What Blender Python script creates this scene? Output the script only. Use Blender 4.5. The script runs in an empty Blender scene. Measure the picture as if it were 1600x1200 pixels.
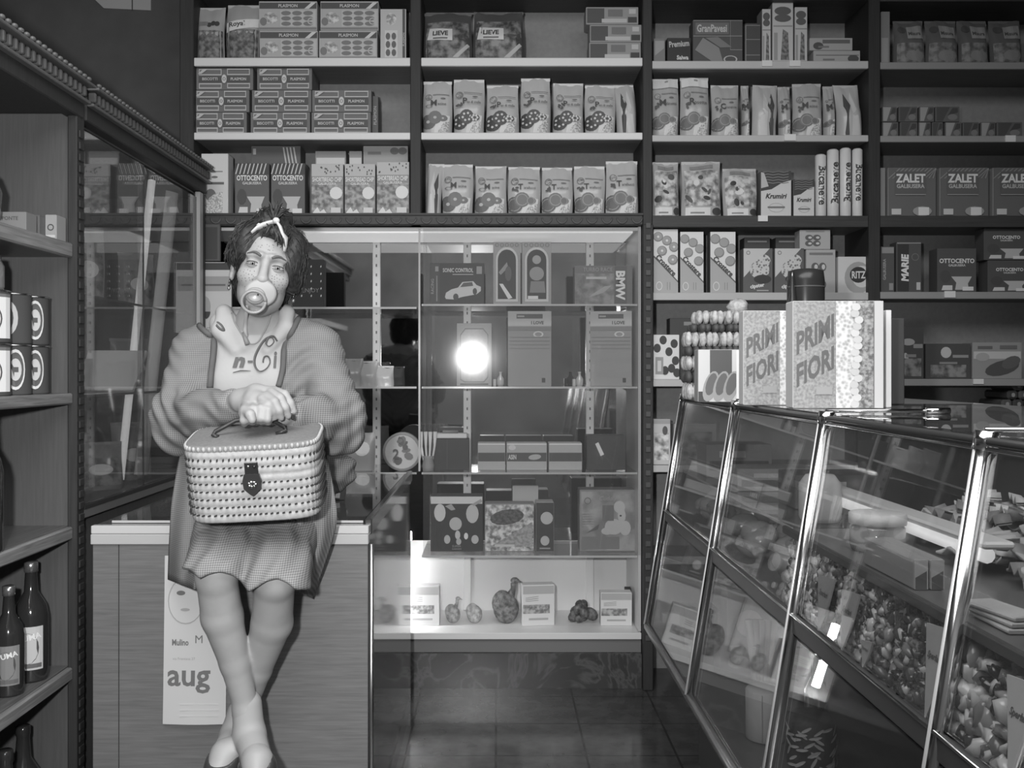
import bpy, bmesh, math, random
import numpy as np
from mathutils import Vector, Matrix
from mathutils.bvhtree import BVHTree
R = random.Random(7)
SC = bpy.context.scene
COL = SC.collection
# ------------------------------------------------------------------ camera
CH = 1.275                     # camera height
F = 1555.0                     # focal length in pixels of a 1600 wide frame
VX, VY = 775.0, 580.0          # where the level optical axis meets the frame
cam = bpy.data.cameras.new('camera'); camo = bpy.data.objects.new('camera', cam); COL.objects.link(camo)
camo.location = (0, 0, CH); camo.rotation_euler = (math.pi/2, 0, 0)
cam.sensor_width = 36; cam.lens = 36*F/1600
cam.shift_x = (800-VX)/1600; cam.shift_y = -(600-VY)/1600
cam.clip_start = .05; cam.clip_end = 60
SC.camera = camo
# ------------------------------------------------------------------ world, flash, exposure
SC.view_settings.view_transform = 'Standard'; SC.view_settings.look = 'None'
SC.view_settings.exposure = 0.0; SC.view_settings.gamma = 1.0; SC.view_settings.use_curve_mapping = False
w = bpy.data.worlds.new('world'); SC.world = w; w.use_nodes = True
bg = w.node_tree.nodes['Background']; bg.inputs[0].default_value = (1, 1, 1, 1); bg.inputs[1].default_value = 0.3
def spot(name, loc, aim, energy, size_deg, blend, radius):
    l = bpy.data.lights.new(name, 'SPOT'); o = bpy.data.objects.new(name, l); COL.objects.link(o)
    l.energy = energy; l.spot_size = math.radians(size_deg); l.spot_blend = blend; l.shadow_soft_size = radius
    o.location = loc; o.rotation_euler = (Vector(aim)-Vector(loc)).to_track_quat('-Z', 'Y').to_euler()
    return o
spot('camera_flash', (-.19, .02, 1.385), (-.75, 4, 1.42), 190, 84, .8, .035)
def area(name, loc, aim, sx, sy, energy):
    l = bpy.data.lights.new(name, 'AREA'); o = bpy.data.objects.new(name, l); COL.objects.link(o)
    l.shape = 'RECTANGLE'; l.size = sx; l.size_y = sy; l.energy = energy
    o.location = loc; o.rotation_euler = (Vector(aim)-Vector(loc)).to_track_quat('-Z', 'Y').to_euler()
    return o
area('added_ceiling_fill', (0, .6, 3.1), (0, .9, 0), 3.2, 2.4, 120)  # unseen soft fill added under the ceiling to lift the dark parts
# ------------------------------------------------------------------ pixels to places
def P(px, py, Y): return Vector(((px-VX)/F*Y, Y, CH-(py-VY)/F*Y))
def PX(px, Y): return (px-VX)/F*Y
def PZ(py, Y): return CH-(py-VY)/F*Y
# ------------------------------------------------------------------ materials
def lin(c):
    c = c/255.0
    return c/12.92 if c <= .04045 else ((c+.055)/1.055)**2.4
MC = {}
def mat(name, g, rough=.6, metal=0, emit=0, spec=.4, noise=0, nscale=20, bump=0, coat=0):
    if name in MC: return MC[name]
    m = bpy.data.materials.new(name); m.use_nodes = True; nt = m.node_tree; b = nt.nodes['Principled BSDF']
    g = min(g, .88)
    b.inputs['Base Color'].default_value = (g, g, g, 1); b.inputs['Roughness'].default_value = rough
    b.inputs['Metallic'].default_value = metal; b.inputs['Specular IOR Level'].default_value = spec
    if coat: b.inputs['Coat Weight'].default_value = coat; b.inputs['Coat Roughness'].default_value = .08
    if emit:
        b.inputs['Emission Color'].default_value = (1, 1, 1, 1); b.inputs['Emission Strength'].default_value = emit
    if noise or bump:
        tc = nt.nodes.new('ShaderNodeTexCoord'); n = nt.nodes.new('ShaderNodeTexNoise'); n.inputs['Scale'].default_value = nscale
        n.inputs['Detail'].default_value = 4; nt.links.new(tc.outputs['Object'], n.inputs['Vector'])
        if noise:
            r = nt.nodes.new('ShaderNodeMapRange'); r.inputs['From Min'].default_value = .3; r.inputs['From Max'].default_value = .7
            r.inputs['To Min'].default_value = g*(1-noise); r.inputs['To Max'].default_value = min(g*(1+noise), .9)
            nt.links.new(n.outputs['Fac'], r.inputs['Value']); nt.links.new(r.outputs[0], b.inputs['Base Color'])
        if bump:
            bp = nt.nodes.new('ShaderNodeBump'); bp.inputs['Strength'].default_value = bump; bp.inputs['Distance'].default_value = .004
            nt.links.new(n.outputs['Fac'], bp.inputs['Height']); nt.links.new(bp.outputs[0], b.inputs['Normal'])
    MC[name] = m; return m
FAC = .50
def G(L, rough=.55):            # printed card whose grey matches level L under the shop light
    L = int(round(L/5.0)*5)
    return mat('printed_grey_%d_%d' % (L, int(rough*100)), max(.012, lin(L)/FAC-.012), rough)
def K(L):                       # cellophane
    L = int(round(L/5.0)*5)
    return mat('cellophane_grey_%d' % L, max(.012, lin(L)/FAC-.012), .28, spec=.6, bump=.25, nscale=45)
def mottle(name, lo, hi, scale, kind='noise', rough=.5, contrast=.12):
    if name in MC: return MC[name]
    m = bpy.data.materials.new(name); m.use_nodes = True; nt = m.node_tree; b = nt.nodes['Principled BSDF']
    b.inputs['Roughness'].default_value = rough
    tc = nt.nodes.new('ShaderNodeTexCoord')
    if kind == 'noise':
        n = nt.nodes.new('ShaderNodeTexNoise'); n.inputs['Detail'].default_value = 5; out = n.outputs['Fac']; c = .5
    else:
        n = nt.nodes.new('ShaderNodeTexVoronoi'); out = n.outputs['Distance']; c = .4
    n.inputs['Scale'].default_value = scale; nt.links.new(tc.outputs['Object'], n.inputs['Vector'])
    r = nt.nodes.new('ShaderNodeMapRange'); r.inputs['From Min'].default_value = c-contrast; r.inputs['From Max'].default_value = c+contrast
    r.inputs['To Min'].default_value = lin(lo)/FAC; r.inputs['To Max'].default_value = min(.88, lin(hi)/FAC)
    nt.links.new(out, r.inputs['Value']); nt.links.new(r.outputs[0], b.inputs['Base Color'])
    MC[name] = m; return m
def woodmat(name, lo, hi, axis='Z', rough=.45, scale=1.0):
    if name in MC: return MC[name]
    m = bpy.data.materials.new(name); m.use_nodes = True; nt = m.node_tree; b = nt.nodes['Principled BSDF']
    b.inputs['Roughness'].default_value = rough
    tc = nt.nodes.new('ShaderNodeTexCoord'); mp = nt.nodes.new('ShaderNodeMapping'); n = nt.nodes.new('ShaderNodeTexNoise')
    sc = {'X': (4, 90, 90), 'Y': (90, 4, 90), 'Z': (90, 90, 4)}[axis]
    mp.inputs['Scale'].default_value = [v*scale for v in sc]; n.inputs['Scale'].default_value = 1.6; n.inputs['Detail'].default_value = 5
    n.inputs['Distortion'].default_value = .6
    nt.links.new(tc.outputs['Object'], mp.inputs[0]); nt.links.new(mp.outputs[0], n.inputs['Vector'])
    r = nt.nodes.new('ShaderNodeMapRange'); r.inputs['From Min'].default_value = .3; r.inputs['From Max'].default_value = .7
    r.inputs['To Min'].default_value = lin(lo)/FAC; r.inputs['To Max'].default_value = lin(hi)/FAC
    nt.links.new(n.outputs['Fac'], r.inputs['Value']); nt.links.new(r.outputs[0], b.inputs['Base Color'])
    MC[name] = m; return m
def glassmat(name, haze=.06, tint=.9, rough=.0, ior=1.5):
    if name in MC: return MC[name]
    m = bpy.data.materials.new(name); m.use_nodes = True; nt = m.node_tree; nt.nodes.remove(nt.nodes['Principled BSDF'])
    out = nt.nodes['Material Output']
    t = nt.nodes.new('ShaderNodeBsdfTransparent'); t.inputs[0].default_value = (tint, tint, tint, 1)
    g = nt.nodes.new('ShaderNodeBsdfGlossy'); g.inputs['Roughness'].default_value = rough; g.inputs[0].default_value = (1, 1, 1, 1)
    d = nt.nodes.new('ShaderNodeBsdfDiffuse'); d.inputs[0].default_value = (.6, .6, .6, 1)
    fr = nt.nodes.new('ShaderNodeFresnel'); fr.inputs[0].default_value = ior
    m1 = nt.nodes.new('ShaderNodeMixShader'); m1.inputs[0].default_value = haze
    m2 = nt.nodes.new('ShaderNodeMixShader')
    ge = nt.nodes.new('ShaderNodeNewGeometry'); mi_ = nt.nodes.new('ShaderNodeMapRange'); mi_.inputs['To Min'].default_value = ior; mi_.inputs['To Max'].default_value = 1/ior
    nt.links.new(ge.outputs['Backfacing'], mi_.inputs['Value']); nt.links.new(mi_.outputs[0], fr.inputs[0])
    nt.links.new(t.outputs[0], m1.inputs[1]); nt.links.new(d.outputs[0], m1.inputs[2])
    nt.links.new(fr.outputs[0], m2.inputs[0]); nt.links.new(m1.outputs[0], m2.inputs[1]); nt.links.new(g.outputs[0], m2.inputs[2])
    nt.links.new(m2.outputs[0], out.inputs[0]); MC[name] = m; return m
def checkmat(name, a, b_, size, diag=False):
    """fine woven check: two crossing sets of threads"""
    if name in MC: return MC[name]
    m = bpy.data.materials.new(name); m.use_nodes = True; nt = m.node_tree; b = nt.nodes['Principled BSDF']
    b.inputs['Roughness'].default_value = .9; b.inputs['Specular IOR Level'].default_value = .1
    tc = nt.nodes.new('ShaderNodeTexCoord'); sp = nt.nodes.new('ShaderNodeSeparateXYZ'); nt.links.new(tc.outputs['Object'], sp.inputs[0])
    def wave(sock):
        mu = nt.nodes.new('ShaderNodeMath'); mu.operation = 'MULTIPLY'; mu.inputs[1].default_value = 2*math.pi/size; nt.links.new(sock, mu.inputs[0])
        s = nt.nodes.new('ShaderNodeMath'); s.operation = 'SINE'; nt.links.new(mu.outputs[0], s.inputs[0]); return s.outputs[0]
    ad = nt.nodes.new('ShaderNodeMath'); ad.operation = 'ADD'
    nt.links.new(wave(sp.outputs[0]), ad.inputs[0]); nt.links.new(wave(sp.outputs[2]), ad.inputs[1])
    n = nt.nodes.new('ShaderNodeTexNoise'); n.inputs['Scale'].default_value = 9; nt.links.new(tc.outputs['Object'], n.inputs['Vector'])
    a2 = nt.nodes.new('ShaderNodeMath'); a2.operation = 'MULTIPLY_ADD'; a2.inputs[1].default_value = 1.2; nt.links.new(n.outputs['Fac'], a2.inputs[0]); nt.links.new(ad.outputs[0], a2.inputs[2])
    r = nt.nodes.new('ShaderNodeMapRange'); r.inputs['From Min'].default_value = -.9; r.inputs['From Max'].default_value = 2.1
    r.inputs['To Min'].default_value = a; r.inputs['To Max'].default_value = b_
    nt.links.new(a2.outputs[0], r.inputs['Value']); nt.links.new(r.outputs[0], b.inputs['Base Color'])
    MC[name] = m; return m
# ------------------------------------------------------------------ mesh builder
def woff(o):
    v = Vector((0, 0, 0))
    while o is not None: v += o.location; o = o.parent
    return v
class MB:
    def __init__(s): s.v = []; s.f = []; s.m = []; s.mats = []; s.sm = []
    def mi(s, m):
        if m not in s.mats: s.mats.append(m)
        return s.mats.index(m)
    def add(s, vs, fs, m, smooth=False):
        o = len(s.v); k = s.mi(m)
        s.v += [tuple(v) for v in vs]
        for f in fs: s.f.append([i+o for i in f]); s.m.append(k); s.sm.append(smooth)
    def box(s, a, b, m, bev=0):
        x0, y0, z0 = a; x1, y1, z1 = b
        if x0 > x1: x0, x1 = x1, x0
        if y0 > y1: y0, y1 = y1, y0
        if z0 > z1: z0, z1 = z1, z0
        c = min(bev, (x1-x0)/3, (y1-y0)/3, (z1-z0)/3)
        if c <= 0:
            vs = [(x, y, z) for z in (z0, z1) for y in (y0, y1) for x in (x0, x1)]
            s.add(vs, [(0, 2, 3, 1), (4, 5, 7, 6), (0, 1, 5, 4), (2, 6, 7, 3), (0, 4, 6, 2), (1, 3, 7, 5)], m); return
        bm = bmesh.new(); bmesh.ops.create_cube(bm, size=1)
        for v in bm.verts: v.co = Vector(((x0+x1)/2+v.co.x*(x1-x0), (y0+y1)/2+v.co.y*(y1-y0), (z0+z1)/2+v.co.z*(z1-z0)))
        bmesh.ops.bevel(bm, geom=bm.edges[:], offset=c, segments=1, affect='EDGES')
        bm.verts.index_update(); s.add([v.co.copy() for v in bm.verts], [[v.index for v in f.verts] for f in bm.faces], m); bm.free()
    def tube(s, pts, r, m, seg=8, caps=True, smooth=True, flat=None):
        pts = [Vector(p) for p in pts]; n = len(pts)
        rs = r if isinstance(r, (list, tuple)) else [r]*n
        vs = []; fs = []; prev = None
        for i, p in enumerate(pts):
            t = (pts[min(i+1, n-1)]-pts[max(i-1, 0)]).normalized()
            if prev is None:
                u = t.orthogonal().normalized()
                if abs(t.z) < .9: u = t.cross(Vector((0, 0, 1))).normalized()
            else: u = (prev-t*prev.dot(t)).normalized()
            prev = u; w_ = t.cross(u)
            fl = 1 if flat is None else flat
            for k in range(seg):
                a = 2*math.pi*(k+.5)/seg; vs.append(p+(u*math.cos(a)+w_*math.sin(a)*fl)*rs[i])
        for i in range(n-1):
            for k in range(seg):
                k2 = (k+1) % seg; fs.append((i*seg+k, i*seg+k2, (i+1)*seg+k2, (i+1)*seg+k))
        if caps: fs.append(tuple(range(seg))[::-1]); fs.append(tuple((n-1)*seg+k for k in range(seg)))
        s.add(vs, fs, m, smooth)
    def lathe(s, prof, c, m, seg=20, smooth=True):
        vs = []; fs = []
        for (r, z) in prof:
            for k in range(seg):
                a = 2*math.pi*k/seg; vs.append((c[0]+r*math.cos(a), c[1]+r*math.sin(a), c[2]+z))
        for i in range(len(prof)-1):
            for k in range(seg):
                k2 = (k+1) % seg; fs.append((i*seg+k, i*seg+k2, (i+1)*seg+k2, (i+1)*seg+k))
        fs.append(tuple(range(seg))[::-1]); fs.append(tuple((len(prof)-1)*seg+k for k in range(seg)))
        s.add(vs, fs, m, smooth)
    def blob(s, c, r, m, nu=10, nv=7, rot=None, jit=0, rnd=R):
        vs = []; fs = []
        for j in range(1, nv):
            b = math.pi*j/nv
            for i in range(nu):
                a = 2*math.pi*i/nu; k = 1+rnd.uniform(-jit, jit)
                vs.append(Vector((r[0]*math.sin(b)*math.cos(a), r[1]*math.sin(b)*math.sin(a), r[2]*math.cos(b)))*k)
        vs.append(Vector((0, 0, r[2]))); vs.append(Vector((0, 0, -r[2])))
        if rot is not None: vs = [rot @ v for v in vs]
        vs = [v+Vector(c) for v in vs]
        for j in range(nv-2):
            for i in range(nu):
                i2 = (i+1) % nu; fs.append((j*nu+i, (j+1)*nu+i, (j+1)*nu+i2, j*nu+i2))
        T = (nv-1)*nu
        for i in range(nu):
            i2 = (i+1) % nu; fs.append((i, i2, T)); fs.append(((nv-2)*nu+i2, (nv-2)*nu+i, T+1))
        s.add(vs, fs, m, True)
    def xf(s, M, start=0):
        s.v = s.v[:start]+[tuple(M @ Vector(v)) for v in s.v[start:]]
    def build(s, name, parent=None, loc=None, rotz=0):
        me = bpy.data.meshes.new(name)
        off = woff(parent) if (parent is not None and loc is None) else Vector((0, 0, 0))
        me.from_pydata([Vector(v)-off for v in s.v], [], s.f)
        for m in s.mats: me.materials.append(m)
        me.polygons.foreach_set('material_index', s.m); me.polygons.foreach_set('use_smooth', s.sm); me.update()
        o = bpy.data.objects.new(name, me); COL.objects.link(o)
        if loc is not None: o.location = loc
        if rotz: o.rotation_euler = (0, 0, rotz)
        if parent is not None: o.parent = parent
        return o
def tag(o, label, cat, group=None, kind=None):
    if label: o['label'] = label
    if cat: o['category'] = cat
    if group: o['group'] = group
    if kind: o['kind'] = kind
    return o
def thing(name, label, cat, loc=(0, 0, 0), group=None, rotz=0):
    o = bpy.data.objects.new(name, None); COL.objects.link(o); o.location = loc; o.rotation_euler = (0, 0, rotz); o.empty_display_size = .05
    o.matrix_world = Matrix.Translation(loc) @ Matrix.Rotation(rotz, 4, 'Z')
    return tag(o, label, cat, group)
# ------------------------------------------------------------------ lettering and print
TC = {}
def text2d(s, shear=0, bold=0.0):
    k = (s, shear, bold)
    if k in TC: return TC[k]
    cu = bpy.data.curves.new('t', 'FONT'); cu.body = s; cu.resolution_u = 2; cu.shear = shear; cu.offset = bold; cu.fill_mode = 'FRONT'
    o = bpy.data.objects.new('t', cu); COL.objects.link(o)
    dg = bpy.context.evaluated_depsgraph_get(); me = bpy.data.meshes.new_from_object(o.evaluated_get(dg))
    v = [(a.co.x, a.co.y) for a in me.vertices]; f = [list(p.vertices) for p in me.polygons]
    bpy.data.objects.remove(o); bpy.data.curves.remove(cu); bpy.data.meshes.remove(me)
    x0 = min(a[0] for a in v); x1 = max(a[0] for a in v); y0 = min(a[1] for a in v); y1 = max(a[1] for a in v); H = y1-y0
    v = [((a[0]-(x0+x1)/2)/H, (a[1]-(y0+y1)/2)/H) for a in v]
    TC[k] = (v, f, (x1-x0)/H); return TC[k]
class Deco:
    """prints shapes on a face; fn(u, v, layer) gives the 3D point (u to the right, v up)"""
    def __init__(s, mb, fn, curved=False): s.mb = mb; s.fn = fn; s.n = 0; s.curved = curved
    def poly(s, pts, m, layer=None):
        if layer is None: s.n += 1; layer = s.n
        if s.curved:
            pts = [Vector(p) for p in pts]
            if len(pts) == 4:
                n1, n2 = 8, 5; vs = []; a, b, c, d = pts
                for j in range(n2+1):
                    for i in range(n1+1):
                        u, v = i/n1, j/n2; p = (a*(1-u)+b*u)*(1-v)+(d*(1-u)+c*u)*v; vs.append(s.fn(p.x, p.y, layer))
                s.mb.add(vs, [(j*(n1+1)+i, j*(n1+1)+i+1, (j+1)*(n1+1)+i+1, (j+1)*(n1+1)+i) for j in range(n2) for i in range(n1)], m); return
            cen = sum(pts, Vector((0, 0)))/len(pts); n = len(pts); vs = [s.fn(cen.x, cen.y, layer)]
            for k in (.33, .67, 1): vs += [s.fn(*(cen+(p-cen)*k), layer) for p in pts]
            fs = [(0, 1+i, 1+(i+1) % n) for i in range(n)]+[(1+q*n+i, 1+(q+1)*n+i, 1+(q+1)*n+(i+1) % n, 1+q*n+(i+1) % n) for q in range(2) for i in range(n)]
            s.mb.add(vs, fs, m); return
        s.mb.add([s.fn(u, v, layer) for u, v in pts], [list(range(len(pts)))], m)
    def rect(s, u0, v0, u1, v1, m, nu=1, nv=1):
        s.n += 1; vs = []; fs = []
        if s.curved: nu, nv = max(nu, 8), max(nv, 4)
        for j in range(nv+1):
            for i in range(nu+1): vs.append(s.fn(u0+(u1-u0)*i/nu, v0+(v1-v0)*j/nv, s.n))
        for j in range(nv):
            for i in range(nu): a = j*(nu+1)+i; fs.append((a, a+1, a+nu+2, a+nu+1))
        s.mb.add(vs, fs, m)
    def ell(s, cu, cv, ru, rv, m, seg=14, rot=0, a0=0, a1=2*math.pi, clip=None):
        s.n += 1
        pts = [(0, 0)] if a1-a0 < 6.28 else []
        for k in range(seg+(1 if a1-a0 < 6.28 else 0)):
            a = a0+(a1-a0)*k/seg; x, y = ru*math.cos(a), rv*math.sin(a); pts.append((x, y))
        c_, s_ = math.cos(rot), math.sin(rot)
        pts = [(cu+x*c_-y*s_, cv+x*s_+y*c_) for x, y in pts]
        if clip: pts = [(min(max(x, clip[0]), clip[2]), min(max(y, clip[1]), clip[3])) for x, y in pts]
        s.poly(pts, m, s.n)
    def ring(s, cu, cv, r, t, m, seg=16, asp=1):
        s.n += 1; vs = []; fs = []
        for k in range(seg):
            a = 2*math.pi*k/seg
            for rr in (r, r-t): vs.append(s.fn(cu+rr*math.cos(a), cv+rr*asp*math.sin(a), s.n))
        for k in range(seg): a = 2*k; b = (2*k+2) % (2*seg); fs.append((a, b, b+1, a+1))
        s.mb.add(vs, fs, m)
    def text(s, t, cu, cv, h, m, wmax=None, rot=0, shear=0, bold=0.0, squash=True):
        v, f, wd = text2d(t, shear, bold); sx = h
        if wmax and wd*h > wmax: sx = wmax/wd
        if not squash: h = sx
        s.n += 1; c_, s_ = math.cos(rot), math.sin(rot)
        s.mb.add([s.fn(cu+(x*sx)*c_-(y*h)*s_, cv+(x*sx)*s_+(y*h)*c_, s.n) for x, y in v], f, m)
def boxface(y):                 # the face towards the camera at depth y
    return lambda u, v, k: (u, y-.0004-k*.00035, v)
# ------------------------------------------------------------------ room
def struct(mb, name): o = mb.build(name); o['kind'] = 'structure'; return o
M_dark = woodmat('dark_stained_wood', 34, 42, 'Z', .6)
M_darkX = woodmat('dark_stained_wood_across', 42, 52, 'X', .55)
M_board = woodmat('shelf_board_wood', 84, 96, 'X', .55)
M_back = mat('shelf_back_painted', lin(112)/FAC, .8, noise=.06, nscale=60)
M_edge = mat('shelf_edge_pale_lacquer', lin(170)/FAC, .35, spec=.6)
M_chrome = mat('chrome', .75, .12, 1)
M_alu = mat('brushed_aluminium', .7, .28, 1)
M_white = mat('white_lacquer', .8, .35)
GL = glassmat('window_glass', .03, .93)
GLF = glassmat('dusty_display_glass', .025, .93)
GLE = mat('glass_edge', .55, .15, emit=0, spec=.8)
def floor_mat():
    m = bpy.data.materials.new('dark_polished_tiles'); m.use_nodes = True; nt = m.node_tree; b = nt.nodes['Principled BSDF']
    tc = nt.nodes.new('ShaderNodeTexCoord'); br = nt.nodes.new('ShaderNodeTexBrick'); br.offset = 0
    br.inputs['Scale'].default_value = 1; br.inputs['Brick Width'].default_value = .3; br.inputs['Row Height'].default_value = .3; br.inputs['Mortar Size'].default_value = .004
    n = nt.nodes.new('ShaderNodeTexNoise'); n.inputs['Scale'].default_value = 14; n.inputs['Detail'].default_value = 6
    r = nt.nodes.new('ShaderNodeMapRange'); r.inputs['From Min'].default_value = .3; r.inputs['From Max'].default_value = .7; r.inputs['To Min'].default_value = .055; r.inputs['To Max'].default_value = .1
    mx = nt.nodes.new('ShaderNodeMix'); mx.data_type = 'RGBA'; mx.inputs[7].default_value = (.035, .035, .035, 1)
    nt.links.new(tc.outputs['Object'], br.inputs['Vector']); nt.links.new(tc.outputs['Object'], n.inputs['Vector']); nt.links.new(n.outputs['Fac'], r.inputs['Value'])
    nt.links.new(r.outputs[0], mx.inputs[6]); nt.links.new(br.outputs['Fac'], mx.inputs[0]); nt.links.new(mx.outputs[2], b.inputs['Base Color'])
    b.inputs['Roughness'].default_value = .14; return m
def marble_mat():
    m = bpy.data.materials.new('dark_veined_marble'); m.use_nodes = True; nt = m.node_tree; b = nt.nodes['Principled BSDF']
    tc = nt.nodes.new('ShaderNodeTexCoord'); n = nt.nodes.new('ShaderNodeTexNoise'); n.inputs['Scale'].default_value = 5; n.inputs['Detail'].default_value = 9; n.inputs['Distortion'].default_value = 2.2
    r = nt.nodes.new('ShaderNodeValToRGB'); e = r.color_ramp.elements
    e[0].position = .44; e[0].color = (.06, .06, .06, 1); e[1].position = .56; e[1].color = (.07, .07, .07, 1)
    k = e.new(.5); k.color = (.12, .12, .12, 1)
    nt.links.new(tc.outputs['Object'], n.inputs['Vector']); nt.links.new(n.outputs['Fac'], r.inputs[0]); nt.links.new(r.outputs[0], b.inputs['Base Color'])
    b.inputs['Roughness'].default_value = .25; return m
mb = MB(); mb.box((-3, -1.2, -.05), (3.2, 4.5, 0), floor_mat()); struct(mb, 'floor')
mb = MB(); mb.box((-3, -1.2, 3.2), (3.2, 4.5, 3.25), mat('ceiling_paint', .18, .9)); struct(mb, 'ceiling')
mb = MB(); mb.box((-3, 4.45, 0), (3.2, 4.5, 3.2), mat('back_wall_paint', .115, .9, noise=.1, nscale=8)); struct(mb, 'wall_back')
mb = MB(); mb.box((-3, -1.25, 0), (3.2, -1.2, 3.2), mat('front_wall_paint', .22, .9, noise=.3, nscale=2)); struct(mb, 'wall_front')
mb = MB(); mb.box((-3.05, -1.2, 0), (-3, 4.5, 3.2), mat('dark_wall_paint', .07)); struct(mb, 'wall_left')
mb = MB(); mb.box((3.2, -1.2, 0), (3.25, 4.5, 3.2), mat('dark_wall_paint', .07)); struct(mb, 'wall_right')
# ------------------------------------------------------------------ wall shelving
YF = 4.0; YB = 4.27
ws = thing('wall_shelving', 'tall dark wooden shelving along the back wall, filled with biscuit boxes and bags', 'shelving', (0.2, 4.13, 0))
X = lambda px: PX(px, YF)
Z = lambda py: PZ(py, YF)
ups = [(281, 303), (641, 658), (1004, 1019), (1357, 1375), (1712, 1730)]
for i, (a, b) in enumerate(ups):
    z0 = Z(352) if i in (1,) else 0.0
    mb = MB(); mb.box((X(a), YF-.005, z0), (X(b), YB+.02, 3.1), M_dark, .003); mb.build('upright', ws)
SH = {}                        # (bay, row) -> top of shelf
def shelf(bay, row, py0, py1, px0, px1, m, tags=()):
    mb = MB(); z1 = Z(py0); z0 = Z(py1)
    mb.box((X(px0), YF, z0), (X(px1), YF+.014, z1), m, .002)
    mb.box((X(px0), YF+.0145, z0+.004), (X(px1), YB, z1-.001), M_board)
    o = mb.build('shelf', ws); SH[(bay, row)] = z1
    for (t0, t1, yy0, yy1) in tags:
        t = MB(); t.box((X(t0), YF-.006, Z(yy1)), (X(t1), YF-.001, Z(yy0)), G(200)); t.build('price_tag', o)
for bay, (a, b) in enumerate([(303, 641), (658, 1004)]):
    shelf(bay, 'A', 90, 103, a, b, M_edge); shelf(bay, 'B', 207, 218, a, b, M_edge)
M_edge3 = mat('shelf_edge_falloff_lacquer', lin(150)/FAC, .4)  # dimmer copy of the pale edge, flash falloff put into the colour
M_edge4 = mat('shelf_edge_far_falloff_lacquer', lin(118)/FAC, .5)  # darkest copy, for the bay where the painted flash falloff is strongest
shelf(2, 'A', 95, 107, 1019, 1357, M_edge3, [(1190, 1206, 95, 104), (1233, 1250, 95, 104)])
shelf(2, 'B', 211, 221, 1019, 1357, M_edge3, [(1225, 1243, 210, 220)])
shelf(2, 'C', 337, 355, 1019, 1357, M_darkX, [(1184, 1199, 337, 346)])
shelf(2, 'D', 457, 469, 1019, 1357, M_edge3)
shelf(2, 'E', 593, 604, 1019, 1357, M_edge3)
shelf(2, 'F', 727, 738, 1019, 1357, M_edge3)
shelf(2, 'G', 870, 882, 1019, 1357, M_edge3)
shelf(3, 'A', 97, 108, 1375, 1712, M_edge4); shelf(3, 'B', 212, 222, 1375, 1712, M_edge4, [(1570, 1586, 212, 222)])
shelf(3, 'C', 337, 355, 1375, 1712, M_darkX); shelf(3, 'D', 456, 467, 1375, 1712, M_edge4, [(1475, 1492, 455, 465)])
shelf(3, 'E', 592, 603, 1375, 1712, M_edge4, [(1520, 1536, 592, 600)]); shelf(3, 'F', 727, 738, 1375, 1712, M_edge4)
mb = MB()                      # carved band above the glass case
mb.box((X(303), YF-.01, Z(352)), (X(1004), YB, Z(336)), M_darkX, .003)
for k in range(30):
    cx = X(315)+k*(X(995)-X(315))/29
    mb.tube([(cx+.02*math.cos(a), YF-.0125, Z(341)-.022*math.sin(a)) for a in [math.pi*j/6 for j in range(7)]], .0035, mat('carving_lighter', .13, .35), 5)  # carved arcs in a lighter tone than the band
mb.box((X(303), YF-.018, Z(337)), (X(1004), YF-.0105, Z(334)), M_darkX)
mb.build('carved_band', ws); SH[(0, 'C')] = Z(335); SH[(1, 'C')] = Z(335)
mb = MB()                      # carved column at the right of the glass case
mb.box((X(1003), YF-.03, .0), (X(1019), YF-.0055, Z(352)), M_dark, .003)
for k in range(36):
    z = .2+k*.047
    mb.box((X(1007), YF-.036, z), (X(1015), YF-.031, z+.022), mat('carved_bead', .10, .4), .002)
mb.build('carved_column', ws)
mb = MB(); mb.box((X(303), YB+.003, Z(352)), (X(1012), YB+.02, 3.1), M_back); mb.build('back_panel', ws)
mb = MB(); mb.box((X(1012), YB+.003, 0), (X(1712), YB+.02, 3.1), M_back); mb.build('back_panel', ws)
for a, b, y0, y1 in [(303, 641, -30, -18), (658, 1004, -30, -18), (1019, 1357, -10, 0), (1375, 1712, -10, 2)]:
    mb = MB(); mb.box((X(a), YF, Z(y1)), (X(b), YB, Z(y0)), M_darkX); mb.build('shelf', ws)
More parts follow.
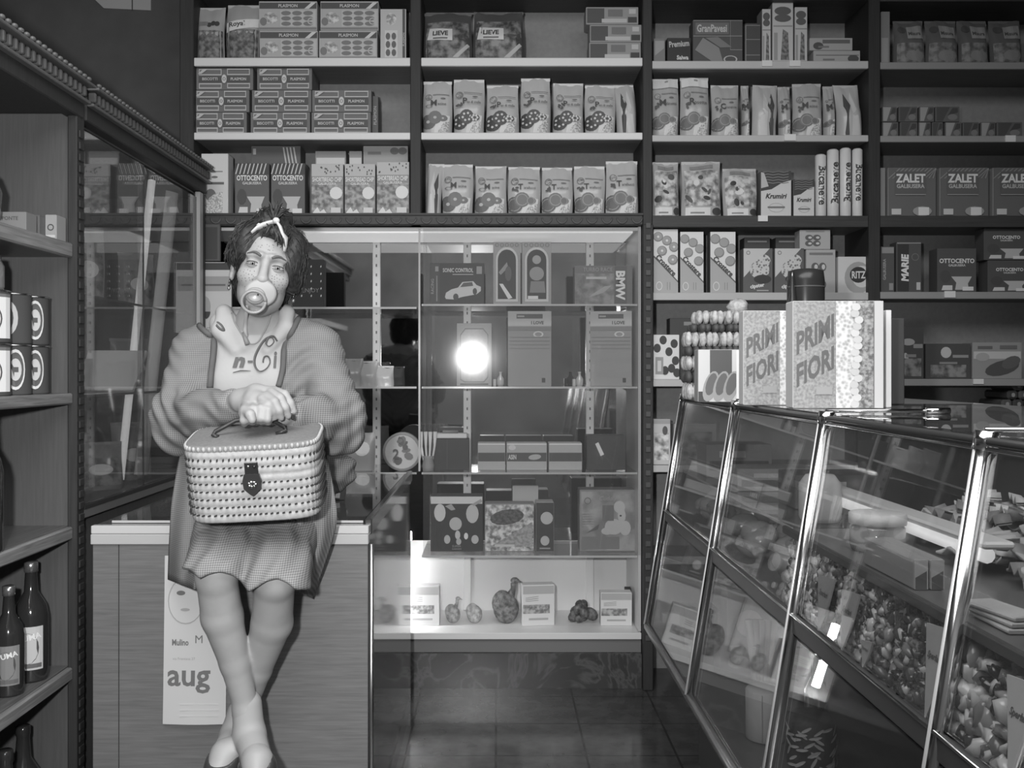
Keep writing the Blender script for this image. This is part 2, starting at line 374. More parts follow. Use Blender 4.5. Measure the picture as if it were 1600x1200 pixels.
# ------------------------------------------------------------------ packages
ordn = ['first', 'second', 'third', 'fourth', 'fifth', 'sixth', 'seventh', 'eighth', 'ninth', 'tenth']
def setdown(mb, name, label, cat, px0, px1, Y, dep, z, group=None, rotz=0):
    o = mb.build(name, None, loc=((PX(px0, Y)+PX(px1, Y))/2, Y+dep/2, z), rotz=rotz); tag(o, label, cat, group); return o
def dims(px0, px1, py0, Y, z): return (px1-px0)*Y/F-.003, PZ(py0, Y)-z
def carton(w_, h, d, L, side=None, bev=.002):
    mb = MB(); mb.box((-w_/2, -d/2, 0), (w_/2, d/2, h), side or G(L), bev)
    dc = Deco(mb, boxface(-d/2)); dc.rect(-w_/2+.001, .001, w_/2-.001, h-.001, G(L)); return mb, dc
def bag(w_, h, d, L, seed, lean=0, top=.12):
    """stand-up cellophane bag with a flat crimped top"""
    rn = random.Random(seed); mb = MB(); nu, nv = 12, 14
    ph = [rn.uniform(0, 6) for _ in range(4)]
    def prof(u, v):
        a = 1-abs(2*u-1)**3.2
        t = min(1.0, (1-v)/.55)**.8 if v > .45 else 1.0
        t = max(t, .03)
        t *= .9+.1*math.sin(v*7+ph[0])
        return max(a, 0)**.5*t*d/2
    def pt(u, v, side):
        x = (u-.5)*w_*(1-.03*math.sin(v*5+ph[1])); y = prof(u, v)*side
        y += .0012*math.sin(u*19+ph[2]+v*5)*(.3+v)*(1 if side < 0 else 0)
        zt = v*h + (v**4)*.006*math.sin(u*6+ph[3])
        return Vector((x+lean*v*v, y+.3*d*max(0, v-.5), zt))
    for side in (-1, 1):
        vs = [pt(i/nu, j/nv, side) for j in range(nv+1) for i in range(nu+1)]; fs = []
        for j in range(nv):
            for i in range(nu):
                a = j*(nu+1)+i; q = (a, a+1, a+nu+2, a+nu+1); fs.append(q if side < 0 else q[::-1])
        mb.add(vs, fs, K(L), True)
    mb.box((-w_/2*.8, -d*.35, .0), (w_/2*.8, d*.35, .002), K(L))
    mb.box((-w_/2+lean, -.002+.15*d, h*.965), (w_/2+lean, .002+.15*d, h+.004), K(L+8))
    def fn(u, v, k):
        p = pt(min(max(u/w_+.5, 0), 1), min(max(v/h, 0), 1), -1); return (p.x, p.y-.0011-k*.00045, p.z)
    return mb, Deco(mb, fn, True)
def cookies(dc, cx, cy, s, kind, rn):
    dk = 62 if kind == 'star' else 88
    for (x, y, r) in ((-.012, -.004, .0165), (.003, .006, .0150), (.020, .004, .0100)):
        dc.ell(cx+x*s, cy+y*s, r*s, r*s*(1 if x < .01 else .7), G(dk+(14 if x > -.01 else 4)))
        if kind == 'ring': dc.ell(cx+x*s, cy+y*s, r*s*.25, r*s*.22, G(150), 8)
        if kind == 'star':
            for q in range(6):
                a = q*1.05+x*50; dc.ell(cx+(x+math.cos(a)*r*.55)*s, cy+(y+math.sin(a)*r*.5)*s, .0026*s, .0026*s, G(165), 6)
        if kind == 'round': dc.ring(cx+x*s, cy+y*s, r*s*.8, .0018*s, G(125), 12)
def mulino(w_, h, d, name, kind, seed, L=150, cap=None):
    rn = random.Random(seed); mb, dc = bag(w_, h, d, L, seed)
    s = w_/.13*2.1; f = .42*h
    dc.ell(w_*.36, h*.02, w_*.46, f*.78, G(176), 20, a0=math.pi*.45, a1=math.pi)
    dc.ell(w_*.36, h*.02, w_*.32, f*.52, mottle('printed_grain', 120, 185, 160), 16, a0=math.pi*.45, a1=math.pi)
    cookies(dc, -w_*.12, f*.62, s*.98, kind, rn)
    dc.ell(-w_*.30, h*.70, w_*.12, w_*.10, mottle('printed_crest', 90, 150, 140)); dc.ring(-w_*.30, h*.70, w_*.12, .003, G(105))
    dc.rect(-w_*.16, h*.735, w_*.42, h*.75, G(112)); dc.ell(w_*.2, h*.67, w_*.09, h*.014, G(95))
    dc.text(name[0], -w_*.12, h*.585, h*.115, G(70), bold=.02); dc.text(name[1:], w_*.16, h*.565, h*.05, G(85), wmax=w_*.44, bold=.01)
    if kind == 'star' or kind == 'round':
        for q in range(5): dc.ell(-w_*.30+rn.uniform(-.08, .08)*w_, h*(.53+rn.uniform(-.05, .05)), w_*.06, h*.02, G(80), 8, rot=rn.uniform(0, 3))
    else:
        dc.ring(-w_*.28, h*.52, w_*.12, .004, G(95), 14, .5)
    if cap: dc.rect(-w_*.48, h*.84, w_*.48, h*.985, G(cap)); dc.rect(-w_*.1, h*.93, w_*.1, h*.96, G(120))
    return mb
def bagside(w_, h, d, seed, flip=1):
    """a bag standing edge on, seen from its gusset side"""
    mb, dc = bag(w_, h, d, 148, seed, lean=-.012*flip)
    dc.poly([(w_*.0*flip, h*.02), (w_*.38*flip, h*.02), (w_*.1*flip, h*.88), (w_*.02*flip, h*.75)], G(165))
    dc.poly([(-w_*.25*flip, h*.03), (-w_*.1*flip, h*.03), (-w_*.0*flip, h*.6), (-w_*.2*flip, h*.85), (-w_*.28*flip, h*.6)], G(70))
    return mb
def plasmon_big(w_, h, d, seed=0):
    mb, dc = carton(w_, h, d, 140)
    dc.rect(-w_/2+.002, h*.74, w_/2-.002, h*.95, G(68)); dc.text('PLASMON', -w_*.0, h*.845, h*.11, G(160), wmax=w_*.34, bold=.02)
    dc.poly([(w_*.28, h*.74), (w_*.36, h*.74), (w_*.48, h*.95), (w_*.40, h*.95)], G(165))
    dc.rect(-w_/2+.002, 0.003, w_/2-.002, h*.10, G(105))
    dc.ell(-w_*.3, h*.42, w_*.13, h*.2, mottle('printed_baby', 105, 170, 60)); dc.ell(-w_*.42, h*.3, w_*.06, h*.14, G(100))
    dc.rect(-w_*.13, h*.12, w_*.48, h*.68, G(150))
    for r in range(3):
        for c in range(3):
            dc.ell(-w_*.03+c*w_*.19, h*(.22+.18*r), w_*.085, h*.075, G(98), 12)
    dc.ring(w_*.40, h*.3, w_*.06, .004, G(150)); return mb
def plasmon_small(w_, h, d, seed=0):
    mb, dc = carton(w_, h, d, 92)
    for sx in (-1, 1):
        c = sx*w_*.25; a = w_*.20
        for y0, y1 in ((.06, .30), (.66, .95)):
            for (u0, v0, u1, v1) in ((c-a, y0, c+a, y0+.05), (c-a, y1-.05, c+a, y1), (c-a, y0, c-a+.003, y1), (c+a-.003, y0, c+a, y1)):
                dc.rect(u0, v0*h, u1, v1*h, G(150))
        dc.rect(c-a, h*.34, c+a, h*.62, G(72))
    dc.text('BISCOTTI', -w_*.25, h*.48, h*.13, G(158), wmax=w_*.27, bold=.02); dc.text('PLASMON', w_*.25, h*.48, h*.13, G(158), wmax=w_*.27, bold=.02)
    dc.ell(0, h*.48, w_*.045, h*.2, G(160), 12); dc.ring(0, h*.48, w_*.03, .003, G(110)); dc.poly([(-w_*.46, h*.7), (-w_*.40, h*.7), (-w_*.28, h*.93), (-w_*.36, h*.93)], G(150))
    return mb
def ottocento(w_, h, d, L=82, title='OTTOCENTO', sub='GALBUSERA', stripes=(60, 155)):
    mb, dc = carton(w_, h, d, L)
    if stripes:
        dc.rect(-w_/2+.001, h*.78, w_/2-.001, h*.995, G(stripes[0]))
        n = 8
        for k in range(n):
            a = -w_/2+w_*k/n*.93
            dc.poly([(a, h*.79), (a+w_*.035, h*.79), (a+w_*.12, h*.99), (a+w_*.085, h*.99)], G(stripes[1]))
    dc.text(title, 0, h*.715, h*.105, G(188), wmax=w_*.9, bold=.03); dc.text(sub, 0, h*.615, h*.055, G(160), wmax=w_*.56, bold=.03)
    dc.ell(-w_*.3, h*.36, w_*.14, h*.15, G(66), 10)
    dc.poly([(-w_*.15, h*.36), (w_*.38, h*.36), (w_*.28, h*.20), (w_*.30, h*.06), (-w_*.05, h*.06), (-w_*.02, h*.22)], G(150))
    dc.poly([(-w_*.4, h*.05), (-w_*.12, h*.05), (-w_*.12, h*.16), (-w_*.36, h*.16)], G(165)); dc.rect(w_*.14, h*.04, w_*.42, h*.13, G(175))
    return mb
def shortbread(w_, h, d, seed=0):
    mb, dc = carton(w_, h, d, 118); rn = random.Random(seed)
    dc.rect(-w_/2+.001, h*.76, w_/2-.001, h*.995, G(150))
    for k in range(14): dc.ell(rn.uniform(-.45, .45)*w_, h*rn.uniform(.8, .97), .003, .004, G(75), 6)
    dc.rect(-w_/2+.002, .002, w_/2-.002, h*.6, mottle('printed_leaves', 80, 135, 55))
    dc.text('SHORTBREAD CHIP', 0, h*.69, h*.09, G(185), wmax=w_*.92, bold=.03); dc.text('GALBUSERA', 0, h*.61, h*.05, G(170), wmax=w_*.6, bold=.03)
    dc.ell(w_*.28, h*.43, w_*.2, h*.12, G(192)); dc.poly([(-w_*.45, h*.05), (-w_*.3, h*.16), (-w_*.22, h*.07), (-w_*.1, h*.12), (0, h*.03), (-w_*.4, h*.02)], G(195))
    dc.rect(w_*.12, h*.05, w_*.42, h*.15, G(170)); return mb
def zalet(w_, h, d, seed=0):
    mb, dc = carton(w_, h, d, 84, side=G(120))
    for k in range(12):
        a = -w_/2+w_*k/12; dc.poly([(max(a, -w_/2), h*.78), (a+.004, h*.78), (min(a+.05, w_/2), h*.985), (min(a+.045, w_/2-.002), h*.985)], G(118))
    dc.rect(-w_*.36, h*.44, w_*.28, h*.92, G(80)); dc.text('ZALET', -w_*.04, h*.78, h*.18, G(185), wmax=w_*.62, bold=.04); dc.text('GALBUSERA', -w_*.04, h*.62, h*.085, G(150), wmax=w_*.58, bold=.03)
    dc.rect(-w_*.36, h*.44, w_*.28, h*.455, G(130)); dc.rect(-w_*.44, h*.04, -w_*.24, h*.16, G(160)); dc.ell(w_*.2, h*.11, w_*.2, h*.10, G(125), 12); dc.rect(w_*.12, h*.03, w_*.34, h*.19, G(175))
    return mb
def lieve(w_, h, d, seed):
    mb, dc = bag(w_, h, d, 68, seed)
    dc.rect(-w_*.45, h*.02, w_*.45, h*.8, mottle('printed_dark_picture', 55, 110, 28, contrast=.1), 6, 6)
    dc.poly([(-w_*.42, h*.42), (-w_*.38, h*.66), (w_*.1, h*.64), (w_*.1, h*.40)], G(165)); dc.text('LIEVE', -w_*.15, h*.55, h*.1, G(60), wmax=w_*.4, bold=.04)
    dc.rect(-w_*.3, h*.43, 0, h*.46, G(90)); dc.poly([(w_*.1, h*.05), (w_*.22, h*.05), (w_*.45, h*.3), (w_*.40, h*.34)], G(150)); return mb
def crostere(w_, h, d, seed=0, ring=False):
    mb, dc = carton(w_, h, d, 178, side=G(80)); W2 = w_/2-.001
    for (x, y) in ((-.3, .88), (.05, .82), (.33, .72), (-.15, .66), (.28, .52)):
        dc.ell(x*w_, y*h, w_*.2, w_*.2, G(105), 14, clip=(-W2, 0, W2, h-.001)); dc.ell(x*w_-.001, y*h+.001, w_*.17, w_*.165, G(128), 14, clip=(-W2, 0, W2, h-.001))
        if ring: dc.ell(x*w_, y*h, w_*.05, w_*.05, G(175), 8)
    dc.poly([(-W2, .001), (W2, .001), (W2, h*.16), (-W2, h*.56)], G(138)); dc.poly([(-W2, h*.56), (W2, h*.16), (W2, h*.185), (-W2, h*.59)], G(75))
    ang = math.atan2(-.40*h, w_); dc.text('Crostere', .01*w_, h*.435, h*.085, G(60), wmax=w_*1.05, rot=ang, bold=.03)
    dc.ring(-w_*.27, h*.11, w_*.13, .003, G(170), 14, 1.4); dc.rect(w_*.05, h*.05, w_*.07, h*.17, G(110)); dc.rect(w_*.15, h*.05, w_*.17, h*.17, G(110)); return mb
def cipster(w_, h, d, seed=0):
    mb, dc = carton(w_, h, d, 82, side=G(100)); W2 = w_/2-.001
    dc.poly([(-W2, h*.35), (-W2, h-.001), (W2*.8, h-.001)], G(160)); dc.ell(w_*.05, h*.52, w_*.34, h*.2, mottle('printed_crisps', 85, 160, 90, 'voronoi')); dc.ell(w_*.2, h*.72, w_*.22, h*.14, mottle('printed_crisps', 85, 160, 90, 'voronoi'))
    dc.ell(w_*.15, h*.31, w_*.3, h*.1, G(55)); dc.ring(-w_*.34, h*.9, w_*.07, .003, G(110))
    dc.text('cipster', -w_*.03, h*.15, h*.11, G(185), wmax=w_*.86, rot=.16, bold=.04); dc.rect(-w_*.05, h*.04, w_*.35, h*.07, G(130)); return mb
def krumiri(w_, h, d, dark=False):
    mb, dc = carton(w_, h, d, 165, side=G(80)); W2 = w_/2-.001
    dc.poly([(-W2, h*.56), (-W2*.3, h*.60), (W2*.4, h*.74), (W2, h*.80), (W2, h-.001), (-W2, h-.001)], G(62))
    for k in range(5):
        y = .72+.06*k; dc.poly([(-W2*.9+w_*.17*q, h*(min(y+(.02 if q % 2 else 0), .985))) for q in range(6)]+[(-W2*.9+w_*.17*q, h*min(y+(.02 if q % 2 else 0)+.018, .992)) for q in range(5, -1, -1)], G(105))
    if not dark: dc.poly([(-W2, h*.62), (-W2*.5, h*.66), (-W2*.8, h*.95), (-W2, h*.97)], G(150))
    dc.text('Krumiri', 0, h*.45, h*.11, G(50), wmax=w_*.7, shear=.3, bold=.03); dc.ring(0, h*.2, w_*.25, .002, G(140), 18, .6); dc.rect(-w_*.28, h*.19, w_*.28, h*.225, G(95)); return mb
def tubepack(w_, h, text='Bucaneve', L=175, ink=62, flip=False):
    mb = MB(); r = w_/2
    mb.lathe([(r*.75, 0), (r, .006), (r, h-.006), (r*.7, h)], (0, 0, 0), K(L), 16)
    def fn(u, v, k):
        a = u/r; rr = r+.0005+k*.0003; return (math.sin(a)*rr, -math.cos(a)*rr, v)
    dc = Deco(mb, fn); dc.text(text, .002, h*.5, w_*.72, G(ink), wmax=h*.9, rot=math.pi/2*(-1 if flip else 1), bold=.03); return mb
print('part1')
# ================================================================== goods on the wall shelves
YG = 4.03
def row(fn, names, xs, tops, zt, d, name, cat, desc, group, **kw): pass
D = .16
# --- bay 1, top row
for i, (a, b, t) in enumerate([(303, 347, 6), (350, 402, 2)]):
    w_, h = dims(a, b, t, YG, SH[(0, 'A')]); mb, dc = bag(w_, h, .09, 135, 40+i)
    dc.rect(-w_*.48, h*.02, w_*.48, h*.55, mottle('printed_rice_dark', 58, 105, 50), 6, 4)
    if i == 0: [dc.ell(w_*q, h*(.66+.03*math.sin(q*9)), w_*.09, h*.05, G(60)) for q in (0, .14, .28)]; dc.rect(-w_*.4, h*.64, -w_*.05, h*.72, G(105))
    else: dc.poly([(-w_*.48, h*.50), (w_*.48, h*.60), (w_*.48, h*.76), (-w_*.48, h*.68)], G(185)); dc.text('Royal', -w_*.15, h*.63, h*.12, G(70), wmax=w_*.5, rot=.1, bold=.03)
    setdown(mb, 'rice_bag', ['bag with light top and dark berries printed, leftmost on the top left shelf', 'bag with a slanted white label and dark lower half, on the top left shelf'][i], 'bag', a, b, YG, .09, SH[(0, 'A')])
z = SH[(0, 'A')]; w_, h = dims(405, 497, 48, YG, z)
for i, (a, lev) in enumerate([(405, 0), (498, 0), (404, 1), (500, 1)]):
    setdown(plasmon_big(w_, h, D), 'baby_biscuit_box', 'wide pale box with dark title band, %s %s of four on the top left shelf' % (['lower', 'upper'][lev], ['left', 'right', 'left', 'right'][i]),
            'box', a, a+92, YG, D, z+lev*(h+.001), 'pale wide biscuit boxes on the top left shelf')
w_, h = dims(594, 628, 14, YG, z); mb, dc = carton(w_+.02, h, .1, 150, side=G(95))
dc.rect(-w_*.4, h*.05, w_*.2, h*.58, G(165)); dc.ell(-w_*.1, h*.8, w_*.25, h*.12, mottle('printed_baby', 105, 170, 60)); dc.rect(w_*.44, .002, w_*.56, h-.002, G(70)); dc.text('PLASMON', w_*.5, h*.4, w_*.1, G(160), rot=math.pi/2)
for q in range(6): dc.ell(-w_*.25+(q % 2)*w_*.28, h*(.14+.16*(q//2)), w_*.11, h*.07, G(85), 10)
setdown(mb, 'baby_biscuit_box', 'biscuit box standing upright with dark right strip, rightmost on the top left shelf', 'box', 594, 635, YG, .1, z)
# --- bay 1, second row
z = SH[(0, 'B')]; w_, h = dims(0, 94, 0, YG, 0); h = 34.3*YG/F
spec = [(299+4, 386, 0), (391, 485, 0), (486, 580, 0), (303, 390, 1), (393, 487, 1), (487, 581, 1), (306, 396, 2), (401, 488, 2)]
nm = ['bottom row, left end', 'bottom row, middle', 'bottom row, right end', 'middle row, left end', 'middle row, centre', 'middle row, right end', 'top row, left', 'top row, right']
for i, (a, b, l) in enumerate(spec):
    w1 = (b-a)*YG/F-.003
    setdown(plasmon_small(w1, h, D), 'baby_biscuit_box', 'flat dark grey box, %s of the stack on the second left shelf' % nm[i], 'box', a, b, YG, D, z+l*(h+.0008), 'flat biscuit boxes stacked on the second left shelf')
for i, (a, b, l) in enumerate([(579, 589, 0)]):
    mb, dc = carton(.026, h*1.9, .1, 78); dc.text('PLASMON', 0, h, .012, G(150), rot=math.pi/2)
    setdown(mb, 'baby_biscuit_box', 'end of a biscuit box showing behind the right end of the flat dark boxes', 'box', 581, 591, YG+.05, .1, z)
# --- bay 1, third row
z = SH[(0, 'C')]
w_, h = dims(314, 357, 240, YG, z); mb, dc = carton(w_, h, .08, 165)
dc.rect(-w_*.3, h*.7, w_*.3, h*.72, G(110)); dc.ell(0, h*.62, w_*.12, h*.02, G(90)); dc.rect(-w_*.35, h*.5, w_*.35, h*.54, G(85))
dc.ell(-w_*.15, h*.33, w_*.2, h*.1, G(95)); dc.ell(w_*.3, h*.02, w_*.72, h*.36, mottle('printed_grain', 120, 185, 160), 16, a0=math.pi*.5, a1=math.pi)
setdown(mb, 'biscuit_bag', 'pale upright packet with a printed plate, leftmost on the third left shelf', 'bag', 314, 357, YG, .08, z)
for i, (a, b) in enumerate([(367, 421), (423, 477)]):
    w_, h = dims(a, b, 255, YG, z); setdown(ottocento(w_, h, .07), 'biscuit_box', '%s of two biscuit boxes with diagonally striped tops above the woman' % ['left', 'right'][i], 'box', a, b, YG, .07, z, 'striped-top boxes above the woman')
for i, (a, b, t) in enumerate([(486, 537, 256), (538, 587, 256), (588, 640, 253)]):
    w_, h = dims(a, b, t, YG, z); setdown(shortbread(w_, h, .07, i), 'biscuit_box', 'box with a speckled pale top and printed leaves, %s of three, third left shelf' % ['left', 'middle', 'right'][i], 'box', a, b, YG, .07, z, 'shortbread boxes on the third left shelf')
for i, (a, b, t, L, lab) in enumerate([(392, 470, 228, 78, 'dark box with a striped corner lying behind the two striped boxes'), (492, 541, 236, 120, 'low grey box with a white band behind the leftmost leaf-printed box'), (545, 566, 236, 125, 'narrow grey box with a white band behind the middle leaf-printed box'), (567, 638, 228, 130, 'grey box with printed biscuits behind the right leaf-printed box')]):
    w_, h = dims(a, b, t, YG+.09, z); mb, dc = carton(w_, h, .1, L)
    if i == 0: [dc.poly([(w_*(.2+.07*q), h*.74), (w_*(.23+.07*q), h*.74), (w_*(.17+.07*q), h*.98), (w_*(.14+.07*q), h*.98)], G(150)) for q in range(4)]; dc.rect(-w_*.46, h*.88, -w_*.4, h*.96, G(140))
    elif i < 3: dc.rect(-w_*.46, h*.80, w_*.46, h*.90, G(165))
    else: dc.ell(w_*.2, h*.93, w_*.1, h*.05, G(90)); dc.ell(w_*.38, h*.93, w_*.1, h*.05, G(90)); dc.rect(-w_*.4, h*.88, -w_*.1, h*.92, G(100))
    setdown(mb, 'biscuit_box', lab, 'box', a, b, YG+.09, .1, z)
# --- bay 2, top row
z = SH[(1, 'A')]
for i, (a, b, t) in enumerate([(661, 737, 14), (739, 819, 12)]):
    w_, h = dims(a, b, t, YG, z); setdown(lieve(w_, h, .1, 60+i), 'crispbread_bag', '%s of two large dark bags at the top of the second bay' % ['left', 'right'][i], 'bag', a, b, YG, .1, z, 'large dark bags on the top shelf')
for i, (a, b, l) in enumerate([(920, 1002, 0), (921, 1003, 1), (915, 998, 2)]):
    w1 = (b-a)*YG/F-.003; h = 27.3*YG/F; mb, dc = carton(w1, h, .1, 118)
    dc.rect(-w1*.48, h*.08, -w1*.15, h*.92, G(72)); dc.rect(-w1*.2, h*.1, w1*.28, h*.32, G(150)); dc.rect(w1*.3, h*.1, w1*.47, h*.42, G(60)); dc.rect(w1*.32, h*.6, w1*.45, h*.88, G(150)); dc.rect(-w1*.08, h*.45, w1*.2, h*.85, G(95))
    setdown(mb, 'rusk_box', 'small flat grey box, %s of three stacked at the right of the second bay' % ['lowest', 'middle', 'topmost'][l], 'box', a, b, YG, .1, z+l*(h+.001), 'small flat boxes stacked on the top shelf')
# --- bay 2, biscuit bags
z = SH[(1, 'B')]
bb = [(660, 706, 124, 'Macine', 'ring'), (708, 757, 121, 'Pan di stelle', 'star'), (760, 811, 130, 'Pan di stelle', 'star'), (814, 861, 119, 'Pan di stelle', 'star'), (865, 913, 127, 'Pan di stelle', 'star'), (915, 963, 130, 'Pan di stelle', 'star')]
for i, (a, b, t, n, k) in enumerate(bb):
    w_, h = dims(a, b, t, YG, z); setdown(mulino(w_, h, .075, n, k, 100+i), 'biscuit_bag', 'pale bag printed with %s, %s from left, second shelf of second bay' % ('ring biscuits' if k == 'ring' else 'dark speckled biscuits', ordn[i]), 'bag', a, b, YG, .075, z, 'pale biscuit bags on the second middle shelf')
w_, h = dims(965, 998, 128, YG, z); setdown(bagside(w_, h, .1, 120), 'biscuit_bag', 'pale biscuit bag seen edge on at the right end of the second shelf, middle bay', 'bag', 965, 998, YG, .1, z)
z = SH[(1, 'C')]
bb = [(690, 739, 255, 'Macine', 'ring'), (742, 792, 258, 'Macine', 'ring'), (794, 845, 259, 'Tarallucci', 'round'), (847, 896, 260, 'Tarallucci', 'round'), (898, 947, 258, 'Tarallucci', 'round'), (948, 999, 250, 'Tarallucci', 'round')]
for i, (a, b, t, n, k) in enumerate(bb):
    w_, h = dims(a, b, t, YG, z); setdown(mulino(w_, h, .075, n, k, 130+i), 'biscuit_bag', 'pale biscuit bag, %s of six facing forward right above the glass case' % ordn[i], 'bag', a, b, YG, .075, z, 'pale biscuit bags right above the glass case')
w_, h = dims(664, 689, 254, YG, z); setdown(bagside(w_, h, .08, 141, -1), 'biscuit_bag', 'pale biscuit bag seen edge on, left end of the row above the glass case', 'bag', 664, 689, YG, .08, z)
# --- bay 3
z = SH[(2, 'A')]
w_, h = dims(1021, 1040, 60, YG, z); mb, dc = carton(w_, h, .1, 100); dc.poly([(-w_*.4, h*.3), (w_*.4, h*.6), (w_*.4, h*.9), (-w_*.4, h*.9)], G(125)); setdown(mb, 'cracker_box', 'small grey box at the left end of the top shelf, third bay', 'box', 1021, 1040, YG, .1, z)
w_, h = dims(1042, 1080, 59, YG, z); mb, dc = carton(w_, h, .1, 52); dc.text('Premium', 0, h*.76, h*.24, G(150), wmax=w_*.85, rot=.08, bold=.03); dc.text('Saiwa', w_*.15, h*.22, h*.18, G(165), wmax=w_*.5, bold=.04); setdown(mb, 'cracker_box', 'small black cracker box with white lettering on the top shelf, third bay', 'box', 1042, 1080, YG, .1, z)
w_, h = dims(1082, 1161, 31, YG, z); mb, dc = carton(w_, h, .08, 72)
for q in (.62,): dc.rect(-w_*.49, h*q, w_*.49, h*q+.002, G(130))
dc.rect(w_*.25, h*.3, w_*.255, h*.98, G(130)); dc.rect(w_*.25, h*.3, w_*.49, h*.31, G(130))
for e in ((-.49, .01, .49, .02), (-.49, .975, .49, .985)): dc.rect(w_*e[0], h*e[1], w_*e[2], h*e[3], G(135))
dc.rect(-w_*.45, h*.66, w_*.22, h*.93, G(88)); dc.text('GranPavesi', -w_*.12, h*.8, h*.18, G(150), wmax=w_*.6, bold=.03)
dc.poly([(-w_*.46, h*.30), (-w_*.1, h*.02), (w_*.1, h*.04), (w_*.02, h*.35), (-w_*.3, h*.58)], G(112)); dc.poly([(-w_*.25, h*.58), (w_*.05, h*.35), (w_*.28, h*.36), (w_*.0, h*.6)], G(100)); dc.ring(w_*.25, h*.08, w_*.14, .006, G(150), 14, .55)
setdown(mb, 'cracker_box', 'wide dark cracker box with light grid lines on the top shelf, third bay', 'box', 1082, 1161, YG, .08, z)
w_, h = dims(1163, 1189, 38, YG, z); mb, dc = carton(w_, h, .08, 66)
for q in (.2, .6, .96): dc.rect(-w_*.46, h*q, w_*.46, h*q+.002, G(125))
dc.rect(-w_*.46, 0.002, -w_*.42, h*.97, G(125)); setdown(mb, 'cracker_box', 'narrow dark box with grid lines just right of the wide cracker box', 'box', 1163, 1189, YG, .08, z)
for i, (a, b, t) in enumerate([(1190, 1205, 14), (1206, 1240, 4), (1241, 1262, 11)]):
    w_, h = dims(a, b, t, YG, z); mb, dc = carton(w_, h, .08, 155, side=G(110))
    for (y, r) in ((.86, .09), (.74, .08)): dc.ell(0, h*y, w_*.40, h*r*.8, G(82))
    dc.poly([(-w_*.1, h*.05), (w_*.3, h*.05), (w_*.25, h*.5), (0, h*.56)], mottle('printed_wafer', 65, 110, 90)); dc.rect(-w_*.42, h*.05, -w_*.25, h*.5, G(125)); dc.rect(-w_*.45, h*.6, w_*.45, h*.62, G(120))
    setdown(mb, 'wafer_box', 'tall white wafer box, %s of three on the top shelf, third bay' % ['narrow leftmost', 'widest middle', 'rightmost'][i], 'box', a, b, YG, .08, z, 'tall white wafer boxes')
for i, (a, b, t, l) in enumerate([(1271, 1344, 74, 0), (1265, 1332, 53, 1)]):
    w1 = (b-a)*YG/F; h = 19.5*YG/F; mb, dc = carton(w1, h, .08, 135)
    dc.rect(-w1*.45, h*.6, w1*.47, h*.66, G(80)) if l == 0 else dc.rect(-w1*.2, h*.55, w1*.44, h*.85, G(85)); dc.ell(w1*(.35 if l == 0 else -.3), h*.35, w1*.12, h*.3, G(70)); dc.rect(-w1*.3, h*.2, -w1*.05, h*.35, G(100))
    setdown(mb, 'wafer_box', '%s of two flat wafer boxes lying at the right of the top shelf, third bay' % ['lower', 'upper'][l], 'box', a, b, YG, .08, z+l*(h+.001), 'flat wafer boxes')
z = SH[(2, 'B')]
bb = [(1020, 1063, 120, 'Molinetti', 'round', 170), (1065, 1111, 118, 'Rosette', 'round', 185), (1114, 1158, 130, 'Campagnole', 'round', None)]
for i, (a, b, t, n, k, cap) in enumerate(bb):
    w_, h = dims(a, b, t, YG, z); setdown(mulino(w_, h, .075, n, k, 160+i, L=140, cap=cap), 'biscuit_bag', 'pale biscuit bag, %s from the left on the second shelf, third bay' % ordn[i], 'bag', a, b, YG, .075, z, 'pale biscuit bags on the second shelf, third bay')
bb = [(1161, 1174, 131, 0), (1176, 1217, 130, -1), (1219, 1239, 133, 0), (1242, 1288, 128, 1), (1290, 1308, 132, 0), (1311, 1351, 130, 2)]
for i, (a, b, t, k) in enumerate(bb):
    w_, h = dims(a, b, t, YG, z)
    m_ = mulino(w_, h, .07, 'Macine', 'round', 170+i, L=138) if k in (0, 1) else bagside(w_, h, .09, 180+i, 1 if k == 2 else -1)
    setdown(m_, 'biscuit_bag', ['narrow pale biscuit bag wedged fourth from left', 'slumped pale biscuit bag leaning on its neighbour', 'half hidden pale biscuit bag in the crowded part', 'broad pale biscuit bag with a flat top', 'narrow pale bag beside the last one', 'rightmost pale biscuit bag, triangular seen edge on'][i]+', second shelf, third bay', 'bag', a, b, YG, .07, z, 'crowded biscuit bags, third bay', rotz=[0, .15, 0, -.05, 0, 0][i])
z = SH[(2, 'C')]
for i, (a, b, t) in enumerate([(1021, 1063, 252), (1067, 1129, 251), (1132, 1186, 262)]):
    w_, h = dims(a, b, t, YG, z); mb, dc = bag(w_, h, .07, 138, 190+i); rn = random.Random(i+9)
    dc.rect(-w_*.45, h*.2, w_*.45, h*.85, mottle('printed_bird_scene', 95, 165, 38), 6, 6)
    for q in range(6): dc.ell(rn.uniform(-.35, .35)*w_, h*rn.uniform(.25, .8), w_*rn.uniform(.05, .14), h*rn.uniform(.02, .07), G(rn.choice([62, 75, 175])), 10, rot=rn.uniform(0, 3))
    dc.rect(-w_*.42, h*.03, w_*.2, h*.17, G(175)); dc.rect(-w_*.3, h*.06, w_*.05, h*.09, G(110)); dc.ell(w_*.36, h*.1, w_*.12, h*.07, G(60))
    dc.rect(-w_*.3, h*.88, w_*.3, h*.94, G(110))
    setdown(mb, 'pasta_bag', 'bag with printed country scene, %s of three, third shelf of third bay' % ordn[i], 'bag', a, b, YG, .07, z, 'picture bags on the third shelf, third bay')
w_, h = dims(1188, 1237, 267, YG, z); setdown(krumiri(w_, h, .07), 'biscuit_box', 'larger white biscuit box with wavy dark top', 'box', 1188, 1237, YG, .07, z)
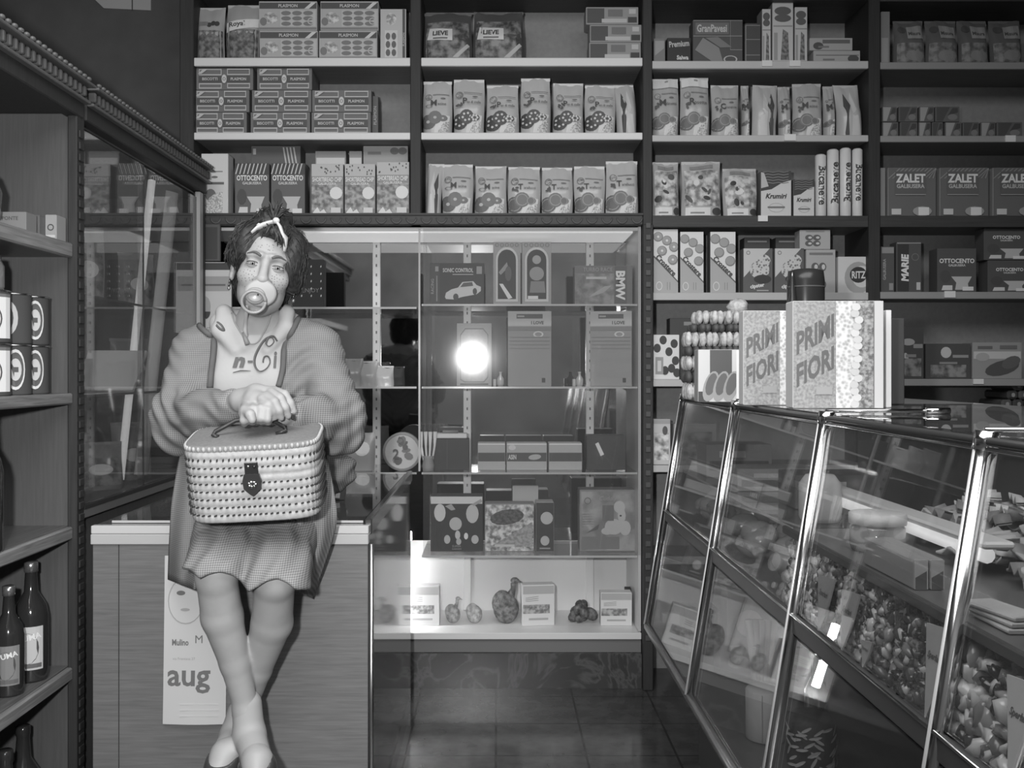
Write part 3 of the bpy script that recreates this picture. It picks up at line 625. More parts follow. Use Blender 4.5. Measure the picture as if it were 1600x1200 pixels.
w_, h = dims(1239, 1273, 280, YG, z); setdown(krumiri(w_, h, .07, True), 'biscuit_box', 'smaller white biscuit box with dark top, next to the round tubes', 'box', 1239, 1273, YG, .07, z)
for i, (a, b, t, fl) in enumerate([(1276, 1293, 240, True), (1295, 1313, 232, False), (1315, 1332, 230, False), (1334, 1350, 231, True)]):
    w_, h = dims(a, b, t, YG, z); setdown(tubepack(w_+.003, h, flip=fl), 'biscuit_tube', 'tall pale lettered biscuit tube, %s of four beside the dark upright' % ordn[i], 'tube', a, b, YG+.0, w_, z, 'tall biscuit tubes')
z = SH[(2, 'D')]
for i, (a, b, t) in enumerate([(1020, 1060, 358), (1062, 1100, 362), (1109, 1150, 362)]):
    w_, h = dims(a, b, t, YG, z); setdown(crostere(w_, h, .06, ring=(i == 0)), 'biscuit_box', 'tall white box with slanted grey corner, %s of three on the fourth shelf' % ['leftmost', 'middle', 'rightmost'][i], 'box', a, b, YG, .06, z, 'tall white boxes with slanted corner')
for i, (a, b) in enumerate([(1161, 1208), (1210, 1257)]):
    w_, h = dims(a, b, 388, YG, z); setdown(cipster(w_, h, .06), 'snack_box', '%s of two dark crisp boxes on the fourth shelf' % ['left', 'right'][i], 'box', a, b, YG, .06, z, 'dark snack boxes')
    mb, dc = carton((b-a-6)*YG/F, PZ(371, YG+.08)-z, .08, 62); hh = PZ(371, YG+.08)-z; dc.rect(-.04, hh-.02, .04, hh-.014, G(115)); setdown(mb, 'snack_box', 'dark box standing behind the %s crisp box' % ['left', 'right'][i], 'box', a+1, b-4, YG+.08, .08, z)
for i, (a, b, t, l) in enumerate([(1259, 1306, 390, 0), (1249, 1298, 357, 1)]):
    w1 = (b-a)*YG/F-.003; h0 = PZ(390, YG)-z; h = h0 if l == 0 else PZ(357, YG)-PZ(389, YG)-.004; mb, dc = carton(w1, h, .07, 140)
    for q in range(4): dc.ell(w1*(-.25+.25*(q % 2)+.05), h*(.3+.3*(q//2)) if l else h*(.2+.4*(q//2)), w1*.13, h*(.15 if l else .1), G(82)); dc.ell(w1*(-.22+.25*(q % 2)+.05), h*(.3+.3*(q//2)) if l else h*(.2+.4*(q//2)), w1*.06, h*.06, G(160))
    dc.rect(-w1*.4, h*.88, w1*.4, h*.93, G(100)) if l == 0 else dc.rect(-w1*.3, h*.9, w1*.3, h*.95, G(110))
    setdown(mb, 'snack_box', '%s grey box with printed round snacks right of the crisp boxes' % ['lower', 'upper'][l], 'box', a, b, YG, .07, z+(l and h0+.001))
w_, h = dims(1309, 1355, 401, YG, z); mb, dc = carton(w_, h, .06, 165); W2 = w_/2-.001
dc.ell(w_*.2, h*.42, w_*.48, h*.44, G(128), 20, clip=(-W2, .001, W2, h)); dc.ell(w_*.32, h*.45, w_*.34, h*.3, G(165), 18, clip=(-W2, .001, W2, h)); dc.ell(w_*.2, h*.5, w_*.30, h*.22, G(52), 20, clip=(-W2, 0, W2, h)); dc.text('RITZ', w_*.21, h*.5, h*.2, G(170), wmax=w_*.48, bold=.03)
setdown(mb, 'cracker_box', 'pale cracker box with dark round emblem, right end of the fourth shelf', 'box', 1309, 1355, YG, .06, z)
z = SH[(2, 'E')]
w_, h = dims(1020, 1062, 523, YG, z); mb, dc = carton(w_, h, .07, 180)
for (x, y) in ((-.12, .88), (.3, .8), (-.35, .7), (.1, .62), (.35, .42), (.2, .25), (.4, .15), (-.05, .2)): dc.ell(w_*x, h*y, w_*.14, h*.1, G(62), clip=(-w_*.49, 0, w_*.49, h*.99))
dc.rect(-w_*.42, h*.12, -w_*.12, h*.5, G(125)); dc.rect(-w_*.34, h*.18, -w_*.2, h*.42, G(165)); setdown(mb, 'chocolate_box', 'white box printed with dark chocolate balls on the fifth shelf by the carved column', 'box', 1020, 1062, YG, .07, z)
w_, h = dims(1046, 1120, 497, YG+.08, z); mb, dc = carton(w_, h, .08, 62); dc.rect(-w_*.2, h*.88, w_*.3, h*.94, G(110)); setdown(mb, 'chocolate_box', 'dark box standing behind the stacked meringues on the fifth shelf', 'box', 1046, 1120, YG+.08, .08, z)
z = SH[(2, 'F')]
w_, h = dims(1019, 1048, 655, YG, z); mb, dc = carton(w_, h, .07, 155); dc.rect(-w_*.4, h*.1, w_*.4, h*.7, mottle('printed_feathers', 80, 185, 30)); dc.ell(w_*.2, h*.75, w_*.15, h*.1, G(75)); dc.rect(-w_*.48, h*.9, w_*.48, h*.99, G(130)); setdown(mb, 'chocolate_box', 'upright grey box with a feathery picture by the carved column, sixth shelf', 'box', 1019, 1048, YG, .07, z)
w_, h = dims(1052, 1120, 662, YG, z); mb, dc = carton(w_, h, .07, 115); dc.rect(-w_*.4, h*.1, w_*.4, h*.8, mottle('printed_dark_picture', 55, 110, 28)); setdown(mb, 'chocolate_box', 'dark picture box seen through the counter end on the sixth shelf', 'box', 1052, 1120, YG, .07, z)
# --- bay 4
z = SH[(3, 'A')]
w_, h = dims(1376, 1391, 18, YG, z); mb, dc = carton(w_, h, .08, 105); dc.rect(-w_*.45, h*.02, w_*.3, h*.5, G(125)); setdown(mb, 'pasta_box', 'narrow grey box at the left end of the top shelf, fourth bay', 'box', 1376, 1391, YG, .08, z)
for i, (a, b) in enumerate([(1402, 1450), (1452, 1502), (1503, 1550), (1553, 1603)]):
    w_, h = dims(a, b, 28, YG, z); mb, dc = bag(w_, h, .08, 84, 210+i)
    dc.rect(-w_*.45, h*.05, w_*.45, h*.48, mottle('printed_pasta', 72, 110, 40), 5, 4); dc.ell(w_*.1, h*.2, w_*.3, h*.12, G(112)); dc.rect(-w_*.12, h*.58, w_*.42, h*.88, G(125)); dc.text('Misura', w_*.13, h*.7, h*.09, G(70), wmax=w_*.42, bold=.03); dc.ell(-w_*.28, h*.8, w_*.14, h*.08, G(70))
    setdown(mb, 'pasta_bag', 'grey bag with a pale square label, %s from the left at the top right' % ordn[i], 'bag', a, b, YG, .08, z, 'grey bags at the top right')
z = SH[(3, 'B')]
sp = [(1378, 1404, 0), (1406, 1434, 0), (1435, 1455, 0), (1456, 1474, 0), (1476, 1503, 0), (1504, 1530, 0), (1532, 1556, 0), (1557, 1598, 0), (1378, 1402, 1), (1404, 1434, 1), (1436, 1460, 1), (1461, 1500, 1)]
for i, (a, b, l) in enumerate(sp):
    w1 = (b-a)*YG/F-.003; h = 24*YG/F; mb, dc = carton(w1, h, .1, 78)
    dc.poly([(-w1*.45, h*.05), (-w1*.2, h*.05), (w1*.1, h*.95), (-w1*.45, h*.95)], G([125, 66][i % 2])); dc.poly([(w1*.0, h*.4), (w1*.42, h*.6), (w1*.42, h*.9), (w1*.2, h*.9)], G(62)); dc.ell(w1*.2, h*.3, w1*.2, h*.2, G(98))
    setdown(mb, 'sweet_packet', 'small dark striped packet, %s from left in the %s row, fourth bay' % (ordn[i % 8], ['bottom', 'upper'][l]), 'packet', a, b, YG, .1, z+l*(h+.001), 'small striped packets, fourth bay')
z = SH[(3, 'C')]
w_, h = dims(1375, 1384, 262, YG, z); mb, dc = carton(w_, h, .07, 112); setdown(mb, 'biscuit_box', 'edge of a pale box at the left end of the third shelf, fourth bay', 'box', 1375, 1384, YG, .07, z)
for i, (a, b) in enumerate([(1387, 1463), (1468, 1545), (1551, 1630)]):
    w_, h = dims(a, b, 262, YG, z); setdown(zalet(w_, h, .07), 'biscuit_box', 'large dark box with bold pale title, %s of three on the third shelf, fourth bay' % ordn[i], 'box', a, b, YG, .07, z, 'large dark boxes with bold title')
z = SH[(3, 'D')]
w_, h = dims(1376, 1398, 385, YG, z); mb, dc = carton(w_, h, .07, 68); dc.text('GALBUSERA', -w_*.25, h*.5, .012, G(125), rot=math.pi/2, bold=.03); dc.rect(w_*.1, h*.05, w_*.4, h*.2, G(115)); dc.rect(-w_*.45, h*.85, w_*.45, h*.98, G(115)); setdown(mb, 'biscuit_box', 'dark box with lettering up its side, left end of the fourth shelf, fourth bay', 'box', 1376, 1398, YG, .07, z)
w_, h = dims(1400, 1440, 378, YG, z); mb, dc = carton(w_, h, .07, 70); dc.rect(-w_*.46, h*.02, w_*.0, h*.95, G(48)); dc.text('MARIE', -w_*.16, h*.49, w_*.30, G(180), wmax=h*.85, rot=math.pi/2, shear=.1, bold=.05, squash=False); dc.rect(w_*.3, h*.05, w_*.46, h*.2, G(150)); dc.ring(w_*.25, h*.7, w_*.15, .003, G(95)); dc.rect(-w_*.48, h*.965, w_*.48, h*.985, G(120)); setdown(mb, 'biscuit_box', 'dark biscuit box with bold white name running upward', 'box', 1400, 1440, YG, .07, z)
for i, (a, b, t, l) in enumerate([(1464, 1526, 388, 0), (1543, 1612, 407, 0), (1537, 1608, 362, 1)]):
    h0 = 50*YG/F; w_ = (b-a)*YG/F-.003; h = (PZ(388, YG)-z) if i == 0 else h0
    setdown(ottocento(w_, h, .08, L=70, stripes=None), 'biscuit_box', ['dark box with pale cup, alone in the middle of the fourth shelf', 'lower dark box of the stack of two at the right edge', 'upper dark box of the stack of two at the right edge'][i], 'box', a, b, YG, .08, z+(l and h0+.001))
z = SH[(3, 'E')]
for i, (a, b, t) in enumerate([(1402, 1444, 512), (1446, 1517, 537), (1519, 1597, 535)]):
    w_, h = dims(a, b, t, YG, z); L = [66, 66, 118][i]; mb, dc = carton(w_, h, .09, L)
    if i < 2:
        dc.ell(-w_*.05 if i else -w_*.2, h*(.75 if i else .35), w_*.12, h*.16, G(150)); dc.rect(w_*.1, h*.6, w_*.45, h*.68, G(118)); dc.rect(-w_*.4, h*.05, w_*.4, h*.4, mottle('printed_dark_picture', 55, 110, 28)); dc.rect(-w_*.2, h*.42, w_*.2, h*.48, G(110))
        if i == 0: dc.ell(-w_*.1, h*.72, w_*.25, h*.07, G(135))
    else:
        dc.rect(-w_*.48, h*.55, w_*.48, h*.75, G(155)); dc.ell(w_*.1, h*.3, w_*.36, h*.2, G(72), rot=.25); dc.ell(w_*.28, h*.45, w_*.2, h*.16, G(80), rot=.4); dc.ell(-w_*.3, h*.6, w_*.14, h*.12, G(135)); dc.rect(-w_*.4, h*.82, -w_*.1, h*.9, G(85)); dc.rect(w_*.05, h*.82, w_*.4, h*.92, G(90))
    setdown(mb, 'pastry_box', ['tall dark box with two pale ovals, left on the fifth shelf, fourth bay', 'dark box with a pale round crest in the middle of the fifth shelf, fourth bay', 'grey box with a printed dark loaf at the right of the fifth shelf'][i], 'box', a, b, YG, .09, z)
z = SH[(3, 'F')]
rn = random.Random(3)
k = 0
for r in range(5):
    for c in range(6-r):
        mb = MB(); mb.box((-.022, -.1, 0), (.022, .1, .036), K(60 if (r+c) % 2 else 74), .008); dc = Deco(mb, boxface(-.1)); dc.ell(0, .018, .008, .009, G(118), 8)
        o = mb.build('nougat_bar', None, loc=(PX(1556, YG)+c*.047+r*.0235, YG+.1, z+r*.037+.153)); k += 1
        tag(o, 'dark bar end-on in the pyramid at the right edge, row %s, place %s' % (ordn[r].replace('first', 'one').replace('second', 'two').replace('third', 'three').replace('fourth', 'four').replace('fifth', 'five'), ['one', 'two', 'three', 'four', 'five', 'six'][c]), 'bar', 'dark bars piled in a pyramid')
mb = MB(); mb.box((-.19, -.1, 0), (.19, .1, .152), G(88), .003); setdown(mb, 'pastry_box', 'plain grey box carrying the pyramid of dark bars', 'box', 1545, 1665, YG, .2, z)
mb = MB(); mb.blob((0, 0, .03), (.075, .05, .03), mottle('loaf_crust', 50, 66, 30), 16, 8); mb.box((-.08, -.06, -.18), (.08, .06, -.0), G(66), .003)
tag(mb.build('dark_loaf', None, loc=(PX(1412, YG), YG+.07, z+.182)), 'dark oval loaf on a dark block beside the white boxes', 'loaf')
print('part2')
# ================================================================== glass case in the back wall
YM = 4.39
vc = thing('display_case', 'lit glass display case with mirror back set into the shelving behind the woman', 'display case', (-.3, 4.2, 0))
xl, xr = X(303), X(1003)
M_mirror = mat('aged_mirror', .50, .03, 1)
mb = MB(); mb.box((xl, YM, .53), (xr, YM+.01, Z(353)), M_mirror); mb.build('mirror_back', vc)
mb = MB(); mb.box((xl, YM, .2), (xr, YM+.01, .528), mat('white_case_back', .78, .5)); mb.build('white_back_panel', vc)
mb = MB(); mb.box((xr-.012, YF+.02, .225), (xr-.001, YM-.001, Z(353)), mat('pale_side_panel', .6, .3)); mb.build('side_panel', vc)
mb = MB(); mb.box((xl+.001, YF+.005, .195), (xr-.001, YM-.001, .2215), M_white, .002); mb.build('base_shelf', vc)
mb = MB(); mb.box((xl+.001, YF+.02, .14), (xr-.001, YM, .194), mat('grey_plinth', .2, .5)); mb.build('plinth', vc)
mb = MB(); mb.box((xl+.001, YF, .0), (xr-.001, YF+.05, .139), marble_mat()); mb.build('marble_toe_panel', vc)
for px in (588, 730, 922):
    x = PX(px, YM-.02); mb = MB(); mb.box((x-.017, YM-.016, .225 if px > 600 else .53), (x+.017, YM-.002, Z(354)), mat('white_standard', .82, .3), .002)
    for k in range(30): mb.box((x-.003, YM-.0175, .6+k*.042), (x+.003, YM-.0158, .612+k*.042), G(90))
    mb.build('shelf_standard', vc)
mb = MB(); mb.box((xl+.01, YF+.03, Z(354)-.012), (xr-.01, YM-.02, Z(353)-.002), M_white); mb.build('top_panel', vc)
mb = MB(); mb.box((X(458), YF+.05, Z(354)-.019), (xr-.03, YM-.04, Z(354)-.0125), mat('lamp_diffuser', .9, .5, emit=.42)); mb.build('lamp_diffuser', vc)
mb = MB(); mb.tube([(-.41, 4.1, .25), (-.41, 4.1, .52)], .014, mat('fluorescent_tube_low', .9, .5, emit=42), 10); mb.build('fluorescent_lamp', vc)
GS = {}
def gshelf(x0, x1, z, name):
    mb = MB(); mb.box((x0, YF+.03, z-.008), (x1, YM-.018, z), GL); mb.box((x0, YF+.0275, z-.008), (x1, YF+.0295, z), GLE); mb.build('glass_shelf', vc); GS[name] = z
for n, py in (('a', 475), ('b', 604), ('c', 738), ('d', 868)):
    z = PZ(py, YF+.03)
    if n != 'd': gshelf(X(345), X(650), z-.012 if n == 'a' else z, n+'l')
    gshelf(X(658), xr-.014, z, n)
mb = MB(); mb.box((X(653), YF+.03, .87), (X(656), YM-.02, Z(356)), GL); mb.box((X(653), YF+.0265, .87), (X(656), YF+.0295, Z(356)), GLE); mb.build('glass_divider', vc)
for a, b in ((661, 1001),):
    mb = MB(); mb.box((X(a), YF+.004, .535), (X(b), YF+.0075, Z(357)), glassmat('case_front_glass', .04, .95, rough=.055)); mb.build('glass_pane', vc)
# goods in the case
YC = 4.12
def cset(mb, name, label, cat, a, b, d, z, group=None, Y=YC, rotz=0): return setdown(mb, name, label, cat, a, b, Y, d, z, group, rotz)
z = GS['a']
w_, h = dims(671, 757, 411, YC, z); mb, dc = carton(w_, h, .09, 48)
dc.rect(-w_*.49, h*.02, -w_*.32, h*.98, G(60)); dc.text('RACING', -w_*.45, h*.45, .012, G(130), rot=math.pi/2); dc.rect(-w_*.38, h*.1, -w_*.36, h*.7, G(115)); dc.text('SONIC CONTROL', w_*.02, h*.83, h*.1, G(160), wmax=w_*.56, bold=.03); dc.rect(-w_*.08, h*.72, w_*.3, h*.74, G(140)); dc.rect(w_*.36, h*.74, w_*.46, h*.92, G(120)); dc.rect(-w_*.4, h*.8, -w_*.34, h*.92, G(120))
car = [(-.22, .2), (-.2, .3), (-.1, .38), (.02, .42), (.1, .55), (.3, .57), (.36, .48), (.44, .44), (.44, .34), (.36, .26), (.1, .2), (-.05, .14), (-.2, .15)]
dc.poly([(x*w_, y*h) for x, y in car], G(165)); dc.ell(-.02*w_, .2*h, w_*.05, h*.08, G(60)); dc.ell(.33*w_, .33*h, w_*.04, h*.08, G(60)); dc.poly([(.06*w_, .43*h), (.12*w_, .53*h), (.28*w_, .55*h), (.3*w_, .46*h)], G(75))
cset(mb, 'toy_car_box', 'black toy box with a pale racing car printed, top shelf of the glass case', 'toy', 671, 757, .09, z)
for i, (a, b) in enumerate([(770, 814), (815, 862)]):
    w_, h = dims(a, b, 378, YC, z); mb, dc = carton(w_, h, .08, 125)
    dc.ell(0, h*.72, w_*.40, h*.2, G(160), 20); dc.rect(-w_*.40, h*.06, w_*.40, h*.72, G(160)); dc.ell(0, h*.72, w_*.33, h*.16, G(50), 20); dc.rect(-w_*.33, h*.1, w_*.33, h*.72, G(50))
    if i == 0: dc.poly([(-w_*.3, h*.52), (w_*.0, h*.68), (w_*.05, h*.6), (-w_*.22, h*.48)], G(115)); dc.poly([(-w_*.28, h*.34), (-w_*.15, h*.34), (w_*.2, h*.12), (w_*.05, h*.1)], G(180)); dc.ell(w_*.05, h*.5, w_*.12, h*.12, G(75))
    else: dc.ell(0, h*.72, w_*.15, h*.07, G(128)); dc.ell(0, h*.5, w_*.25, h*.11, G(120)); dc.poly([(-w_*.2, h*.38), (w_*.26, h*.38), (w_*.3, h*.2), (-w_*.24, h*.2)], G(105)); dc.rect(-w_*.3, h*.1, w_*.05, h*.15, G(175))
    for q in range(5): dc.ring(w_*(-.36+.18*q), h*.95, w_*.07, .002, G(85), 8)
    cset(mb, 'doll_box', '%s doll box with an arched window on the top glass shelf' % ['left', 'right'][i], 'toy', a, b, .08, z, 'doll boxes with arched windows')
w_, h = dims(897, 989, 415, YC, z); mb, dc = carton(w_, h, .08, 90)
dc.rect(-w_*.49, h*.02, w_*.18, h*.8, mottle('printed_road', 78, 112, 30)); dc.rect(-w_*.3, h*.66, w_*.05, h*.72, G(150)); dc.rect(w_*.19, h*.02, w_*.40, h*.98, G(75)); dc.text('BMW', w_*.29, h*.5, w_*.16, G(190), wmax=h*.92, rot=-math.pi/2, bold=.04)
dc.poly([(-w_*.25, h*.2), (w_*.0, h*.32), (w_*.14, h*.5), (w_*.02, h*.48), (-w_*.2, h*.28)], G(130)); dc.text('TURBO RACE', -w_*.1, h*.9, h*.1, G(125), wmax=w_*.5)
cset(mb, 'toy_car_box', 'grey toy car box with white capitals down its right side', 'toy', 897, 989, .08, z)
z = GS['b']
w_, h = dims(713, 769, 505, YC, z); mb, dc = carton(w_, h, .03, 128, side=G(100)); o_ = [(-.4, .1), (-.28, .06), (.28, .06), (.4, .14), (.4, .82), (.26, .92), (-.26, .92), (-.4, .82)]
dc.poly([(x*w_, y*h) for x, y in o_], G(90)); dc.poly([(x*w_*.95, (y-.5)*.96*h+.5*h) for x, y in o_], mat('glossy_book_picture', .28, .34, noise=.3, nscale=20, spec=.5)); dc.rect(-w_*.4, h*.02, w_*.4, h*.045, G(80))
cset(mb, 'picture_book', 'glossy book with an eight-sided framed picture, second glass shelf, left', 'book', 713, 769, .03, z)
for i, (a, b) in enumerate([(793, 862), (922, 988)]):
    w_, h = dims(a, b, 486, YC, z); mb, dc = carton(w_, h, .02, 118, side=G(140))
    dc.rect(-w_*.5, h*.80, w_*.5, h*.995, G(150)); dc.rect(-w_*.3, h*.90, w_*.3, h*.96, G(80)); dc.rect(-w_*.28, h*.92, -w_*.12, h*.94, G(140)); dc.text('I LOVE', w_*.18, h*.845, h*.045, G(70), wmax=w_*.5, bold=.04)
    dc.ring(w_*.2, h*.69, w_*.12, .007, G(165), 12, .6); dc.rect(-w_*.49, h*.74, w_*.49, h*.79, G(105)); dc.rect(w_*.28, h*.05, w_*.36, h*.11, G(60))
    for q in range(4): dc.rect(-w_*.46, h*(.5+.05*q), w_*.46, h*(.5+.05*q)+.003, G(108))
    cset(mb, 'stationery_pad', '%s grey pad headed I LOVE standing on the second glass shelf' % ['left', 'right'][i], 'pad', a, b, .02, z, 'I LOVE pads', rotz=[0, -.12][i])
for i, a in enumerate([776, 900]):
    mb = MB(); mb.lathe([(.012, 0), (.016, .01), (.016, .03), (.006, .045), (.006, .055), (.009, .06)], (0, 0, 0), mat('glass_flask', .6, .08, spec=1), 12); mb.box((-.03, -.02, -.0), (-.018, .02, .03), G(150), .002)
    cset(mb, 'perfume_flask', 'small shiny flask %s on the second glass shelf' % ['between the book and the left pad', 'between the two pads'][i], 'flask', a, a+12, .03, z)
z = GS['c']
for i, (a, b, t) in enumerate([(673, 733, 686), (916, 978, 680)]):
    w_, h = dims(a, b, t, YC, z); mb, dc = carton(w_, h, .09, 48, side=G(50))
    dc.rect(-w_*.08, .003, -w_*.07, h*.98, G(68)) if i == 0 else dc.poly([(-w_*.28, h*.75), (-w_*.2, h*.8), (-w_*.05, h*.45), (-w_*.14, h*.4)], G(175))
    if i == 0: mb.box((-w_*.45, -.04, h+.002), (w_*.45, .04, h+.022), G(190), .003); mb.tube([(-w_*.2, -.03, h+.03), (w_*.2, 0, h+.028)], .006, G(110))
    cset(mb, 'black_box', ['plain black box with a white lid on the third glass shelf, left', 'dark crumpled box with a small white tag on the third glass shelf, right'][i], 'box', a, b, .09, z)
for i, (a, b) in enumerate([(746, 790), (791, 855), (857, 910)]):
    w_, h = dims(a, b, 692, YC, z); mb, dc = carton(w_, h, .08, 140, side=G(150)); dc.rect(-w_*.49, h*.32, w_*.49, h*.64, G(66)); dc.rect(-w_*.49, h*.93, w_*.49, h*.97, G(190))
    if i == 1: dc.text('ASIN', -w_*.36, h*.48, h*.18, G(165), wmax=w_*.2, bold=.03); dc.ell(w_*.2, h*.48, w_*.16, h*.1, G(140), rot=.1); dc.ell(-w_*.36, h*.83, w_*.09, h*.1, G(165))
    cset(mb, 'tea_box', 'pale box with dark middle band, %s of three on the third glass shelf' % ['left', 'middle', 'right'][i], 'box', a, b, .08, z, 'banded boxes in a row')
z = GS['d']
w_, h = dims(672, 755, 775, YC, z); mb, dc = carton(w_, h, .1, 45, side=G(60)); dc.rect(-w_*.49, h*.86, w_*.49, h*.99, G(170))
for (x, y, rx, ry, L) in ((-.32, .7, .11, .16, 165), (-.02, .5, .12, .12, 150), (.3, .68, .12, .17, 155), (-.18, .22, .06, .08, 150), (.02, .3, .05, .08, 160), (.04, .18, .05, .06, 145), (.35, .22, .07, .08, 150), (.18, .28, .04, .06, 190)): dc.ell(w_*x, h*y, w_*rx, h*ry, G(L))
dc.poly([(-w_*.22, h*.82), (-w_*.1, h*.86), (-w_*.02, h*.76), (-w_*.1, h*.74)], G(130)); dc.poly([(w_*.32, h*.82), (w_*.5, h*.9), (w_*.46, h*.95), (w_*.3, h*.86)], G(130)); dc.text('SUPER', 0, h*.1, h*.04, G(120)); dc.text('GARDEN', 0, h*.05, h*.03, G(120))
cset(mb, 'flower_bulb_box', 'black box printed with pale flowers, left on the lowest glass shelf', 'box', 672, 755, .1, z)
w_, h = dims(757, 835, 787, YC, z); mb, dc = carton(w_, h, .09, 110, side=G(120)); dc.rect(-w_*.49, h*.0+.002, w_*.49, h*.98, mottle('printed_foil', 85, 190, 45)); dc.ell(-w_*.05, h*.72, w_*.35, h*.16, mottle('printed_dark_berries', 45, 75, 90), rot=.15); dc.poly([(-w_*.4, h*.1), (w_*.46, h*.62), (w_*.46, h*.1)], mottle('printed_stripes', 105, 135, 80)); dc.rect(-w_*.3, h*.1, w_*.1, h*.15, G(160))
cset(mb, 'fruit_pack', 'shiny tray pack with dark fruit printed, centre of the lowest glass shelf', 'packet', 757, 835, .09, z)
mb, dc = carton(.11, PZ(760, YC+.1)-z, .03, 150); cset(mb, 'gift_bag', 'pale bag with a dark front panel standing behind the fruit pack', 'bag', 800, 842, .03, z, Y=YC+.12)
w_, h = dims(837, 866, 785, YC, z); mb, dc = carton(w_, h, .1, 48, side=G(150)); dc.ell(w_*.1, h*.68, w_*.35, h*.13, G(150)); dc.ell(0, h*.22, w_*.25, h*.1, G(150)); dc.rect(-w_*.3, h*.05, w_*.3, h*.08, G(120))
cset(mb, 'flower_bulb_box', 'narrow black box with two pale flowers, right of the fruit pack', 'box', 837, 866, .1, z)
w_, h = dims(905, 995, 765, YC, z); mb, dc = carton(w_, h, .1, 112, side=G(100)); dc.rect(-w_*.47, h*.02, w_*.47, h*.97, mottle('printed_haze', 95, 130, 12)); dc.rect(-w_*.46, h*.04, w_*.2, h*.24, G(100))
for (x, y, rx, ry) in ((.2, .72, .1, .1), (.24, .58, .07, .12), (.1, .4, .16, .13), (.3, .38, .1, .12), (-.02, .33, .1, .06)): dc.ell(w_*x, h*y, w_*rx, h*ry, G(150))
dc.ell(w_*.22, h*.58, .005, .004, G(50), 6); dc.poly([(-w_*.38, h*.3), (-w_*.15, h*.45), (-w_*.18, h*.36)], G(75)); dc.rect(-w_*.1, h*.5, w_*.1, h*.75, G(88)); dc.ring(-w_*.36, h*.82, w_*.06, .003, G(85)); dc.text('Cuddly', w_*.0, h*.85, h*.09, G(130), wmax=w_*.4, shear=.3)
for q in range(6): dc.rect(-w_*.45, h*(.42+.04*q), -w_*.25, h*(.42+.04*q)+.002, G(135))
cset(mb, 'plush_toy_box', 'large grey box with a sitting plush animal printed, lowest glass shelf, right', 'toy', 905, 995, .1, z)
z = .2215
for i, (a, b, t) in enumerate([(633, 687, 916), (814, 866, 914), (938, 988, 926)]):
    w_, h = dims(a, b, t, YC, z); mb, dc = carton(w_, h, .06, 165); dc.rect(-w_*.48, h*.3, w_*.35, h*.52, mottle('printed_small_scene', 85, 140, 60)); dc.rect(-w_*.48, h*.78, w_*.48, h*.98, G(135)); dc.rect(-w_*.3, h*.14, w_*.3, h*.19, G(130))
    for q in range(3): dc.poly([(-w_*.4, h*(.6+.04*q)), (w_*.0, h*(.62+.05*q)), (w_*.0, h*(.63+.05*q)), (-w_*.4, h*(.61+.04*q))], G(105))
    cset(mb, 'praline_box', 'pale box with a small printed scene on the case floor, %s of three' % ordn[i], 'box', a, b, .06, z, 'pale boxes on the case floor', rotz=[0, .12, 0][i])
def bird(s, dark, neck):
    mb = MB(); m = mottle('carved_bird_%d' % dark, dark, dark+40, 60)
    mb.blob((0, 0, .04*s), (.036*s, .03*s, .042*s), m, 14, 10); mb.blob((-.01*s, .0, .055*s), (.03*s, .032*s, .036*s), m, 12, 8)
    if neck:
        mb.tube([(.01*s, 0, .07*s), (.02*s, 0, .095*s), (.02*s, 0, .11*s)], [.014*s, .008*s, .008*s], m, 8); mb.blob((.024*s, 0, .118*s), (.012*s, .009*s, .009*s), m, 8, 6); mb.tube([(.03*s, 0, .118*s), (.046*s, 0, .112*s)], [.004*s, .001*s], m, 6)
    return mb
for i, (a, s, dk, nk, lab) in enumerate([(707, .86, 100, True, 'small carved duck figure on the case floor'), (741, .9, 115, False, 'small rounded pale figure on the case floor'), (791, 1.5, 66, True, 'larger dark swan figure on the case floor')]):
    mb = bird(s, dk, nk); mb.v = [(v[0], v[1], max(v[2], 0)) for v in mb.v]; tag(mb.build('bird_figurine', None, loc=(PX(a, YC), YC+.05, z)), lab, 'figurine')
mb = MB()
for q in range(14):
    a = q*2.4; mb.blob((.05*math.cos(a)*(q % 3)/2, .03*math.sin(a), .03+.012*(q % 4)), (.032, .018, .024), mottle('dark_shell', 50, 90, 50), 8, 6, Matrix.Rotation(a, 3, 'Z') @ Matrix.Rotation(.5, 3, 'Y'))
mb.v = [(v[0], v[1], max(v[2], 0)) for v in mb.v]; tag(mb.build('seashell', None, loc=(PX(909, YC), YC+.05, z)), 'dark knobbly shell on the case floor between the two right boxes', 'shell')
mb, dc = carton(.075, .13, .05, 62); cset(mb, 'black_box', 'small dark box at the right end of the case floor', 'box', 984, 999, .05, z, Y=YC+.1)
# left part of the case, behind the counter
zl = GS['cl']
mb = MB(); r = 30*4.1/F; N = 28
mb.tube([(0, -.02, r), (0, .03, r)], r, G(120), N); 
dc = Deco(mb, lambda u, v, k: (u, -.0205-k*.0004, v)); dc.ell(0, r, r*.88, r*.88, G(140), 26); dc.ring(0, r, r*.92, .004, G(105), 26)
rn = random.Random(5)
for q in range(12): a = rn.uniform(0, 6.28); dc.ell(r*.55*math.cos(a)*rn.random(), r+r*.6*math.sin(a), .008+rn.random()*.012, .006+rn.random()*.01, G(rn.choice([75, 90, 110])), 8, rot=a)
dc.text('2', -r*.3, r*.9, r*.5, G(75), bold=.02)
tag(mb.build('round_tin', None, loc=(PX(628, 4.08), 4.1, zl)), 'round pale tin standing on edge on the glass shelf behind the counter', 'tin')
mb, dc = bag(.12, .15, .06, 130, 300); dc.ell(.01, .09, .03, .03, G(190)); tag(mb.build('cellophane_bag', None, loc=(PX(562, 4.1), 4.12, zl)), 'shiny cellophane packet left of the round tin', 'bag')
mb = MB()
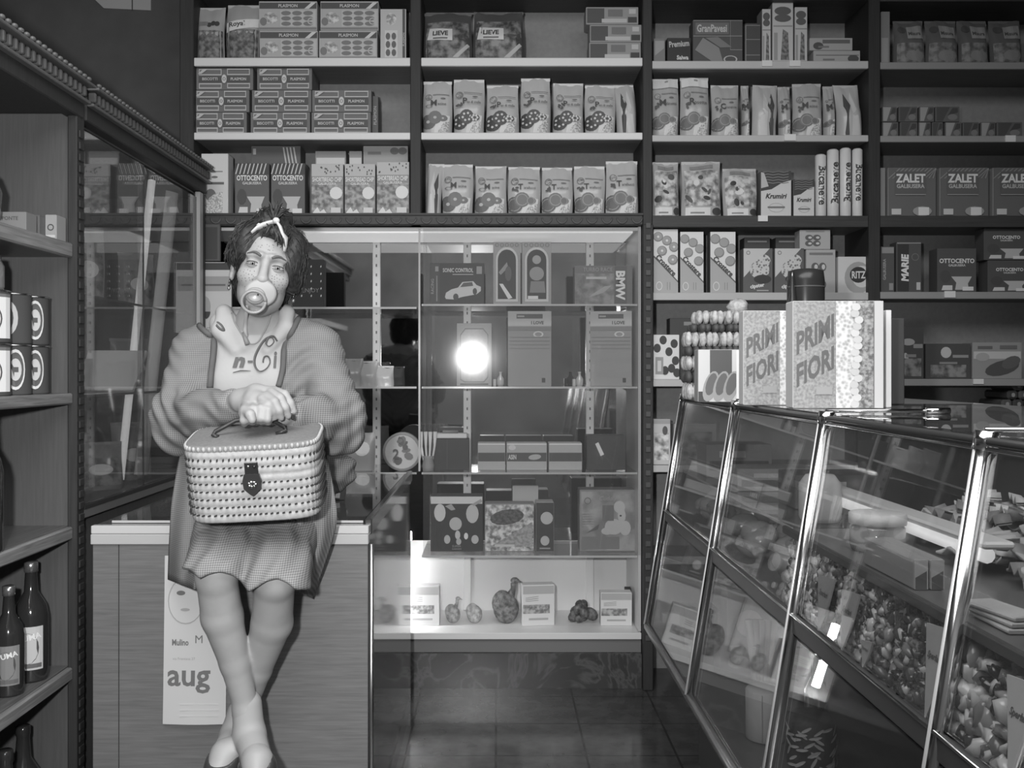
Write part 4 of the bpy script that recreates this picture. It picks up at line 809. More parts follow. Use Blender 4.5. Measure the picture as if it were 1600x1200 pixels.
for q, (x, y) in enumerate(((-.028, 0), (-.01, .005), (.008, 0), (.026, .006))): mb.tube([(x*.4, y, 0), (x, y, .1), (x*1.1, y, .16)], [.004, .005, .009], G(200), 8)
mb.lathe([(.022, 0), (.026, .02), (.02, .05), (.024, .06)], (0, 0, 0), G(120), 12)
tag(mb.build('spoon_bundle', None, loc=(PX(668, 4.06), 4.1, GS['c'])), 'bundle of pale upright sticks in a cup beside the round tin', 'sticks')
mb, dc = carton(.13, .2, .05, 52, side=G(55))
dc.text('ENJOY', .01, .07, .022, G(120), wmax=.09)
for q in range(5):
    for c in range(3): dc.poly([(-.03+c*.04, .05+q*.03), (-.026+c*.04, .056+q*.03), (-.024+c*.04, .05+q*.03), (-.028+c*.04, .044+q*.03)], G(190))
zl = GS['al']
tag(mb.build('black_bag', None, loc=(PX(482, 4.1), 4.12, zl)), 'black box with glittering white flecks just right of her head', 'box')
zl = GS['bl']
for i, (a, L, hh) in enumerate([(552, 120, .11), (575, 135, .1), (600, 150, .08)]):
    mb, dc = bag(.075, hh, .05, L, 310+i); tag(mb.build('cellophane_bag', None, loc=(PX(a, 4.12), 4.14, zl)), 'small shiny sweet packet, %s of three on the middle glass shelf right of her sleeve' % ordn[i], 'bag', 'small shiny packets')
for i, a in enumerate([652, 672, 640]):
    pass
print('part3')
# ================================================================== left shelf cabinet (open shelves, near)
XC = -1.154
M_lwood = woodmat('brown_wood_panel', 64, 71, 'Z', .45)
lc = thing('shelf_cabinet', 'dark wooden open shelf cabinet with tins and bottles along the left wall', 'cabinet', (-1.36, 1.9, 0))
mb = MB(); mb.box((-1.60, 2.74, 0), (XC-.01, 2.76, 1.985), M_lwood, .002); mb.build('end_panel', lc)
mb = MB(); mb.box((-1.62, 1.0, 0), (-1.601, 2.76, 1.985), M_lwood); mb.build('back_panel', lc)
mb = MB(); mb.box((-1.60, 1.0, 1.985), (XC-.002, 2.765, 2.0), M_dark); mb.build('top_board', lc)
mb = MB(); mb.box((XC-.02, 2.725, 0), (XC+.006, 2.777, 1.985), M_dark, .003)
for k in range(60): mb.box((XC+.0065, 2.735, .03+k*.032), (XC+.011, 2.765, .05+k*.032), M_dark, .003)
mb.build('carved_post', lc)
for z0, z1 in ((.43, .465), (.815, .85), (1.185, 1.215), (1.585, 1.625)):
    mb = MB(); mb.box((-1.60, 1.0, z0+.004), (XC-.022, 2.738, z1), woodmat('shelf_wood_long', 66, 84, 'Y', .35)); mb.box((XC-.0215, 1.0, z0), (XC-.004, 2.724, z1), woodmat('shelf_wood_edge', 84, 112, 'Y', .25), .004); mb.build('shelf', lc)
def crown(parent, y0, y1):
    mb = MB(); mb.box((XC-.03, y0, 1.975), (XC+.01, y1, 2.09), M_dark, .003); mb.build('fascia', parent)
    mb = MB(); mb.box((XC+.0105, y0, 2.015), (XC+.03, y1, 2.024), mat('crown_moulding', .13, .3), .002); mb.box((XC+.0105, y0, 2.06), (XC+.045, y1, 2.068), mat('crown_moulding', .13, .3), .002)
    n = int((y1-y0)/.03)
    for k in range(n): mb.box((XC+.0105, y0+.008+k*.03, 2.028), (XC+.032, y0+.022+k*.03, 2.056), mat('crown_tooth', .09, .35), .003)
    for k in range(n): mb.blob((XC+.04, y0+.015+k*.03, 2.075), (.007, .011, .006), mat('crown_moulding', .13, .3), 6, 5)
    mb.build('crown_moulding', parent)
crown(lc, 1.0, 2.765)
# ------------------------------------------------------------------ glass cabinet behind it
gc = thing('glass_cabinet', 'glass fronted wall cabinet with dark fascia left of the woman', 'cabinet', (-1.36, 3.35, 0))
crown(gc, 2.78, 3.93)
mb = MB(); mb.box((-1.62, 2.78, 0), (-1.601, 3.93, 2.09), M_dark); mb.build('back_panel', gc)
mb = MB(); mb.box((-1.6, 3.915, .9), (XC-.015, 3.93, 1.975), M_dark); mb.build('end_panel', gc)
mb = MB(); mb.box((-1.6, 2.78, 0), (XC-.02, 3.93, .862), M_lwood); mb.box((-1.6, 2.78, .863), (XC+.004, 3.93, .888), mat('worn_ledge', .2, .4), .002); mb.build('base_cupboard', gc)
mb = MB(); mb.box((-1.6, 2.78, 1.955), (XC-.035, 3.93, 1.974), M_dark); mb.build('top_board', gc)
mb = MB(); mb.box((XC-.014, 3.86, .89), (XC+.006, 3.90, 1.972), mat('pale_frame', .42, .35), .002); mb.box((XC-.014, 3.9, .89), (XC+.006, 3.928, 1.972), M_dark); mb.box((XC-.014, 2.78, .889), (XC+.006, 3.86, .9), M_dark); mb.build('frame', gc)
for y0, y1, dx in ((2.785, 3.26, 0), (3.235, 3.855, -.008)):
    mb = MB(); mb.box((XC-.004+dx, y0, .902), (XC+dx, y1, 1.95), glassmat('sliding_glass', .07, .9, ior=1.62)); mb.box((XC-.0045+dx, y1, .902), (XC+.0005+dx, y1+.003, 1.95), mat('glass_dark_edge', .05, .2)); mb.build('sliding_door', gc)
for z0 in (1.49, 1.2):
    mb = MB(); mb.box((-1.6, 2.785, z0), (XC-.03, 3.86, z0+.007), GL); mb.box((XC-.0295, 2.785, z0), (XC-.027, 3.86, z0+.007), mat('glass_dark_edge', .05, .2)); mb.build('glass_shelf', gc)
mb = MB(); mb.tube([(-1.20, 3.47, 1.94), (-1.265, 3.35, .91)], .013, mat('reflected_streak_glow', .85, .4, emit=.45), 10); tag(mb.build('glowing_tube', None), 'thin glowing tube added for a reflected streak in the glass cabinet', 'lamp')  # glowing rod added in place of a light streak mirrored in the panes
mb = MB(); mb.tube([(-1.185, 3.64, 1.93), (-1.25, 3.50, .91)], .026, mat('reflected_streak_white', .86, .4), 8, flat=.3); o = mb.build('cabinet_strip', None); tag(o, 'wide pale strip added for a reflected streak in the glass cabinet behind the rod', 'strip')  # second streak of reflected light, built as a bright leaning strip
mb = MB(); mb.box((-.02, -.01, 0), (.02, .01, .95), G(120), .002); o = mb.build('cabinet_strip', None, loc=(-1.42, 2.98, .93)); o.rotation_euler = (.05, .05, .8); tag(o, 'grey strip standing upright deep in the glass cabinet at its left', 'strip')
mb, dc = carton(.19, .14, .02, 200); mb.v = [(v[0]+v[2]*.25, v[1], v[2]) for v in mb.v]; o = mb.build('white_card', None, loc=(-1.30, 3.30, 1.2085)); o.rotation_euler = (-.3, 0, .08); tag(o, 'pale tilted card on the middle shelf of the glass cabinet', 'card')
rn = random.Random(12)
for i, (x, y, z_, w_, h, L) in enumerate([(-1.3, 2.92, 1.4975, .1, .2, 115), (-1.34, 3.25, 1.4975, .12, .24, 95), (-1.30, 3.6, 1.4975, .13, .2, 110), (-1.42, 3.1, 1.2075, .14, .2, 75), (-1.3, 3.55, 1.2075, .15, .18, 80), (-1.32, 2.95, .8885, .13, .22, 120), (-1.3, 3.25, .8885, .16, .15, 100), (-1.3, 3.55, .8885, .14, .2, 88)]):
    mb, dc = bag(w_, h, .07, L, 330+i); dc.rect(-w_*.4, h*.1, w_*.4, h*.7, mottle('printed_dark_picture', 55, 110, 28), 5, 5); dc.ell(0, h*.45, w_*.25, h*.12, G(165))
    o = mb.build('sweet_bag', None, loc=(x, y, z_), rotz=.7); tag(o, 'dim packet inside the glass cabinet, %s %s' % (['nearest on the', 'middle of the', 'farthest on the', 'near one on the', 'far one on the', 'nearest on the', 'middle of the', 'farthest on the'][i], ['top glass shelf']*3+['middle glass shelf']*2+['cabinet floor']*3 and (['top glass shelf']*3+['middle glass shelf']*2+['cabinet floor']*3)[i]), 'bag')
mb = MB(); mb.lathe([(.03, 0), (.034, .01), (.034, .12), (.018, .15), (.018, .19), (.02, .2)], (0, 0, 0), mat('glass_flask', .6, .08, spec=1), 14); tag(mb.build('glass_bottle', None, loc=(-1.22, 2.86, 1.2075)), 'clear bottle at the near end of the glass cabinet', 'bottle')
# pale papers in the gap between cabinet and counter
mb = MB(); vs = []; fs = []
for j in range(9):
    for i in range(4): vs.append((-1.10+.03*i, 2.80+.012*math.sin(j*1.3+i), .15+j*.085))
for j in range(8):
    for i in range(3): a = j*4+i; fs.append((a, a+1, a+5, a+4))
mb.add(vs, fs, mottle('crumpled_pale_paper', 85, 150, 14), True); o = mb.build('hanging_paper', None); md = o.modifiers.new('t', 'SOLIDIFY'); md.thickness = .002
tag(o, 'pale crumpled paper in the gap left of the counter', 'paper')
# notice high up
mb = MB(); mb.add([(-1.86, 4.44, 3.0), (-1.75, 4.44, 2.895), (-1.54, 4.44, 2.885), (-1.54, 4.44, 3.0), (-1.86, 4.449, 3.0), (-1.75, 4.449, 2.895), (-1.54, 4.449, 2.885), (-1.54, 4.449, 3.0)], [(0, 1, 2, 3), (7, 6, 5, 4), (0, 4, 5, 1), (1, 5, 6, 2), (2, 6, 7, 3), (3, 7, 4, 0)], G(135)); mb.box((-1.625, 4.4385, 2.885), (-1.62, 4.4395, 3.0), G(60))
tag(mb.build('wall_notice', None), 'pale notice high on the dark wall at the top left', 'notice')
# ------------------------------------------------------------------ goods on the near shelves
def tin(r, h, label_fn, body=60):
    mb = MB(); mb.lathe([(r*.96, 0), (r, .003), (r*.985, .006), (r*.985, h-.006), (r, h-.003), (r*.96, h)], (0, 0, 0), G(body, 30), 24)
    mb.lathe([(r+.0008, h-.005), (r+.0008, h-.001)], (0, 0, 0), mat('tin_rim', .7, .2, 1), 24)
    def fn(u, v, k): a = u/r+.42; rr = r+.0006+k*.0003; return (math.sin(a)*rr, -math.cos(a)*rr, v)
    label_fn(Deco(mb, fn), r, h); return mb
def lab_oval(dc, r, h): dc.ell(.01, h*.5, r*.5, h*.4, G(165), 20); dc.ell(.01, h*.5, r*.42, h*.34, G(70), 20); dc.ell(.01, h*.5, r*.3, h*.22, G(150), 16); dc.rect(-r*.1, h*.45, r*.35, h*.55, G(60))
def lab_white(dc, r, h): dc.rect(-r*1.2, h*.08, r*1.2, h*.92, G(175), 8, 1); dc.rect(-r*1.2, h*.86, r*1.2, h*.92, G(90), 8, 1); dc.text('MOKA', 0, h*.45, h*.12, G(60), wmax=r*1.2, bold=.03); dc.ring(0, h*.45, r*.7, .004, G(70), 22)
def lab_half(dc, r, h): dc.ell(-.01, h*.5, r*.55, h*.35, G(140), 18); dc.ell(-.018, h*.5, r*.5, h*.3, G(58), 18)
can_h = .128; zc = 1.215
tins = [(85, 2.63, lab_oval, 'dark tin with a pale oval label'), (57, 2.53, lab_half, 'dark tin with a crescent label'), (16, 2.42, lab_white, 'white lettered coffee tin')]
for l in range(2):
    for i, (px, Y, fn, nm) in enumerate(tins):
        r = [.044, .047, .055][i]; f2 = fn if not (l == 0 and i == 1) else lab_oval
        tag(tin(r, can_h, f2).build('coffee_tin', None, loc=(min(PX(px, Y), XC-.03-r), Y, zc+l*(can_h+.001))), nm+', %s of its stack on the left shelf' % ['lower', 'upper'][l], 'tin')
def bottle(s=1.0, L=40, lab=120, txt='SPUMA', twist=0):
    mb = MB(); mb.lathe([(.036*s, 0), (.038*s, .006), (.038*s, .15*s), (.033*s, .175*s), (.016*s, .205*s), (.013*s, .25*s), (.0145*s, .255*s), (.0145*s, .272*s), (.012*s, .274*s)], (0, 0, 0), mat('dark_bottle_glass_%d' % L, lin(L)/FAC, .08, spec=.9), 22)
    def fn(u, v, k): a = u/.038/s+.25+twist; rr = .0385*s+k*.0003; return (math.sin(a)*rr, -math.cos(a)*rr, v)
    dc = Deco(mb, fn); dc.rect(-.034*s, .03*s, .034*s, .13*s, G(lab), 8, 1); dc.ell(0, .08*s, .024*s, .036*s, G(62), 16); dc.text(txt, 0, .105*s, .014*s, G(175), rot=.2, bold=.03); dc.rect(-.03*s, .035*s, .03*s, .045*s, G(80), 6)
    cp = MB(); return mb
for i, (px, Y, s, L, lab, nm) in enumerate([(14, 2.36, .98, 36, 82, 'dark bottle with an oval label, nearest'), (40, 2.50, .98, 34, 100, 'dark bottle, second'), (58, 2.62, 1.12, 34, 150, 'taller dark bottle with two pale labels, farthest')]):
    mb = bottle(s, L, lab, 'SPUMA'); o = mb.build('liqueur_bottle', None, loc=(min(PX(px, Y), XC-.07), Y, .4655)); tag(o, nm+', in the row on the low left shelf', 'bottle')
    c = MB(); c.lathe([(.0155*s, .252*s), (.0155*s, .275*s), (.012*s, .277*s)], (o.location.x, o.location.y, o.location.z), mat('foil_cap', .5, .25, .8), 14); cc = c.build('bottle_cap', o)
o = bottle(1.25, 36, 120, 'SP', .2).build('liqueur_bottle', None, loc=(-1.19, 2.33, .8505)); tag(o, 'large bottle cut by the left edge on the waist-high shelf', 'bottle')
o.location.x = -1.205
for i, (px, Y) in enumerate([(8, 2.45), (36, 2.62)]):
    zb_ = .0; mb = bottle(1.25, 36, 100, 'SP'); tag(mb.build('liqueur_bottle', None, loc=(PX(px, Y), Y, zb_+.001)), '%s dark bottle at the bottom left corner below the lowest shelf' % ['left', 'right'][i], 'bottle')
mb = MB(); mb.box((-.11, -.11, 0), (.11, .11, 1), G(60))
mb = MB(); mb.lathe([(.06, 0), (.085, .03), (.09, .09), (.075, .13), (.05, .15), (.03, .155)], (0, 0, 0), mat('glazed_jug', .10, .1, spec=.8), 24)
mb.tube([(.05+.045*math.sin(a), -.04, .15-.16*a/math.pi) for a in [math.pi*j/8 for j in range(9)]], .010, mat('jug_handle', .6, .2), 8)
tag(mb.build('glazed_jug', None, loc=(-1.30, 2.42, 1.6255)), 'dark glazed jug with a pale curved handle on the top left shelf', 'jug')
for i, (x, y, w_, h, L, nm) in enumerate([(-1.235, 2.56, .08, .055, 100, 'low flat printed box next to the jug'), (-1.23, 2.655, .05, .062, 82, 'small dark box, middle of the top left shelf'), (-1.19, 2.69, .03, .068, 118, 'narrow upright pale box at the far end of the top left shelf')]):
    mb, dc = carton(w_, h, .06, L); dc.text('PONTE', 0, h*.7, h*.18, G(70), wmax=w_*.8, bold=.03) if i < 1 else dc.ring(0, h*.5, w_*.3, .003, G(60)); dc.rect(-w_*.4, h*.1, w_*.4, h*.2, G(150))
    tag(mb.build('tea_packet', None, loc=(x, y, 1.6255)), nm, 'box')
mb = MB(); mb.lathe([(.05, 0), (.052, .01), (.052, .06), (.045, .075), (.045, .085)], (0, 0, 0), mat('jar_glass', .25, .05, spec=1), 20); tag(mb.build('glass_jar', None, loc=(-1.262, 2.44, zc+2*can_h+.002)), 'low shiny glass jar standing on the coffee tins', 'jar')
# poster with wine glasses
mb = MB(); mb.box((X(302), 3.955, PZ(520, 3.96)), (X(366), 3.965, PZ(410, 3.96)), G(150)); cx = (X(302)+X(366))/2
dc = Deco(mb, lambda u, v, k: (u, 3.9546-k*.0004, v)); x0, x1 = X(303), X(365)
dc.rect(x0, PZ(422, 3.96), x1, PZ(411, 3.96), G(55)); dc.rect(x0+.04, PZ(455, 3.96), x1-.004, PZ(432, 3.96), G(118)); dc.rect(x0+.05, PZ(447, 3.96), x1-.02, PZ(444, 3.96), G(80))
for gx, gy in ((312, 480), (326, 487)):
    dc.ell(X(gx), PZ(gy-8, 3.96), .022, .04, G(125), 14); dc.ell(X(gx), PZ(gy, 3.96), .021, .03, G(55), 14, a0=math.pi, a1=2*math.pi); dc.rect(X(gx)-.002, PZ(gy+26, 3.96), X(gx)+.002, PZ(gy+10, 3.96), G(110))
tag(mb.build('wine_poster', None), 'poster with two glasses of dark wine behind her shoulder', 'poster')
mb = MB(); mb.box((X(312), 3.97, PZ(408, 3.97)), (X(347), 3.985, PZ(350, 3.97)), G(72), .002); dc = Deco(mb, lambda u, v, k: (u, 3.9696-k*.0004, v)); dc.rect(X(316), PZ(405, 3.97), X(343), PZ(355, 3.97), G(55)); tag(mb.build('framed_panel', None), 'small dark framed panel above the wine poster', 'frame')
# ------------------------------------------------------------------ counter she sits on
XR = -.32; XL = -1.013; YC0 = 2.50; ZC = .889
sc = thing('sales_counter', 'wood panelled counter with white trim on which the woman sits', 'counter', (-.67, 3.1, 0))
M_cw = woodmat('counter_wood_laminate', 74, 87, 'X', .4, 1.5)
mb = MB(); mb.box((XL, YC0, 0), (XL+.064, YC0+.018, .839), M_cw, .001); mb.build('side_stile', sc)
mb = MB(); mb.box((XL+.066, YC0, 0), (XR-.002, YC0+.018, .839), M_cw, .001); mb.build('front_panel', sc)
mb = MB(); mb.box((XL-.004, YC0-.006, .84), (XR, YC0+.02, .866), mat('cream_trim', .46, .35), .002); mb.box((XL-.004, YC0-.003, .8665), (XR, YC0+.02, ZC-.002), mat('cream_trim_upper', .56, .3), .002); mb.build('edge_trim', sc)
mb = MB(); mb.box((XL, YC0+.021, .85), (XR-.015, 3.74, ZC-.003), mat('dark_counter_top', .06, .15, spec=.7)); mb.build('worktop', sc)
mb = MB(); mb.box((XL+.03, YC0+.05, ZC-.002), (XR-.02, 3.72, ZC+.004), glassmat('counter_glass', .03, .9)); mb.box((XL+.03, YC0+.047, ZC-.002), (XR-.02, YC0+.0495, ZC+.004), GLE); mb.build('glass_sheet', sc)
M_side = mat('glossy_dark_side', .22, .07, .75)
mb = MB(); mb.box((XR-.014, YC0+.021, 0), (XR-.001, 3.74, .86), M_side); mb.build('side_panel', sc)
mb = MB(); mb.box((XR-.013, YC0+.021, .862), (XR+.006, 3.74, ZC+.012), mat('steel_edge', .35, .15, .9), .003); mb.build('edge_strip', sc)
mb = MB(); mb.box((XL, YC0+.021, 0), (XL+.012, 3.74, .848), M_cw); mb.build('side_panel', sc)
mb = MB(); mb.tube([(XR+.006, YC0+.008, 0), (XR+.006, YC0+.008, .84)], .006, M_alu, 10); mb.build('corner_strip', sc)
# calendar
mb = MB(); NU, NV = 6, 16; YP = YC0-.004
x0, x1 = PX(258, YP), PX(356, YP); zt_, zb_ = PZ(868, YP), PZ(1130, YP)
pf = lambda u, v, k: (x0+(x1-x0)*u-(.004*(1-v)), YP-.002-.010*(1-v)**2*(.4+.6*math.sin(u*3))-k*.0003, zb_+(zt_-zb_)*v)
for s_, t_ in ((0, 0), (1, .0008)):
    vs = [tuple(Vector(pf(i/NU, j/NV, 0))+Vector((0, t_, 0))) for j in range(NV+1) for i in range(NU+1)]
    fs = [((j*(NU+1)+i, j*(NU+1)+i+1, (j+1)*(NU+1)+i+1, (j+1)*(NU+1)+i)) for j in range(NV) for i in range(NU)]
    mb.add(vs, fs if not s_ else [f[::-1] for f in fs], mat('calendar_paper', .56, .6), True)
dc = Deco(mb, lambda u, v, k: pf((u-x0)/(x1-x0), (v-zb_)/(zt_-zb_), k))
dc.text('aug', PX(298, YP), PZ(1064, YP), 36*YP/F, mat('calendar_ink', .16, .6), wmax=70*YP/F, bold=.02)
dc.text('Mulino', PX(284, YP), PZ(1003, YP), 10*YP/F, mat('calendar_ink', .16, .6), wmax=26*YP/F, bold=.03); dc.text('M', PX(313, YP), PZ(998, YP), 12*YP/F, mat('calendar_ink', .16, .6)); dc.text('via Frentana 27', PX(290, YP), PZ(1028, YP), 4*YP/F, mat('calendar_ink_pale', .35, .6), wmax=44*YP/F)
dc.ell(PX(284, YP), PZ(926, YP), .011, .006, mat('calendar_ink', .16, .6)); dc.ell(PX(291, YP), PZ(952, YP), .012, .004, mat('calendar_ink_pale', .35, .6)); dc.ring(PX(292, YP), PZ(938, YP), .045, .002, mat('calendar_ink_pale', .35, .6), 24, 1.3)
for q in range(3): dc.rect(PX(285, YP), PZ(1097+q*9, YP), PX(345, YP), PZ(1099+q*9, YP), mat('calendar_ink_faint', .6, .6))
tag(mb.build('wall_calendar', None), 'white calendar sheet reading aug hanging on the counter behind her legs', 'calendar')
# things on the counter
mb, dc = carton(.07, .13, .02, 66, side=G(66)); dc.rect(-.035, .085, .035, .108, G(135)); dc.text('DISPRINT', 0, .096, .013, G(60), wmax=.06, bold=.03); dc.poly([(-.02, .03), (.0, .025), (.012, .055), (-.008, .065)], G(115)); dc.rect(.0, .005, .02, .02, G(140))
o = mb.build('folded_magazine', None, loc=(PX(520, 2.95), 2.95, ZC+.006)); o.rotation_euler = (-.15, .1, .1); tag(o, 'dark folded magazine with a pale title strip right of the basket', 'magazine')
# ================================================================== right glass counter
XT, ZT, XB, ZB = .622, 1.186, .503, .437
def xf(z): return XB+(z-ZB)*(XT-XB)/(ZT-ZB)
dcn = thing('display_counter', 'long glass display counter with slanted chrome posts at the right', 'counter', (.9, 2.0, 0))
YE = 3.3; YN = .55; posts = [3.3, 2.58, 1.88, 1.267, .62]
M_post = mat('chrome_post', .82, .16, 1)
for y in posts:
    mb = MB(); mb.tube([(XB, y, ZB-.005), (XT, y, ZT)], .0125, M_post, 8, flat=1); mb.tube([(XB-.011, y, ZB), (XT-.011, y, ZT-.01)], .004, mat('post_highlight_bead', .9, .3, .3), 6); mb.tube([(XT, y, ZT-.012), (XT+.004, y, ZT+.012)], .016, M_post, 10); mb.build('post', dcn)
    mb = MB(); mb.tube([(XT, y, ZT+.014), (XT+.235, y, ZT+.014)], .004, M_chrome, 8); mb.tube([(XT+.19, y, ZT+.014), (XT+.235, y, ZT+.014)], .0065, M_chrome, 8); mb.build('top_rod', dcn)
mb = MB(); mb.tube([(XT, YN, ZT), (XT, YE, ZT)], .006, mat('dark_rail', .05, .3), 8); mb.tube([(XT-.004, YN, ZT-.009), (XT-.004, YE, ZT-.009)], .003, M_chrome, 6); mb.build('top_rail', dcn)
mb = MB(); mb.tube([(XB, YN, ZB-.006), (XB, YE, ZB-.006)], .014, mat('grey_steel_rail', .4, .25, .8), 6); mb.build('bottom_rail', dcn)
mb = MB(); z = .81; mb.box((xf(z)-.006, YN, z-.028), (xf(z)+.008, YE-.02, z+.006), mat('dark_band', .06, .5), .002); mb.tube([(xf(z)-.008, YN, z+.008), (xf(z)-.008, YE-.02, z+.008)], .0025, M_chrome, 6); mb.build('deck_edge', dcn)
mb = MB(); z = .955; mb.box((xf(z)+.004, YN, z-.013), (xf(z)+.014, 2.05, z+.003), mat('dark_band', .06, .5), .002); mb.build('shelf_edge', dcn)
mb = MB(); mb.box((xf(.955)+.03, 2.06, .945), (1.2, YE-.02, .951), GL); mb.box((xf(.955)+.027, 2.06, .945), (xf(.955)+.0295, YE-.02, .951), GLE); mb.build('glass_shelf', dcn)
mb = MB(); mb.box((xf(.955)+.015, YN, .945), (1.2, 2.05, .951), mat('dim_shelf', .14, .3)); mb.build('inner_shelf', dcn)
mb = MB(); mb.box((xf(.81)+.009, YN, .79), (1.2, YE-.02, .806), mat('deck_board', .12, .4)); mb.build('deck', dcn)
mb = MB(); mb.box((XB+.015, YN, .425), (1.2, YE-.02, ZB), mat('lower_deck', .11, .3)); mb.build('lower_deck', dcn)
mb = MB(); mb.box((1.2, YN, 0), (1.22, YE, 1.17), mat('counter_back_board', .10, .5)); mb.build('back_board', dcn)
mb = MB(); mb.box((.66, YN, 0), (1.2, YE-.06, .424), mat('dark_pedestal', .055, .35)); mb.build('pedestal', dcn)
mb = MB(); mb.box((XT+.012, YN, ZT+.0), (1.22, YE, ZT+.008), glassmat('counter_top_glass', .03, .85)); mb.build('top_glass', dcn)
for i in range(4):
    y1, y0 = posts[i]-.014, posts[i+1]+.014
    for za, zb2 in ((.822, ZT-.014), (ZB+.012, .778)):
        mb = MB(); t = .004
        mb.add([(xf(za), y0, za), (xf(za), y1, za), (xf(zb2), y1, zb2), (xf(zb2), y0, zb2), (xf(za)+t, y0, za), (xf(za)+t, y1, za), (xf(zb2)+t, y1, zb2), (xf(zb2)+t, y0, zb2)], [(0, 1, 2, 3), (7, 6, 5, 4), (0, 4, 5, 1), (1, 5, 6, 2), (2, 6, 7, 3), (3, 7, 4, 0)], GLF); mb.build('glass_pane', dcn)
mb = MB(); y = YE-.004; mb.add([(xf(ZB)+.015, y, ZB+.01), (1.19, y, ZB+.01), (1.19, y, ZT-.01), (XT+.015, y, ZT-.01), (xf(ZB)+.015, y+.004, ZB+.01), (1.19, y+.004, ZB+.01), (1.19, y+.004, ZT-.01), (XT+.015, y+.004, ZT-.01)], [(0, 1, 2, 3), (7, 6, 5, 4), (0, 4, 5, 1), (1, 5, 6, 2), (2, 6, 7, 3), (3, 7, 4, 0)], GL); mb.build('end_glass', dcn)
# lamp in the counter
lm = thing('counter_lamp', 'white strip lamp running along inside the glass counter', 'lamp', (.78, 1.95, 1.0))
mb = MB(); mb.box((.75, 1.53, 1.0), (.80, 2.30, 1.012), M_white, .004); mb.build('lamp_housing', lm)
mb = MB(); mb.tube([(.765, 1.55, .988), (.765, 2.28, .988)], .013, mat('counter_tube_lit', .9, .5, emit=.6), 10); mb.build('glowing_tube', lm)
for y in (1.65, 2.25):
    mb = MB(); mb.box((.785, y-.006, .952), (.795, y+.006, .9995), M_alu); mb.build('lamp_foot', lm)
# crinkled pasta heaps
def heap(name, label, cx, cy, cz, sx, sy, n, seed, L0=95, L1=165, thin=.004):
    rn = random.Random(seed); mb = MB()
    for k in range(n):
        a = rn.uniform(-.6, .6); px_, py_ = cx+rn.gauss(0, sx*.4), cy+rn.uniform(-sy, sy); pz = cz+.008+rn.random()**.8*.085*max(.15, 1-abs(px_-cx)/sx)
        m = G(rn.randint(L0, L1)); w_ = rn.uniform(.05, .11); d_ = rn.uniform(.02, .045); vs = []; fs = []; ph = rn.uniform(0, 6); tl = rn.uniform(-.3, .3)
        for i in range(9):
            for j in range(2):
                u = (i/8-.5)*w_; v = (j-.5)*d_; z_ = .007*math.sin(i*1.7+ph+j)+tl*v+.008*abs(math.sin(i*.8+ph)); x = u*math.cos(a)-v*math.sin(a); y = u*math.sin(a)+v*math.cos(a); vs.append((px_+y, py_+x, max(pz+z_, cz+.001)))
        o = len(vs); vs += [(x, y, z_+thin) for x, y, z_ in vs]
        for i in range(8): fs += [(2*i, 2*i+2, 2*i+3, 2*i+1), (o+2*i+1, o+2*i+3, o+2*i+2, o+2*i), (2*i, o+2*i, o+2*i+2, 2*i+2), (2*i+1, 2*i+3, o+2*i+3, o+2*i+1)]
        mb.add(vs, fs, m, True)
    o = mb.build(name, None); tag(o, label, 'pasta', kind='stuff'); return o
heap('pasta_sheets', 'heap of crinkled pale pasta sheets in the counter, right of the third post', .92, 1.60, .952, .13, .32, 210, 1)
heap('pasta_sheets', 'heap of crinkled pale pasta in the counter at the right edge of the photo', .86, .99, .952, .13, .28, 180, 2)
# goods in the counter
def place(mb, name, label, cat, x, y, z, group=None, rotz=0): return tag(mb.build(name, None, loc=(x, y, z), rotz=rotz), label, cat, group)
for i, (x, y) in enumerate(((.678, 1.60), (.702, 1.60))):
    mb, dc = carton(.022, .045, .2, 135, side=G(115)); dc.poly([(-.009, .0), (.008, .0), (.008, .028), (-.009, .018)], G(70)); place(mb, 'long_carton', '%s of two long pale cartons lying side by side in the glass counter' % ['left', 'right'][i], 'box', x-.05, y-.03, .952)
